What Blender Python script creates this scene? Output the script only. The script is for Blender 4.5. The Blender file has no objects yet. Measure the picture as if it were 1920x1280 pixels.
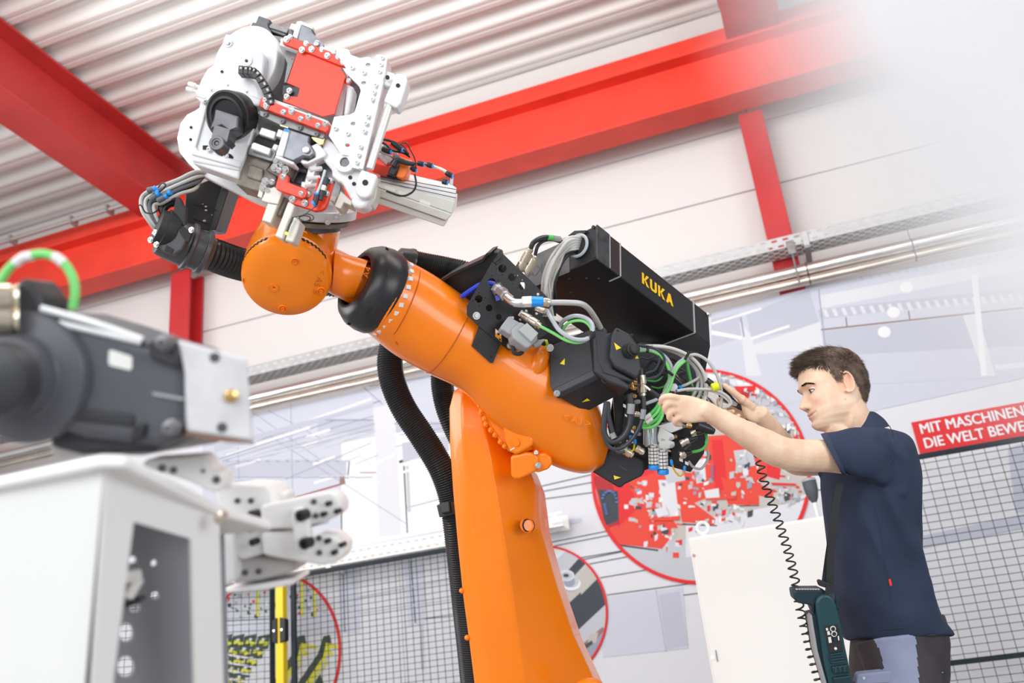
import bpy, bmesh, math, random
from mathutils import Vector, Matrix, geometry, noise
random.seed(7)
S = bpy.context.scene
C = S.collection

# ------------------------------------------------------------ camera, world, lights, exposure
FPX = 1786.7
YAW, PITCH, ROLL = -0.29709, 0.39551, -0.109738
CAMZ = 0.73
_F = Vector((math.sin(YAW)*math.cos(PITCH), math.cos(YAW)*math.cos(PITCH), math.sin(PITCH)))
_r = Vector((math.cos(YAW), -math.sin(YAW), 0)); _u = _r.cross(_F)
_R = _r*math.cos(ROLL)+_u*math.sin(ROLL); _U = -_r*math.sin(ROLL)+_u*math.cos(ROLL)
CAM = Vector((0, 0, CAMZ))
cam = bpy.data.cameras.new('camera'); camo = bpy.data.objects.new('camera', cam); C.objects.link(camo)
cam.sensor_width = 36; cam.lens = FPX/1920*36; cam.clip_start = 0.01
camo.matrix_world = Matrix(((_R.x, _U.x, -_F.x, 0), (_R.y, _U.y, -_F.y, 0), (_R.z, _U.z, -_F.z, CAMZ), (0, 0, 0, 1)))
S.camera = camo
cam.dof.use_dof = True; cam.dof.focus_distance = 2.9; cam.dof.aperture_fstop = 2.8
w = bpy.data.worlds.new('hall_light'); S.world = w; w.use_nodes = True
w.node_tree.nodes['Background'].inputs[0].default_value = (0.93, 0.96, 1.0, 1)
w.node_tree.nodes['Background'].inputs[1].default_value = 0.46
def area(name, loc, target, size, power, col=(1, 1, 1)):
    l = bpy.data.lights.new(name, 'AREA'); l.shape = 'RECTANGLE'; l.size, l.size_y = size; l.energy = power; l.color = col
    o = bpy.data.objects.new(name, l); C.objects.link(o); o.location = loc
    o.rotation_euler = (Vector(target)-Vector(loc)).to_track_quat('-Z', 'Y').to_euler()
    return o
area('front_fill_light', (-2.5, -5.5, 3.2), (-1.0, 6, 2.6), (9, 4.5), 400, (0.96, 0.98, 1.0))  # added soft light behind the camera; no glass front is built
area('left_fill_light', (-6.5, 1.2, 3.4), (-0.5, 3.2, 1.8), (4, 3), 150, (1.0, 0.99, 0.97))  # added area light from the left, no window there
area('right_fill_light', (3.8, -0.2, 1.3), (-1.0, 2.2, .9), (3, 2), 75, (0.97, 0.98, 1.0))  # low fill light added to brighten the right-facing sides
area('overhead_fill_light', (1.5, 2.2, 5.3), (1.2, 3.4, 0), (3.5, 1.2), 50, (1, 0.98, 0.95))  # added overhead fill, no lamp body hangs here
area('highlight_strip_light', (-2.0, 0.6, 5.2), (-1.6, 2.6, 1.5), (5, 0.2), 55, (1, 0.99, 0.97))  # thin light added for long highlights on the orange arm
area('deck_fill_light', (-1.9, 2.4, 4.9), (-1.9, 3.6, 6.2), (2.6, 1.0), 42, (1, 0.99, 0.96))  # upward light added to brighten the roof deck
S.view_settings.view_transform = 'Standard'; S.view_settings.look = 'None'
S.view_settings.gamma = 1; S.view_settings.use_curve_mapping = False; S.view_settings.exposure = 0.28

# ------------------------------------------------------------ helpers
def ray(x, y): return _R*((x-960)/FPX)-_U*((y-640)/FPX)+_F
def W(x, y, D): return CAM+ray(x, y)*D                     # point D metres in front of the lens, on the ray through x, y
def WY(x, y, Y): d = ray(x, y); return CAM+d*(Y/d.y)       # point on the upright plane Y metres away
def WZ(x, y, z): d = ray(x, y); return CAM+d*((z-CAMZ)/d.z)
class Pl:                                                   # a real plane in the room
    def __init__(s, a, b, c):
        s.p = a; s.n = (b-a).cross(c-a).normalized()
        if s.n.dot(_F) < 0: s.n = -s.n                      # n points away from the viewer
    def at(s, x, y): d = ray(x, y); return CAM+d*((s.p-CAM).dot(s.n)/d.dot(s.n))
def PD(D, tx=0, ty=0, c=(960, 640)):                        # plane at depth D at pixel c, tilted
    a = W(c[0], c[1], D); return Pl(a, W(c[0]+100, c[1], D+tx), W(c[0], c[1]+100, D+ty))
def cr(ox, oy, s, pts): return [(ox+x/s, oy+y/s) for x, y in pts]

MATS = {}
def mat(name, col, rough=0.5, metal=0.0, bump=0.0, bscale=60, var=0.0, vscale=6, coat=0.0, spec=0.5, aniso=None, emit=0):
    if name in MATS: return MATS[name]
    m = bpy.data.materials.new(name); m.use_nodes = True; nt = m.node_tree; b = nt.nodes['Principled BSDF']
    if len(col) == 3: col = (*col, 1)
    b.inputs['Base Color'].default_value = col; b.inputs['Roughness'].default_value = rough
    b.inputs['Metallic'].default_value = metal; b.inputs['Specular IOR Level'].default_value = spec
    b.inputs['Coat Weight'].default_value = coat
    if emit: b.inputs['Emission Color'].default_value = col; b.inputs['Emission Strength'].default_value = emit
    tc = nt.nodes.new('ShaderNodeTexCoord')
    mp = nt.nodes.new('ShaderNodeMapping'); nt.links.new(tc.outputs['Object'], mp.inputs[0])
    if aniso: mp.inputs['Scale'].default_value = aniso
    if var:
        n = nt.nodes.new('ShaderNodeTexNoise'); n.inputs['Scale'].default_value = vscale; n.inputs['Detail'].default_value = 5
        nt.links.new(mp.outputs[0], n.inputs['Vector'])
        r = nt.nodes.new('ShaderNodeMapRange'); r.inputs['From Min'].default_value = 0.3; r.inputs['From Max'].default_value = 0.7
        r.inputs['To Min'].default_value = 1-var; r.inputs['To Max'].default_value = 1+var*0.5
        nt.links.new(n.outputs['Fac'], r.inputs[0])
        mx = nt.nodes.new('ShaderNodeVectorMath'); mx.operation = 'SCALE'; mx.inputs[0].default_value = col[:3]
        nt.links.new(r.outputs[0], mx.inputs['Scale']); nt.links.new(mx.outputs[0], b.inputs['Base Color'])
    if bump:
        n = nt.nodes.new('ShaderNodeTexNoise'); n.inputs['Scale'].default_value = bscale; n.inputs['Detail'].default_value = 3
        nt.links.new(mp.outputs[0], n.inputs['Vector'])
        bp = nt.nodes.new('ShaderNodeBump'); bp.inputs['Strength'].default_value = bump; bp.inputs['Distance'].default_value = 0.003
        nt.links.new(n.outputs['Fac'], bp.inputs['Height']); nt.links.new(bp.outputs[0], b.inputs['Normal'])
    MATS[name] = m; return m
ORANGE = mat('orange_paint', (1.0, 0.235, 0.003), 0.27, 0, 0.10, 90, 0.05, 5, 0.25)
ORANGE2 = mat('orange_cover', (1.0, 0.25, 0.003), 0.25, 0, 0.03, 60, 0.04, 5, 0.2)
BLACK = mat('black_paint', (0.014, 0.014, 0.017), 0.38, 0, 0.04, 200, 0.2, 8)
BLACKM = mat('matt_black', (0.02, 0.02, 0.023), 0.55, 0, 0.05, 300)
MOTOR = mat('motor_grey_black', (0.032, 0.033, 0.04), 0.45, 0, 0.10, 400, 0.12, 9)
RUBBER = mat('black_rubber', (0.02, 0.02, 0.023), 0.33, 0, 0.03, 60, 0.3, 9)
HOSE = mat('corrugated_plastic', (0.017, 0.018, 0.02), 0.28)
WHITE = mat('white_paint', (0.84, 0.85, 0.86), 0.35, 0, 0.03, 60, 0.04, 8)
BEIGE = mat('pale_beige_anodised', (0.70, 0.68, 0.62), 0.4, 0.1)
ALU = mat('bright_aluminium', (0.82, 0.83, 0.85), 0.38, 0.3, 0.03, 90, 0.08, 30)
STEEL = mat('milled_steel', (0.25, 0.25, 0.255), 0.42, 0.55, 0.06, 70, 0.3, 25)
DSTEEL = mat('dark_steel', (0.13, 0.13, 0.14), 0.38, 0.6, 0.05, 90, 0.25, 20)
STAIN = mat('stained_steel', (0.27, 0.24, 0.20), 0.55, 0.35, 0.1, 60, 0.45, 30)
CHROME = mat('zinc_plated', (0.80, 0.80, 0.80), 0.2, 0.9)
BRASS = mat('nickel_brass', (0.76, 0.68, 0.56), 0.22, 0.9)
GOLD = mat('brass', (0.75, 0.5, 0.2), 0.25, 0.9)
RED = mat('red_plate', (0.93, 0.055, 0.018), 0.36, 0, 0.02, 60, 0.04)
REDSTEEL = mat('red_steel_paint', (0.84, 0.056, 0.030), 0.5, 0, 0.05, 40, 0.12, 3)
YELLOW = mat('yellow', (0.95, 0.72, 0.01), 0.4)
POSTY = mat('fence_yellow', (0.92, 0.66, 0.0), 0.38)
BLUE = mat('blue_plastic', (0.01, 0.16, 0.75), 0.35)
LBLUE = mat('bright_blue_plastic', (0.01, 0.30, 0.85), 0.35)
GREEN = mat('green_cable', (0.10, 0.55, 0.12), 0.4)
LGREEN = mat('light_green_cable', (0.22, 0.72, 0.20), 0.4)
GREY = mat('grey_cable', (0.52, 0.52, 0.50), 0.4)
BGREY = mat('blue_grey_cable', (0.46, 0.50, 0.54), 0.38)
BLKC = mat('black_cable', (0.018, 0.019, 0.022), 0.35)
PGREY = mat('grey_plastic', (0.36, 0.37, 0.38), 0.45)
WPL = mat('white_plastic', (0.82, 0.82, 0.80), 0.4)
HOLE = mat('hole_dark', (0.02, 0.02, 0.02), 0.7)

class G:
    def __init__(s): s.v = []; s.f = []; s.mi = []; s.cur = 0; s.sm = []
    def add(s, vs, fs):
        b = len(s.v); s.v += [Vector(v) for v in vs]
        for f in fs: s.f.append([b+i for i in f]); s.mi.append(s.cur)
        return s
    def prism(s, poly, vec):
        n = len(poly); vec = Vector(vec)
        return s.add(list(poly)+[Vector(p)+vec for p in poly], [list(range(n)), [n+i for i in reversed(range(n))]]+[[i, n+i, n+(i+1) % n, (i+1) % n][::-1] for i in range(n)])
    def pprism(s, pl, pts, t, off=0):                       # outline on plane pl, thickness t away from viewer
        return s.prism([pl.at(*p)+pl.n*off for p in pts], pl.n*t)
    def plate(s, pl, pts, holes, t, off=0):                 # with real holes: (x, y, r)
        loops = [[pl.at(*p)+pl.n*off for p in pts]]
        for h in holes:
            x, y, r = h[:3]; q = h[3] if len(h) > 3 else 1; k = 12 if r > 3 else 8
            loops.append([pl.at(x+r*math.cos(a*2*PI/k), y+r*q*math.sin(a*2*PI/k))+pl.n*off for a in range(k)])
        tri = geometry.tessellate_polygon(loops); flat = [v for l in loops for v in l]; N = len(flat)
        fs = [list(x) for x in tri]+[[N+i for i in reversed(x)] for x in tri]; b = 0
        for l in loops:
            n = len(l); fs += [[b+i, b+(i+1) % n, N+b+(i+1) % n, N+b+i] for i in range(n)]; b += n
        return s.add(flat+[v+pl.n*t for v in flat], fs)
    def box(s, o, a, b, c):                                 # corner o and three edge vectors
        o, a, b, c = Vector(o), Vector(a), Vector(b), Vector(c)
        return s.prism([o, o+a, o+a+b, o+b], c)
    def cbox(s, c, x, y, z, M=None):
        M = M or Matrix.Identity(3); c = Vector(c)
        a, b, d = M@Vector((x, 0, 0)), M@Vector((0, y, 0)), M@Vector((0, 0, z))
        return s.box(c-(a+b+d)/2, a, b, d)
    def hexa(s, q, r):                                      # two quads
        return s.add(list(q)+list(r), [[0, 1, 2, 3], [7, 6, 5, 4], [0, 4, 5, 1], [1, 5, 6, 2], [2, 6, 7, 3], [3, 7, 4, 0]])
    def rings(s, R, caps=True, close=False):
        n = len(R[0]); b = []; fs = []
        for i in range(len(R)-(0 if close else 1)):
            j = (i+1) % len(R)
            for k in range(n): l = (k+1) % n; fs.append([i*n+k, i*n+l, j*n+l, j*n+k])
        if caps and not close: fs += [list(reversed(range(n))), [(len(R)-1)*n+k for k in range(n)]]
        return s.add([p for r in R for p in r], fs)
    def lathe(s, o, ax, prof, n=24, ref=None):              # prof: (distance along ax, radius)
        o = Vector(o); ax = Vector(ax).normalized(); u = ax.orthogonal().normalized(); v = ax.cross(u)
        return s.rings([[o+ax*d+(u*math.cos(2*PI*k/n)+v*math.sin(2*PI*k/n))*max(r, 1e-5) for k in range(n)] for d, r in prof])
    def cyl(s, a, b, r, n=16, r2=None):
        a = Vector(a); b = Vector(b); return s.lathe(a, b-a, [(0, r), ((b-a).length, r if r2 is None else r2)], n)
    def tube(s, pts, r, n=8, smooth=True, sub=6, caps=True):
        P = spline(pts, sub) if smooth and len(pts) > 2 else [Vector(p) for p in pts]
        rr = r if callable(r) else (lambda t: r)
        T = [(P[min(i+1, len(P)-1)]-P[max(i-1, 0)]).normalized() for i in range(len(P))]
        u = T[0].orthogonal().normalized(); R = []
        for i, p in enumerate(P):
            u = (u-T[i]*u.dot(T[i])).normalized(); v = T[i].cross(u); q = rr(i/(len(P)-1))
            R.append([p+(u*math.cos(2*PI*k/n)+v*math.sin(2*PI*k/n))*q for k in range(n)])
        return s.rings(R, caps)
    def ball(s, c, r, n=12, sc=(1, 1, 1)):
        c = Vector(c); R = []
        for i in range(n//2+1):
            a = PI*i/(n//2); R.append([c+Vector((math.sin(a)*math.cos(2*PI*k/n)*r*sc[0], math.sin(a)*math.sin(2*PI*k/n)*r*sc[1], math.cos(a)*r*sc[2])) for k in range(n)])
        return s.rings(R, False)
PI = math.pi
def spline(pts, sub=6):
    P = [Vector(p) for p in pts]; Q = [P[0]*2-P[1]]+P+[P[-1]*2-P[-2]]; out = []
    for i in range(1, len(Q)-2):
        a, b, c, d = Q[i-1], Q[i], Q[i+1], Q[i+2]
        for k in range(sub):
            t = k/sub; out.append(0.5*((2*b)+(c-a)*t+(2*a-5*b+4*c-d)*t*t+(3*b-a-3*c+d)*t**3))
    out.append(P[-1]); return out
def finish(o, bevel=0, seg=2, sub=0):
    if bevel:
        m = o.modifiers.new('bevel', 'BEVEL'); m.width = bevel; m.segments = seg; m.limit_method = 'ANGLE'; m.angle_limit = 0.6; m.harden_normals = False
    if sub:
        m = o.modifiers.new('sub', 'SUBSURF'); m.levels = sub; m.render_levels = sub
def to_mesh(g, name, mats, loc, ang=35, smooth=True):
    me = bpy.data.meshes.new(name); loc = Vector(loc)
    me.from_pydata([v-loc for v in g.v], [], g.f)
    for m in (mats if isinstance(mats, (list, tuple)) else [mats]): me.materials.append(m)
    me.polygons.foreach_set('material_index', g.mi)
    bm = bmesh.new(); bm.from_mesh(me); bmesh.ops.recalc_face_normals(bm, faces=bm.faces); bm.to_mesh(me); bm.free()
    if smooth:
        me.polygons.foreach_set('use_smooth', [True]*len(me.polygons)); me.set_sharp_from_angle(angle=math.radians(ang))
    me.update(); return me
def root_of(p):
    while p.parent: p = p.parent
    return p
def B(g, name, mats, parent=None, bevel=0, ang=35, sub=0, smooth=True, loc=None, label=None, kind=None, seg=2):
    if parent is not None: L = Vector(root_of(parent)['_loc'])
    elif loc is not None: L = Vector(loc)
    else:
        L = Vector(((min(v.x for v in g.v)+max(v.x for v in g.v))/2, (min(v.y for v in g.v)+max(v.y for v in g.v))/2, min(v.z for v in g.v)))
    o = bpy.data.objects.new(name, to_mesh(g, name, mats, L, ang, smooth)); C.objects.link(o)
    if parent is not None: o.parent = parent
    else: o.location = L; o['_loc'] = list(L)
    finish(o, bevel, seg, sub)
    if label: o['label'] = label
    if kind: o['kind'] = kind
    return o
def tag(o, label, cat, group=None):
    o['label'] = label; o['category'] = cat
    if group: o['group'] = group
    return o
def thing(name, loc, label, cat, group=None):
    o = bpy.data.objects.new(name, None); C.objects.link(o); o.location = loc; o['_loc'] = list(loc); o.empty_display_size = 0.05
    return tag(o, label, cat, group)
def inst(me, name, parent, p, ax, up=None, label=None, s=1.0):
    """part sharing mesh me, its local +Z along ax"""
    o = bpy.data.objects.new(name, me); C.objects.link(o); o.parent = parent
    q = Vector(ax).normalized().to_track_quat('Z', 'Y')
    o.matrix_local = Matrix.Translation(Vector(p)-Vector(root_of(parent)['_loc']))@q.to_matrix().to_4x4()@Matrix.Scale(s, 4)
    if label: o['label'] = label
    return o
_p = {}
def proto(key, fn, mats):
    if key not in _p:
        g = G(); fn(g); _p[key] = to_mesh(g, key, mats, (0, 0, 0))
    return _p[key]
def screw_g(g): g.lathe((0, 0, -.002), (0, 0, 1), [(0, 1), (.002, 1.35), (.22, 1.35), (.22, .95), (.9, .95), (1.0, .85), (1.0, .45), (.5, .42), (.5, 0)], 14)
def screw(parent, p, ax, r, name='screw', m=None, label=None):
    return inst(proto('screw_'+(m or CHROME).name, screw_g, m or CHROME), name, parent, p, ax, s=r, label=label)
def hexbolt_g(g): g.lathe((0, 0, 0), (0, 0, 1), [(0, 1.5), (.2, 1.5), (.2, 1.0)], 16); g.lathe((0, 0, .2), (0, 0, 1), [(0, 1.05), (.7, 1.05), (.85, .9)], 6)
def hexbolt(parent, p, ax, r, name='bolt', m=None):
    return inst(proto('hex_'+(m or CHROME).name, hexbolt_g, m or CHROME), name, parent, p, ax, s=r)
def hole_g(g): g.lathe((0, 0, -.05), (0, 0, 1), [(0, .3), (.08, 1), (.10, .98), (.10, .1)], 14)
def text_g(g, s, fn, size=1.0, off=0.0, depth=0.0):
    """outline of string s laid on a surface by fn(x, y) -> point"""
    cu = bpy.data.curves.new('t', 'FONT'); cu.body = s; cu.size = size; cu.offset = off; cu.resolution_u = 4
    o = bpy.data.objects.new('t', cu); C.objects.link(o); bpy.context.view_layer.update()
    me = bpy.data.meshes.new_from_object(o); b = len(g.v)
    wd = max(v.co.x for v in me.vertices) if len(me.vertices) else 1
    g.add([fn(v.co.x, v.co.y, wd) for v in me.vertices], [list(p.vertices) for p in me.polygons])
    bpy.data.objects.remove(o); bpy.data.meshes.remove(me); bpy.data.curves.remove(cu)
def pathD(pts): return [W(*p) for p in pts]
def loft(g, specs, n=32, sub=4, e=2.0, caps=True):
    """specs: (x1, y1, x2, y2, D, half depth[, tilt of D from edge 1 to 2]) - cross-sections through two outline points"""
    P1 = []; P2 = []; HB = []
    for s in specs:
        t = s[6] if len(s) > 6 else 0
        P1.append(W(s[0], s[1], s[4]-t)); P2.append(W(s[2], s[3], s[4]+t)); HB.append((s[5], s[7] if len(s) > 7 else e, 0))
    if sub > 1: P1, P2, HB = spline(P1, sub), spline(P2, sub), spline(HB, sub)
    Cn = [(a+b)/2 for a, b in zip(P1, P2)]; R = []
    for i in range(len(Cn)):
        T = (Cn[min(i+1, len(Cn)-1)]-Cn[max(i-1, 0)]).normalized(); A = (P2[i]-P1[i])/2; Bv = Cn[i]-CAM; Bv -= A*(Bv.dot(A)/A.length_squared); Bv = Bv.normalized()*HB[i][0]; ee = HB[i][1]
        ring = []
        for k in range(n):
            c, s_ = math.cos(2*PI*k/n), math.sin(2*PI*k/n); q = 2/ee
            ring.append(Cn[i]+A*math.copysign(abs(c)**q, c)+Bv*math.copysign(abs(s_)**q, s_))
        R.append(ring)
    return g.rings(R, caps)
def corrug(g, pts, r, step=.006, amp=.003, n=20):           # corrugated hose along world points
    P = spline(pts, 24); L = [0]
    for i in range(1, len(P)): L.append(L[-1]+(P[i]-P[i-1]).length)
    N = int(L[-1]/step*2); Q = []; j = 0
    for k in range(N+1):
        d = L[-1]*k/N
        while j < len(L)-2 and L[j+1] < d: j += 1
        Q.append(P[j].lerp(P[j+1], (d-L[j])/max(1e-9, L[j+1]-L[j])))
    u = None; R = []
    for i, p in enumerate(Q):
        T = (Q[min(i+1, len(Q)-1)]-Q[max(i-1, 0)]).normalized()
        u = T.orthogonal().normalized() if u is None else (u-T*u.dot(T)).normalized(); v = T.cross(u); q = r+(amp if i % 2 else 0)
        R.append([p+(u*math.cos(2*PI*k/n)+v*math.sin(2*PI*k/n))*q for k in range(n)])
    return g.rings(R)
def cable(parent, name, pts, r, m, n=8, smooth=True, label=None):
    g = G(); g.tube([W(*p) for p in pts], r, n, smooth); return B(g, name, m, parent, label=label)
def px(v, D=2.9): return v*D/FPX
# ------------------------------------------------------------ the hall: floor, wall, roof deck, steelwork
H = CAMZ
FLOORM = mat('grey_floor', (0.28, 0.28, 0.28), 0.4, 0, 0.03, 8, 0.08, 1.2)
g = G(); g.box((-13, -9, -.2), (22, 0, 0), (0, 16, 0), (0, 0, .2)); o = B(g, 'floor', FLOORM); o['kind'] = 'structure'
WALLM = mat('white_panel', (0.76, 0.745, 0.73), 0.5, 0, 0.05, 3, 0.03, 0.7, aniso=(0.3, 1, 1))
WY0 = 6.5
wallroot = bpy.data.objects.new('wall_back', None); C.objects.link(wallroot); wallroot['_loc'] = (0, WY0, 0); wallroot.location = (0, WY0, 0); wallroot['kind'] = 'structure'
zs = [0, 1.25, 2.5, 3.4, H+3.60, H+4.16, H+4.9, 6.1]
for i in range(len(zs)-1):
    for x0, x1 in ((-11.5, -4.9), (-4.9, .1), (.1, 9)):
        g = G(); g.box((x0+.004, WY0, zs[i]+.004), (x1-x0-.008, 0, 0), (0, .1, 0), (0, 0, zs[i+1]-zs[i]-.008)); B(g, 'wall_panel', WALLM, wallroot, .004)
g = G(); g.box((-11.5, WY0+.03, 0), (20.5, 0, 0), (0, .1, 0), (0, 0, 6.1)); B(g, 'seam_backing', mat('seam_grey', (0.35, 0.34, 0.33), .7), wallroot)
# trapezoidal deck, ribs along X
DZ = H+5.26
DECK = mat('galvanised_white_deck', (0.88, 0.87, 0.84), 0.45, 0.0, 0, 1, 0.08, 1.0, aniso=(0.15, 2.5, 1))
prof = []; y = -3.2; pitch_ = .28
while y < 6.6:
    for dy, dz in ((0, .07), (.040, .010), (.055, .0), (.085, .0), (.09, .010), (.10, .010), (.105, 0), (.15, 0), (.165, .010), (.205, .07), (.225, .07), (.232, .063), (.245, .063), (.252, .07)):
        prof.append((y+dy, DZ+dz))
    y += pitch_
g = G()
for k in range(len(prof)-1):
    a, b = prof[k], prof[k+1]
    g.add([(-12, a[0], a[1]), (9, a[0], a[1]), (9, b[0], b[1]), (-12, b[0], b[1])], [[0, 1, 2, 3]])
g.box((-12, -3.4, DZ+.125), (21, 0, 0), (0, 10.2, 0), (0, 0, .1))
o = B(g, 'ceiling', DECK, ang=20); o['kind'] = 'structure'

def ibeam(g, a, b, w, h, side, up, tf=.022, tw=.014):       # a, b: centre line of the underside
    a = Vector(a); b = Vector(b); side = Vector(side).normalized(); up = Vector(up).normalized()
    pr = [(-w/2, 0), (w/2, 0), (w/2, tf), (tw/2, tf), (tw/2, h-tf), (w/2, h-tf), (w/2, h), (-w/2, h), (-w/2, h-tf), (-tw/2, h-tf), (-tw/2, tf), (-w/2, tf)]
    g.prism([a+side*p+up*q for p, q in pr], b-a)
g = G(); ibeam(g, (-11.5, 6.125, H+4.13), (9, 6.125, H+4.13), .25, .47, (0, 1, 0), (0, 0, 1)); wb = B(g, 'steel_beam', REDSTEEL, bevel=.004)
tag(wb, 'long red steel I-beam running level along the top of the back wall', 'steel beam')
g = G()
for dx in (-4.3, .62):
    g.box((dx, 6.02, H+4.6), (.012, 0, 0), (0, .1, 0), (0, 0, .03)); 
tb = thing('edge_rail', (-1, 6.2, H+4.61), 'stepped dark red edge beam lying on top of the level wall beam under the deck', 'edge beam')
for k, (yy, z0, hh) in enumerate(((6.08, 4.605, .09), (6.14, 4.70, .06), (6.19, 4.765, .10))):
    g = G(); g.box((-11.5, yy, H+z0), (20.5, 0, 0), (0, .06, 0), (0, 0, hh)); B(g, 'ledge', REDSTEEL, tb, .006)
REDG_SHADE = mat('red_steel_shaded_girder', (.60, .050, .046), .45, 0, .05, 40, .12, 3)  # red steel paint darkened: the girders' weaker light is put into the colour
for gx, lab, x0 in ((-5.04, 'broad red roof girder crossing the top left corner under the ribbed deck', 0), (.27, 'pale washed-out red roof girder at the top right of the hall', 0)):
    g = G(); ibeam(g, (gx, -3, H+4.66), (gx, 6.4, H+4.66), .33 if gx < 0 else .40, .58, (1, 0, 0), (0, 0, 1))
    tag(B(g, 'roof_girder', REDG_SHADE, bevel=.004), lab, 'steel girder')
REDCOL_SHADE = mat('red_steel_shaded_column', (.58, .030, .034), .45, 0, .05, 40, .12, 3)  # same red steel paint, with the columns' shade mixed into its colour
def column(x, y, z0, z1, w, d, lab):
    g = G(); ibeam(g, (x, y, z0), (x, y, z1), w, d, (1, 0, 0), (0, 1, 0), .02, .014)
    return tag(B(g, 'steel_column', REDCOL_SHADE, bevel=.003), lab, 'steel column')
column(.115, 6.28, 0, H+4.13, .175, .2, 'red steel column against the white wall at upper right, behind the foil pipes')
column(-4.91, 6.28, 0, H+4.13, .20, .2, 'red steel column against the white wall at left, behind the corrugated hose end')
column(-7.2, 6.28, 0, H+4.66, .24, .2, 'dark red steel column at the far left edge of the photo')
GALV0 = mat('clip_zinc', (.5, .48, .46), .45, .4)
t = thing('conduit', (-5, 6.0, H+4.7), 'thin silver conduit clipped along the top of the red wall beam at left', 'conduit')
g = G(); g.cyl((-11, 5.985, H+4.775), (-5.25, 5.985, H+4.775), .021, 12); B(g, 'pipe', mat('dull_zinc', (.6, .58, .55), .4, .6), t)
for x in (-7.3, -6.6, -5.9, -5.5):
    g = G(); g.box((x, 5.955, H+4.74), (.025, 0, 0), (0, .10, 0), (0, 0, .075)); B(g, 'clip', GALV0, t, .003)
g = G()
# perforated cable tray on the wall
def tray(name, lab, x0, x1, yf, yb, z0, lip, m, hang, sx=.06, back=WY0-.001):
    t = thing(name, ((x0+x1)/2, yf, z0), lab, 'cable tray')
    g = G(); fs = []
    n = int((x1-x0)/sx)
    def slab(o, U, V, T, rows, a, b):                        # perforated strip: U along, V across
        o, U, V, T = map(Vector, (o, U, V, T)); L = U.length; u = U/L; wv = V.length; v = V/wv
        hh = wv/rows; hw = sx*a; hv = hh*b
        for r in range(rows):
            g.prism([o+v*(hh*r), o+v*(hh*r)+U, o+v*(hh*r+(hh-hv)/2)+U, o+v*(hh*r+(hh-hv)/2)], T)
            g.prism([o+v*(hh*r+(hh+hv)/2), o+v*(hh*r+(hh+hv)/2)+U, o+v*(hh*(r+1))+U, o+v*(hh*(r+1))], T)
            k = 0
            while k < n:
                s0 = (k+(.5 if r % 2 else 0))*sx
                p = o+u*s0+v*(hh*r+(hh-hv)/2)
                g.prism([p, p+u*(sx-hw), p+u*(sx-hw)+v*hv, p+v*hv], T); k += 1
    slab((x0, yf, z0), (x1-x0, 0, 0), (0, 0, lip), (0, .003, 0), 2, .5, .35)
    B(g, 'lip', m, t); g = G()
    slab((x0, yf, z0), (x1-x0, 0, 0), (0, yb-yf, 0), (0, 0, .003), 5, .55, .55)
    B(g, 'perforated_bottom', m, t); g = G()
    g.box((x0, yb, z0), (x1-x0, 0, 0), (0, .004, 0), (0, 0, lip)); B(g, 'back_lip', m, t)
    for x in hang:
        g = G(); g.box((x, yf-.01, z0-.02), (.04, 0, 0), (0, .03, 0), (0, 0, lip+.02)); g.box((x, yf, z0-.03), (.04, 0, 0), (0, back-yf, 0), (0, 0, .02)); B(g, 'bracket', m, t, .002)
    return t
GALV = mat('galvanised_steel', (0.50, 0.51, 0.52), 0.4, 0.35, 0, 1, .12, 12)
tray('cable_tray', 'galvanised perforated cable tray high on the wall above the foil pipes', -8.5, 2.6, 6.08, 6.24, H+2.87, .09, GALV, (-4.6, -2.1, .25), .075)
FOIL = mat('foil_wrap', (0.82, 0.80, 0.78), 0.22, 0.85, 0.9, 14, .15, 10, aniso=(.35, 2, 2))
FOIL2 = mat('foil_wrap_warm', (0.70, 0.62, 0.55), 0.25, 0.85, 0.9, 14, .2, 10, aniso=(.35, 2, 2))
for z, r, m, lab in ((2.70, .042, FOIL, 'thicker foil-wrapped pipe along the wall, just below the cable tray'), (2.618, .032, FOIL2, 'thinner lower foil-wrapped pipe along the wall, just above the mural')):
    t = thing('foil_pipe', (-2, 6.12, H+z), lab, 'pipe')
    g = G(); g.tube([(-9+.5*k, 6.12+random.uniform(-.002, .002), H+z+random.uniform(-.003, .003)) for k in range(25)], r, 14, sub=1); B(g, 'pipe', m, t)
    for x in (-4.4, -2.9, -1.35, .23, .9, 1.75):
        g = G(); g.lathe((x, 6.12, H+z), (1, 0, 0), [(0, r-.002), (0, r+.003), (.008, r+.003), (.008, r-.002)], 16); g.box((x, 6.118, H+z), (.006, 0, 0), (0, .004, 0), (0, 0, .165 if z > 2.65 else .035)); B(g, 'pipe_clamp', DSTEEL, t)
g = G(); t = thing('tray_hanger', (.2, 6.0, H+2.6), 'small steel hanger joining tray and pipes in front of the right column', 'hanger')
g.box((.14, 6.04, H+2.80), (.05, 0, 0), (0, .03, 0), (0, 0, .10)); B(g, 'hanger_plate', STEEL, t, .002); g = G(); g.cyl((.165, 6.05, H+2.58), (.165, 6.05, H+2.84), .006, 8); B(g, 'threaded_rod', STEEL, t)

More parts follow.
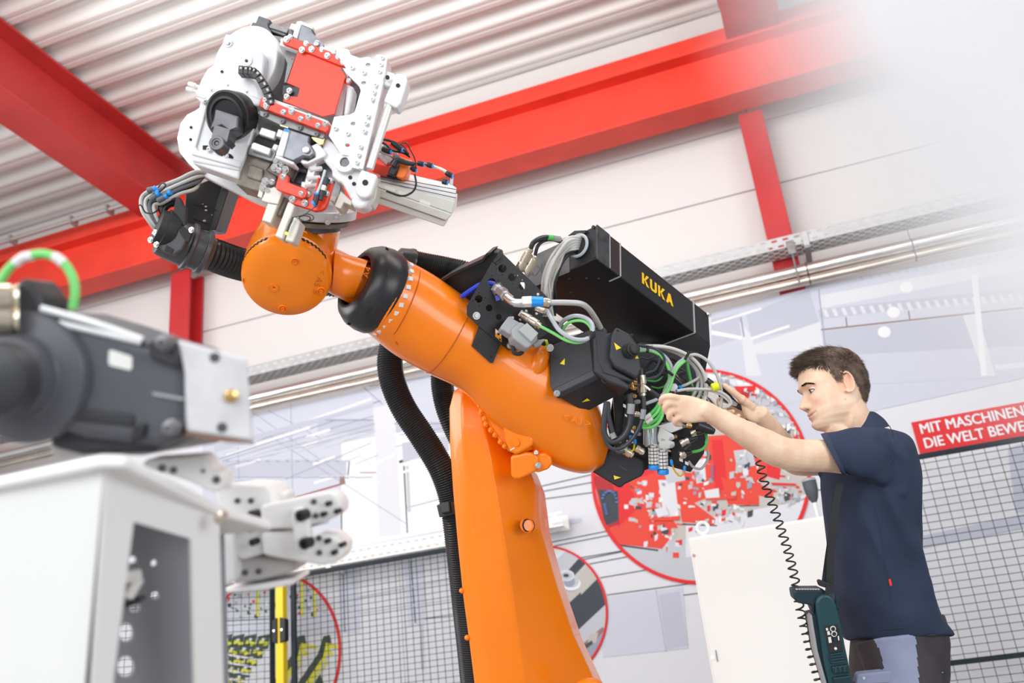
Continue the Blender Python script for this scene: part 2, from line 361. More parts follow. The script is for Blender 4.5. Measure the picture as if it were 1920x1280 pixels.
# ------------------------------------------------------------ printed mural boards in front of the wall
MY = 6.18; MT = H+2.545
def P(x, y): return WY(x, y, MY)
mural = thing('mural', (-2, MY, 0), 'large pale mural print of a factory hall with round photos and a red slogan strip', 'mural')
def flat(c, n): return mat('print_'+n, tuple(x*.81 for x in c), 0.6)
MW = flat((.84, .85, .90), 'white'); ML = flat((.60, .62, .73), 'lilac'); MD = flat((.36, .39, .50), 'slate'); MK = flat((.04, .05, .07), 'black'); MG = flat((.98, .98, 1.0), 'bright')
MG2 = flat((.62, .64, .70), 'grey'); MB = flat((.70, .72, .83), 'paleblue'); MR = flat((.85, .012, .018), 'red'); MR2 = flat((.9, .06, .03), 'orangered'); MBr = flat((.32, .20, .17), 'brown')
MYl = flat((.80, .78, .05), 'yellow'); MGn = flat((.05, .08, .05), 'darkgreen'); MBe = flat((.62, .58, .54), 'greige'); MDR = flat((.5, .01, .02), 'darkred'); MBl = flat((.10, .22, .55), 'blue')
PM = [MW, ML, MD, MK, MG, MG2, MB, MR, MR2, MBr, MYl, MGn, MBe, MDR, MBl]
PN = dict(w=0, l=1, d=2, k=3, g=4, e=5, b=6, r=7, o=8, n=9, y=10, G=11, B=12, D=13, u=14)
seams = [-9, -5.9, -2.9, .252, 3.3, 5]
for i in range(5):
    g = G(); g.box((seams[i]+.002, MY, 0), (seams[i+1]-seams[i]-.004, 0, 0), (0, .02, 0), (0, 0, MT)); B(g, 'mural_board', MW, mural)
g = G(); lay = [0]
def pp(c, pts):                                             # printed patch, each a hair above the last
    lay[0] += 1; y = MY-.0004-lay[0]*.00002; g.cur = PN[c]; g.add([WY(a, b, y) for a, b in pts], [list(range(len(pts)))])
def pl_(c, a, b, w=1.2, w2=None):
    a, b = Vector(a), Vector(b); d = (b-a).normalized(); n = Vector((-d.y, d.x)); w2 = w if w2 is None else w2
    pp(c, [tuple(a+n*w), tuple(b+n*w2), tuple(b-n*w2), tuple(a-n*w)])
# left part: printed hall
pp('b', [(380, 800), (1010, 655), (1010, 870), (840, 1010), (380, 1080)])
pp('g', [(640, 830), (850, 790), (850, 990), (640, 1030)])
X4 = lambda pts: cr(380, 600, 2.783, pts)
pp('l', X4([(100, 730), (760, 730), (760, 810), (100, 820)])); pp('l', X4([(600, 520), (1280, 530), (1290, 590), (600, 585)]))
pp('w', X4([(890, 460), (1000, 430), (1040, 1120), (920, 1130)])); pp('g', X4([(750, 740), (810, 735), (815, 1160), (755, 1165)]))
pp('g', X4([(1080, 760), (1290, 690), (1290, 930), (1075, 1000)]))
for a, b, w in (((250, 640), (930, 420), 1.6), ((100, 735), (890, 500), 1), ((40, 740), (700, 520), 1.2), ((130, 760), (880, 570), .8), ((280, 560), (1060, 1060), .7), ((260, 480), (760, 830), .7), ((340, 470), (620, 620), .7), ((840, 350), (940, 440), 1), ((870, 345), (1280, 280), .8), ((430, 830), (880, 640), .8), ((300, 700), (900, 540), .8), ((640, 520), (890, 520), 1.2), ((460, 440), (470, 930), .7), ((185, 660), (190, 830), .7), ((1010, 660), (1280, 590), .8), ((1000, 540), (1300, 540), 1.2), ((1060, 980), (1290, 920), 1), ((1020, 600), (1280, 560), .8)):
    pl_('d', *X4([a, b]), w*.85)
for a, b in (((120, 700), (560, 560)), ((540, 610), (665, 570)), ((575, 752), (690, 712)), ((580, 850), (680, 818)), ((810, 888), (920, 845)), ((1000, 600), (1100, 570)), ((1020, 800), (1180, 745)), ((260, 630), (880, 410)), ((500, 660), (600, 630)), ((170, 765), (300, 725)), ((890, 750), (1000, 700))):
    pl_('g', *X4([a, b]), 2.2)
for k in range(14):
    a = (110+k*48, 700+(k % 3)*22-k*7); pl_('e', *X4([a, (a[0]+170, a[1]-52)]), 1.0)
pl_('n', *X4([(450, 935), (740, 850)]), 1.6); pl_('D', *X4([(470, 930), (730, 852)]), .8); pp('n', X4([(715, 815), (740, 815), (745, 855), (715, 855)])); pl_('n', *X4([(820, 795), (905, 795)]), .9)
pl_('k', *X4([(722, 900), (726, 1120)]), 1.6, .8); pl_('k', *X4([(1050, 760), (1068, 1110)]), 1.4, 1.0); pl_('k', *X4([(1025, 740), (1080, 725)]), 2.5); pl_('k', *X4([(765, 735), (758, 810)]), 1)
for k in range(9):
    x = 60+k*92; pl_('e', *X4([(x, 775-k*3), (x+120, 735-k*4)]), .9); pl_('d', *X4([(x, 822), (x+90, 818)]), .8)
pp('l', X4([(60, 655), (890, 430), (890, 450), (60, 690)])); pp('l', X4([(110, 830), (420, 830), (400, 905), (110, 900)])); pp('w', X4([(120, 850), (380, 836), (380, 846), (120, 862)]))
pp('e', X4([(1060, 760), (1075, 758), (1085, 1000), (1070, 1000)])); pp('l', X4([(1040, 640), (1280, 600), (1285, 680), (1045, 740)])); pl_('g', *X4([(1040, 795), (1260, 720)]), 2.4)
for k in range(12): pl_('d', *X4([(640+k*20, 518+(k % 2)*3), (652+k*20, 524)]), .9); pl_('d', *X4([(120+k*52, 733), (140+k*52, 738)]), .9)
# behind left mesh
X5 = lambda pts: cr(420, 980, 4, pts)
pl_('d', *X5([(880, 270), (905, 830)]), 1.5); pl_('d', *X5([(1400, 240), (1440, 760)]), 1.5); pl_('k', *X5([(1420, 725), (1820, 690)]), .7); pp('b', X5([(1350, 300), (1500, 300), (1500, 760), (1380, 780)])); pp('b', X5([(850, 300), (1000, 330), (1020, 830), (870, 830)])); pl_('k', *X5([(893, 300), (906, 820)]), 1); pl_('k', *X5([(1402, 290), (1436, 750)]), 1.2)
pl_('e', *X5([(1000, 560), (1800, 400)]), 1.2); pl_('e', *X5([(1000, 680), (1800, 560)]), 1.2); pl_('e', *X5([(1480, 760), (1490, 1100)]), 3)
# middle part: thin black lines on white
for a, b in (((990, 917), (1115, 888)), ((990, 926), (1120, 902)), ((1020, 935), (1118, 922)), ((1015, 1020), (1140, 995)), ((1040, 1023), (1142, 1003)), ((1090, 1045), (1168, 1032)), ((1092, 1049), (1166, 1034)), ((1105, 1057), (1178, 1043)), ((1125, 1083), (1212, 1068)), ((1138, 1115), (1300, 1093)), ((1140, 1134), (1330, 1109)), ((1320, 780), (1560, 725)), ((1338, 800), (1560, 752)), ((1500, 925), (1570, 912))):
    pl_('k', a, b, .85)
pp('b', [(1130, 1120), (1280, 1100), (1290, 1215), (1130, 1232)]); pp('l', [(1235, 1115), (1275, 1108), (1290, 1210), (1250, 1218)]); pl_('d', (1230, 1105), (1249, 1222), .6); pp('b', [(1010, 985), (1090, 970), (1090, 978), (1020, 995)])
# right part
X2 = lambda pts: cr(1200, 180, 2.461, pts)
pp('b', X2([(330, 1000), (800, 880), (860, 1280), (860, 1700), (300, 1700)])); pp('b', X2([(800, 880), (1772, 690), (1772, 1300), (860, 1500)]))
pp('l', X2([(330, 1030), (460, 1000), (480, 1110), (330, 1160)])); pp('g', X2([(330, 1080), (480, 1110), (475, 1125), (330, 1100)])); pp('w', X2([(460, 1040), (510, 1100), (560, 1290), (490, 1290)])); pp('l', X2([(490, 1010), (780, 890), (830, 1060), (515, 1120)])); pp('w', X2([(520, 1150), (830, 1040), (850, 1170), (530, 1190)]))
pl_('d', *X2([(465, 1020), (480, 1110)]), 1.6); pl_('g', *X2([(510, 1120), (690, 1060)]), 2.4); pl_('g', *X2([(330, 1050), (560, 980)]), 2.0); pl_('e', *X2([(600, 1440), (900, 1370)]), .8)
pp('w', X2([(830, 920), (1772, 740), (1772, 800), (830, 980)])); pp('l', X2([(820, 985), (1772, 880), (1772, 920), (830, 1030)]))
for k in range(22):
    x = 840+k*43; y = 985-k*3.6; pp('w', X2([(x, y), (x+18, y-2), (x+34, y+32), (x+16, y+34)]))
for k in range(18):
    x = 1010+k*42; y = 835-k*7; pp('e', X2([(x, y), (x+14, y-2), (x+26, y+12), (x+12, y+14)]))
pl_('n', *X2([(835, 1078), (1772, 975)]), 1.4); pl_('n', *X2([(950, 1020), (955, 1062)]), 1.2); pl_('n', *X2([(1240, 990), (1245, 1030)]), 1.2)
pp('l', X2([(840, 1085), (1772, 985), (1772, 1260), (860, 1330)])); pp('b', X2([(850, 1200), (1772, 1150), (1772, 1290), (860, 1340)])); pp('w', X2([(1490, 1010), (1560, 1000), (1640, 1290), (1590, 1290)])); pp('w', X2([(1640, 1240), (1772, 1225), (1772, 1250), (1640, 1262)])); pp('g', X2([(1530, 820), (1560, 820), (1600, 1290), (1575, 1290)]))
for cx, cy in ((1230, 882), (1170, 997), (1127, 1088)):
    pp('g', [(1200+(cx+30*math.cos(a*PI/10))/2.461, 180+(cy+26*math.sin(a*PI/10))/2.461) for a in range(20)])
pl_('d', (1535, 542), (1548, 655), .9)
pp('l', [(1715, 1007), (1920, 963), (1920, 990), (1715, 1030)]); pp('l', [(1890, 840), (1920, 830), (1920, 960), (1905, 960)])
B(g, 'mural_print', PM, mural, smooth=False)
def circle_print(name, cx, cz, r, items, label):
    """round photo: disc board with a red rim, printed patches clipped to the disc"""
    o = bpy.data.objects.new; gd = G(); yb = MY-.006
    gd.cur = PN['w']; gd.rings([[(cx+r*math.cos(a*PI/48), y, cz+r*math.sin(a*PI/48)) for a in range(96)] for y in (yb, MY-.0005)])
    k = [0]
    def clip(pts):
        out = [(p.x-cx, p.z-cz) for p in pts]; R = r*.985
        for a in range(48):                                  # Sutherland-Hodgman against the disc
            nx, nz = math.cos(a*PI/24), math.sin(a*PI/24); inp = out; out = []
            for i in range(len(inp)):
                p, q = inp[i-1], inp[i]; dp = p[0]*nx+p[1]*nz-R; dq = q[0]*nx+q[1]*nz-R
                if (dp <= 0) != (dq <= 0):
                    t = dp/(dp-dq); out.append((p[0]+(q[0]-p[0])*t, p[1]+(q[1]-p[1])*t))
                if dq <= 0: out.append(q)
            if not out: return None
        return out
    for c, pts in items:
        k[0] += 1; q = clip([WY(a, b, MY) for a, b in pts])
        if q: gd.cur = PN[c]; y = yb-.0003-k[0]*.00002; gd.add([(cx+u, y, cz+v) for u, v in q], [list(range(len(q)))])
    rp = B(gd, name, PM, mural, smooth=False, label=label)
    g = G(); g.rings([[(cx+q*math.cos(a*PI/48), y, cz+q*math.sin(a*PI/48)) for a in range(96)] for q, y in ((r*.978, yb-.004), (r*1.0, yb-.006), (r*1.012, yb-.004), (r*1.012, MY-.0005), (r*.978, MY-.0005))], close=True)
    B(g, 'red_rim', MR, rp)
def fitc(pts):                                               # circle through three pixels on the mural plane
    (ax, az), (bx, bz), (cx, cz) = [(WY(*p, MY).x, WY(*p, MY).z) for p in pts]
    d = 2*(ax*(bz-cz)+bx*(cz-az)+cx*(az-bz)); A_, B_, C_ = ax*ax+az*az, bx*bx+bz*bz, cx*cx+cz*cz
    ux = (A_*(bz-cz)+B_*(cz-az)+C_*(az-bz))/d; uz = (A_*(cx-bx)+B_*(ax-cx)+C_*(bx-ax))/d
    return ux, uz, math.hypot(ax-ux, az-uz)
X6 = lambda pts: cr(1080, 680, 2.908, pts)
it = [('B', X6([(0, 0), (1500, 0), (1500, 1300), (0, 1300)])), ('e', X6([(250, 1000), (620, 960), (1300, 760), (1300, 1300), (200, 1300)])), ('w', X6([(600, 870), (1300, 740), (1300, 1000), (600, 1060)]))]
it += [('e', X6([(700, 40), (1300, 300), (1300, 420), (700, 120)])), ('g', X6([(720, 60), (1000, 120), (1000, 150), (720, 90)])), ('n', X6([(700, 100), (960, 180), (960, 200), (700, 130)])), ('r', X6([(860, 130), (980, 125), (990, 215), (900, 190)])), ('D', X6([(900, 150), (960, 150), (965, 190), (905, 185)]))]
it += [('o', X6([(90, 600), (300, 560), (420, 700), (560, 900), (470, 1015), (240, 990), (150, 880)])), ('r', X6([(200, 600), (300, 560), (330, 800), (230, 900)])), ('o', X6([(280, 520), (440, 520), (470, 830), (300, 700)])), ('w', X6([(450, 640), (540, 640), (560, 830), (480, 850)])), ('D', X6([(90, 610), (200, 640), (240, 880), (180, 900)])),
       ('k', X6([(120, 690), (230, 700), (235, 860), (160, 890)])), ('o', X6([(540, 640), (600, 620), (640, 760), (760, 850), (755, 885), (580, 870)])), ('o', X6([(720, 400), (860, 390), (900, 600), (800, 740), (700, 640)])), ('r', X6([(740, 420), (800, 420), (830, 700), (760, 690)])), ('o', X6([(790, 620), (1000, 730), (1000, 775), (830, 775)])),
       ('o', X6([(940, 640), (1100, 700), (1090, 740), (960, 720)])), ('o', X6([(820, 400), (990, 440), (1050, 560), (900, 560)])), ('r', X6([(930, 270), (1000, 280), (990, 330), (920, 310)])), ('r', X6([(1040, 540), (1120, 560), (1110, 640), (1040, 620)])), ('o', X6([(300, 860), (470, 970), (465, 1015), (240, 985)])), ('k', X6([(240, 990), (450, 1018), (450, 1028), (240, 1000)])), ('k', X6([(580, 875), (770, 885), (770, 892), (580, 885)])), ('k', X6([(830, 778), (1000, 776), (1000, 782), (830, 786)]))]
it.insert(7, ('o', X6([(90, 590), (300, 520), (450, 520), (860, 395), (1000, 440), (1060, 600), (980, 700), (760, 720), (560, 800), (300, 860), (150, 900)])))
it += [('r', X6([(300, 560), (420, 540), (430, 600), (310, 640)])), ('D', X6([(560, 500), (640, 480), (650, 560), (570, 580)])), ('e', X6([(470, 560), (560, 540), (600, 640), (500, 660)])), ('w', X6([(640, 540), (700, 520), (710, 640), (660, 660)])), ('e', X6([(860, 480), (960, 470), (980, 560), (880, 580)]))]
random.seed(11)
def clutter(cx, cy, w, h, n, cols='wgeBBwkor'):
    for _ in range(n):
        x = cx+random.gauss(0, w/2.2); y = cy+random.gauss(0, h/2.2); a, b = random.uniform(8, 34), random.uniform(8, 30); s = random.uniform(-10, 10)
        it.append((random.choice(cols), X6([(x, y), (x+a, y+s), (x+a+s*.5, y+b), (x, y+b-s)])))
clutter(370, 720, 130, 170, 46, 'wgeeBBkdw'); clutter(500, 930, 130, 110, 34, 'wgeBkokwr'); clutter(640, 600, 110, 240, 50, 'wgeeBkdkw'); clutter(810, 810, 150, 90, 34, 'wgeBkwor'); clutter(900, 580, 90, 130, 40, 'wgeeBkdw'); clutter(1180, 700, 150, 80, 50, 'wgeeBwkrd'); clutter(1000, 190, 130, 80, 50, 'wgeeBdk'); clutter(820, 90, 90, 40, 20, 'wgedB'); clutter(1130, 350, 110, 150, 60, 'wgeerBkdd')
it += [('o', X6([(395, 850), (570, 835), (565, 860), (400, 862)])), ('o', X6([(705, 735), (870, 725), (870, 745), (710, 750)])), ('w', X6([(700, 700), (780, 685), (785, 735), (710, 740)])), ('w', X6([(430, 800), (490, 785), (510, 830), (450, 845)])), ('r', X6([(1065, 655), (1200, 660), (1200, 672), (1070, 668)]))]
for k in range(9):
    a = k*PI/9; it.append(('u', X6([(185+40*math.cos(a)*1.0+dx, 760-60*math.sin(a)+dy) for dx, dy in ((-7, -4), (7, -4), (7, 5), (-7, 5))])))
for k in range(7): it.append(('u', X6([(150+k*2, 770+k*9), (165+k*2, 768+k*9), (166+k*2, 773+k*9), (151+k*2, 775+k*9)]))); it.append(('u', X6([(740, 560+k*12), (752, 558+k*12), (753, 565+k*12), (741, 567+k*12)])))
cx, cz, r = fitc([(1350, 697), (1112, 880), (1300, 1093)])
circle_print('round_photo', cx, cz, r, it, 'large round photo of red machine frames with a red rim')
X7 = lambda pts: cr(980, 960, 4, pts)
it = [('e', X7([(0, 200), (800, 200), (800, 1300), (0, 1300)])), ('w', X7([(180, 260), (330, 290), (200, 400)])), ('e', X7([(200, 420), (350, 320), (500, 420), (500, 560), (300, 720)])), ('G', X7([(200, 600), (430, 350), (480, 380), (240, 640)])), ('k', X7([(230, 560), (420, 350), (470, 380), (250, 570)])), ('B', X7([(300, 640), (500, 380), (580, 470), (310, 730)])),
      ('k', X7([(300, 725), (560, 490), (640, 560), (625, 690), (380, 920)])), ('k', X7([(560, 490), (700, 500), (700, 640), (620, 700)])), ('e', X7([(370, 930), (640, 690), (640, 860), (400, 1030)])), ('d', X7([(380, 1050), (640, 860), (640, 1000), (450, 1180)])), ('n', X7([(450, 990), (600, 860), (620, 880), (470, 1040)])), ('B', X7([(500, 920), (570, 900), (550, 980), (490, 980)])), ('G', X7([(400, 1040), (520, 960), (530, 985), (420, 1070)])), ('B', X7([(430, 440), (590, 480), (560, 500), (440, 620)]))]
def ell(c, x, y, rx, ry): it.append((c, X7([(x+rx*math.cos(a*PI/10), y+ry*math.sin(a*PI/10)) for a in range(20)])))
ell('d', 360, 560, 60, 35); ell('g', 365, 535, 72, 52); ell('e', 372, 520, 52, 44); ell('d', 350, 520, 44, 44); ell('w', 330, 475, 60, 42); ell('e', 330, 478, 48, 30); ell('k', 328, 475, 22, 14)
cx, cz, r = fitc([(1030, 1024), (1139, 1150), (1097, 1249)])
circle_print('round_photo', cx, cz, r, it, 'round close-up photo of a machine screw with a red rim')
X8 = lambda pts: cr(420, 980, 4, pts)
it = [('w', X8([(-200, 380), (900, 380), (900, 1300), (-200, 1300)])), ('e', X8([(-100, 500), (860, 430), (860, 640), (-100, 720)])), ('b', X8([(-100, 720), (900, 640), (900, 850), (-100, 850)])), ('G', X8([(-100, 735), (400, 715), (400, 722), (-100, 745)]))]
for k in range(110):
    x = random.uniform(-20, 820); y = random.uniform(440, 690)+(400-x)*.05; s = random.uniform(10, 32); it.append((random.choice('rBeeGwGeodGG'), X8([(x, y), (x+s, y-2), (x+s, y+s*1.1), (x, y+s)])))
for x in (245, 580, 672): it.append(('y', X8([(x, 440), (x+20, 438), (x+22, 700), (x+2, 702)])))
for x in (20, 110, 200, 300):                                # rows of yellow and dark holders, left
    for j in range(5):
        dx, dy = -45*j, 70*j
        it.append(('G', X8([(x+dx-38, 850+dy), (x+dx+48, 832+dy), (x+dx+36, 945+dy), (x+dx-60, 955+dy)]))); it.append(('y', X8([(x+dx-25, 880+dy), (x+dx+55, 900+dy), (x+dx+10, 925+dy), (x+dx-35, 905+dy)]))); it.append(('w', X8([(x+dx-10, 865+dy), (x+dx+16, 865+dy), (x+dx+10, 884+dy), (x+dx-12, 884+dy)])))
for q in (0, 190):
    it += [('G', X8([(560+q, 850), (610+q, 840), (620+q, 900), (520+q, 1080), (560+q, 1200), (440+q, 1300), (300+q, 1300), (520+q, 980)])), ('y', X8([(580+q, 900), (700+q, 925), (710+q, 945), (600+q, 940), (640+q, 985), (420+q, 1300), (360+q, 1300), (560+q, 1000)])), ('w', X8([(600+q, 1000), (660+q, 990), (640+q, 1060), (590+q, 1050)]))]
    for j in range(5): it.append(('e', X8([(590+q-30*j, 980+55*j), (604+q-30*j, 978+55*j), (590+q-30*j, 1040+55*j), (576+q-30*j, 1042+55*j)])))
for j in range(4): it.append(('w', X8([(0, 975+60*j), (360, 1035+60*j), (360, 1050+60*j), (0, 990+60*j)])))
cx, cz, r = fitc([(530, 1076), (415, 1130), (637, 1195)])
r *= 1.0
circle_print('round_photo', cx, cz, r, it, 'round photo of yellow and dark machine aisles with a red rim')
# red slogan strip
g = G(); tl, bl = WY(1712, 788, MY-.01), WY(1730, 848, MY-.01); z1 = tl.z-.01; z0 = z1-.20; x0 = (tl.x+bl.x)/2-.015
g.box((x0, MY-.010, z0), (1.55, 0, 0), (0, .009, 0), (0, 0, z1-z0)); sb = B(g, 'slogan_strip', MR, mural, label='red strip with white German slogan')
for s, zz in (('MIT MASCHINENBAU', z0+.118), ('DIE WELT BEWEGEN', z0+.026)):
    g = G()
    for k, (ox, oz) in enumerate(((0, 0), (.0022, 0), (-.0022, 0), (0, .0015), (.0011, -.001))): text_g(g, s, lambda x, y, w_: Vector((x0+.035+x*.92+ox, MY-.0125-k*.0001, zz+y*1.05+oz)), .085, 0)
    B(g, 'lettering', MG, sb, smooth=False)
# ------------------------------------------------------------ mesh fences
FY = 5.9; MESHM = mat('fence_black', (.010, .014, .018), .6, spec=.2); FRM = mat('fence_frame', (.010, .018, .026), .5, spec=.25)
def fence(name, lab, a, b, zt, rails, gx, gz, bot=.12, post=None):
    a, b = Vector(a), Vector(b); L = (b-a).length; u = (b-a)/L; n = u.cross(Vector((0, 0, 1)))
    t = thing(name, (a.x, a.y, 0), lab, 'fence')
    M = Matrix((u, n, (0, 0, 1))).transposed()
    for z in [zt]+rails:
        g = G(); g.cbox(a+u*L/2+Vector((0, 0, z-.015)), L, .025, .028, M); B(g, 'rail', FRM, t, .003)
    for s in (0, L):
        g = G(); g.cbox(a+u*s+Vector((0, 0, (zt+bot)/2)), .035, .027, zt-bot, M); B(g, 'upright', FRM, t, .003)
    g = G(); x = gx
    while x < L: g.cbox(a+u*x+Vector((0, 0, (zt+bot)/2)), .0031, .0031, zt-bot, M); x += gx
    z = bot
    while z < zt: g.cbox(a+u*L/2+n*.003+Vector((0, 0, z)), L, .0033, .0033, M); z += gz
    B(g, 'wire_mesh', MESHM, t, kind='stuff', smooth=False)
    return t
PX = WY(530, 1085, FY).x
fence('mesh_fence', 'black mesh fence panel right of the yellow post, behind the orange arm', (PX+.085, FY, 0), (WY(935, 1010, FY).x, FY, 0), H+.208*FY, [.86], .052, .038)
fence('mesh_fence', 'black mesh fence panel behind the man at the right edge', (WY(1640, 868, FY).x, FY, 0), (2.5, FY, 0), H+.2195*FY, [H+.028*FY], .066, .042)
fl = fence('mesh_fence', 'black mesh fence panel left of the yellow post, turning towards the viewer', (PX-.085, FY, 0), (PX-.085-1.5, FY-1.3, 0), H+.208*FY-.02, [.86], .052, .045)
t = thing('fence_post', (PX, FY-.02, 0), 'yellow square fence post with black clips, lower left', 'post')
g = G(); g.cbox((PX, FY-.02, (H+.212*FY)/2), .062, .06, H+.212*FY); B(g, 'post', POSTY, t, .008)
for z in (H+.145*FY, .45):
    for sx in (-1, 1):
        g = G(); g.prism([(PX+sx*.012, FY-.065, z-.085), (PX+sx*.052, FY-.06, z-.07), (PX+sx*.052, FY-.06, z+.07), (PX+sx*.012, FY-.065, z+.085)], (0, .05, 0)); B(g, 'clip', BLACKM, t, .004)
        g = G(); g.lathe((PX+sx*.03, FY-.062, z), (0, -1, 0), [(0, .008), (.008, .008)], 8); B(g, 'clip_screw', CHROME, t)
# low white tray behind the left fence
WT = mat('white_coated', (.85, .86, .84), .4)
tray('cable_tray', 'white perforated cable tray at fence height, behind the orange robot arm', PX-1.6, -1.62, 5.98, 6.12, H+.207*6+.01, .10, WT, (PX-1.5, PX+.3, -2.1), .06, MY-.008)
# ------------------------------------------------------------ white cabinet with lifting eye
CY = 4.6
cab = thing('control_cabinet', (WY(1330, 1200, CY).x, CY, 0), 'plain white steel cabinet behind the man, with a lifting eye on its corner', 'cabinet')
a = WY(1290, 1008, CY); bq = WY(1560, 957, CY)
CABM = mat('cabinet_white', (.84, .84, .815), .4, 0, .02, 40)
g = G(); g.box((a.x, CY, 0), (.80, 0, 0), (0, .5, 0), (0, 0, a.z)); B(g, 'housing', CABM, cab, .006)
g = G(); g.prism([(a.x+.012, CY-.012, .1), (a.x+.79, CY-.012, .1), (a.x+.79, CY-.012, a.z-.012), (a.x+.012, CY-.012, a.z-.012)], (0, .012, 0)); dr = B(g, 'door', CABM, cab, .004)
ec = Vector((a.x+.07, CY+.06, a.z+.045)); g = G()
g.rings([[ec+Vector((math.cos(t)*(.027+.009*math.cos(q)), .009*math.sin(q), math.sin(t)*(.027+.009*math.cos(q)))) for q in [k*PI/4 for k in range(8)]] for t in [k*PI/10 for k in range(20)]], close=True); g.lathe(ec+Vector((0, 0, -.048)), (0, 0, 1), [(0, .022), (.01, .02), (.016, .012), (.024, .01)], 14)
B(g, 'lifting_eye', WHITE, cab)
for px, py in ((1301, 1041), (1336, 1232)):
    q = WY(px, py, CY-.012); screw(dr, q, (0, -1, 0), .006, 'door_screw')
q = WY(1345, 1240, CY-.012); g = G(); g.box(q, (.003, 0, 0), (0, -.004, 0), (0, 0, .05)); B(g, 'latch_slot', DSTEEL, dr)
# beacon lamp behind the man
q = WY(1522, 925, 5.25); t = thing('mushroom_plug', q, 'dark grey cup-shaped plug on a white stem beside the cabinet', 'plug')
g = G(); g.lathe(q+Vector((0, 0, .065)), (.03, 0, -1), [(0, .034), (.01, .038), (.05, .036), (.09, .026), (.115, .012)], 20); B(g, 'cup', mat('slate_plastic', (.07, .08, .10), .5), t)
g = G(); g.lathe(q+Vector((0, 0, .078)), (.03, 0, -1), [(0, .036), (.014, .039)], 20); B(g, 'rim', PGREY, t)
g = G(); g.cyl(q+Vector((.004, 0, -.05)), q+Vector((.02, 0, -1.2)), .012, 12); B(g, 'stem', WPL, t)
# ------------------------------------------------------------ orange robot
RB = W(985, 1180, 3.1); RB.z = 0
robot = thing('industrial_robot', RB, 'large orange jointed industrial robot reaching up to the left across the hall', 'robot')
# link arm (upright casting): cross-sections with two front ridges
def ring8(l, r1, r2, r, y, Dl, D1, D2, Dr, back):
    a, b, c, d = W(l[0], l[1], Dl), W(r1[0], r1[1], D1), W(r2[0], r2[1], D2), W(r[0], r[1], Dr)
    bk = Vector((-.12, 1, 0)).normalized()*back
    return [a, a.lerp(b, .5)-bk*.02, b, c, d.lerp(c, .35)-bk*.04, d, d+bk*.7, c+bk, b+bk, a+bk*.8]
g = G()
g.rings([
 ring8((868, 722), (873, 722), (884, 722), (890, 722), 0, 3.02, 3.0, 3.0, 3.03, .10),
 ring8((850, 733), (868, 732), (893, 736), (910, 742), 0, 2.99, 2.96, 2.96, 3.02, .16),
 ring8((842, 765), (866, 765), (903, 775), (935, 790), 0, 2.98, 2.93, 2.93, 3.01, .22),
 ring8((843, 830), (868, 833), (917, 845), (990, 870), 0, 2.98, 2.92, 2.915, 3.01, .24),
 ring8((849, 920), (877, 922), (930, 925), (1003, 905), 0, 2.98, 2.92, 2.91, 3.01, .25),
 ring8((857, 1010), (889, 1010), (944, 1010), (1014, 990), 0, 2.98, 2.92, 2.905, 3.01, .25),
 ring8((867, 1110), (901, 1110), (960, 1110), (1044, 1095), 0, 2.98, 2.92, 2.905, 3.02, .25),
 ring8((879, 1200), (912, 1200), (972, 1200), (1075, 1188), 0, 2.98, 2.92, 2.905, 3.03, .26),
 ring8((889, 1280), (925, 1280), (985, 1280), (1115, 1275), 0, 2.98, 2.92, 2.905, 3.04, .27),
 ring8((900, 1400), (940, 1400), (1005, 1400), (1170, 1395), 0, 2.98, 2.92, 2.905, 3.05, .28),
 ring8((915, 1560), (955, 1560), (1030, 1560), (1190, 1555), 0, 2.98, 2.92, 2.905, 3.05, .28)])
la = B(g, 'link_arm', ORANGE, robot, bevel=.012, ang=40, seg=3)
# hole in the flank and small lugs
hc = W(989, 985, 2.925); hn = -(ray(989, 985).normalized()*.8+Vector((-.5, 0, 0))).normalized()
g = G(); g.lathe(hc, hn, [(-.02, .0), (-.02, .018), (.004, .018), (.006, .021), (.009, .021), (.009, .017), (-.015, .017), (-.015, 0)], 24)
o = B(g, 'lightening_hole', [HOLE], la)
g = G(); g.lathe(W(986, 985, 2.922), hn, [(.006, .0185), (.011, .0205), (.012, .0215), (.009, .0225), (.004, .0225)], 28); B(g, 'hole_rim', ORANGE, la)
for x, y, D in ((866, 1107, 2.98), (876, 1195, 2.98)):
    g = G(); g.ball(W(x, y, D), .009, 12); B(g, 'lug', ORANGE, la)
g = G(); g.ball(W(1105, 1288, 2.86), .045, 18, (1, .8, .6)); B(g, 'shoulder_boss', ORANGE, la)
g = G(); sh = W(1010, 1530, 3.02); g.lathe(sh+Vector((0, -.22, 0)), (0, 1, 0), [(0, .10), (.02, .19), (.12, .21), (.40, .21), (.46, .14)], 36); B(g, 'shoulder_drum', ORANGE, robot, bevel=.01)
g = G(); g.lathe((RB.x, RB.y+.05, 0), (0, 0, 1), [(0, .38), (.05, .38), (.07, .30), (.22, .28), (.34, .24), (max(.36, sh.z+.02), .16)], 40); B(g, 'rotating_column', ORANGE, robot)
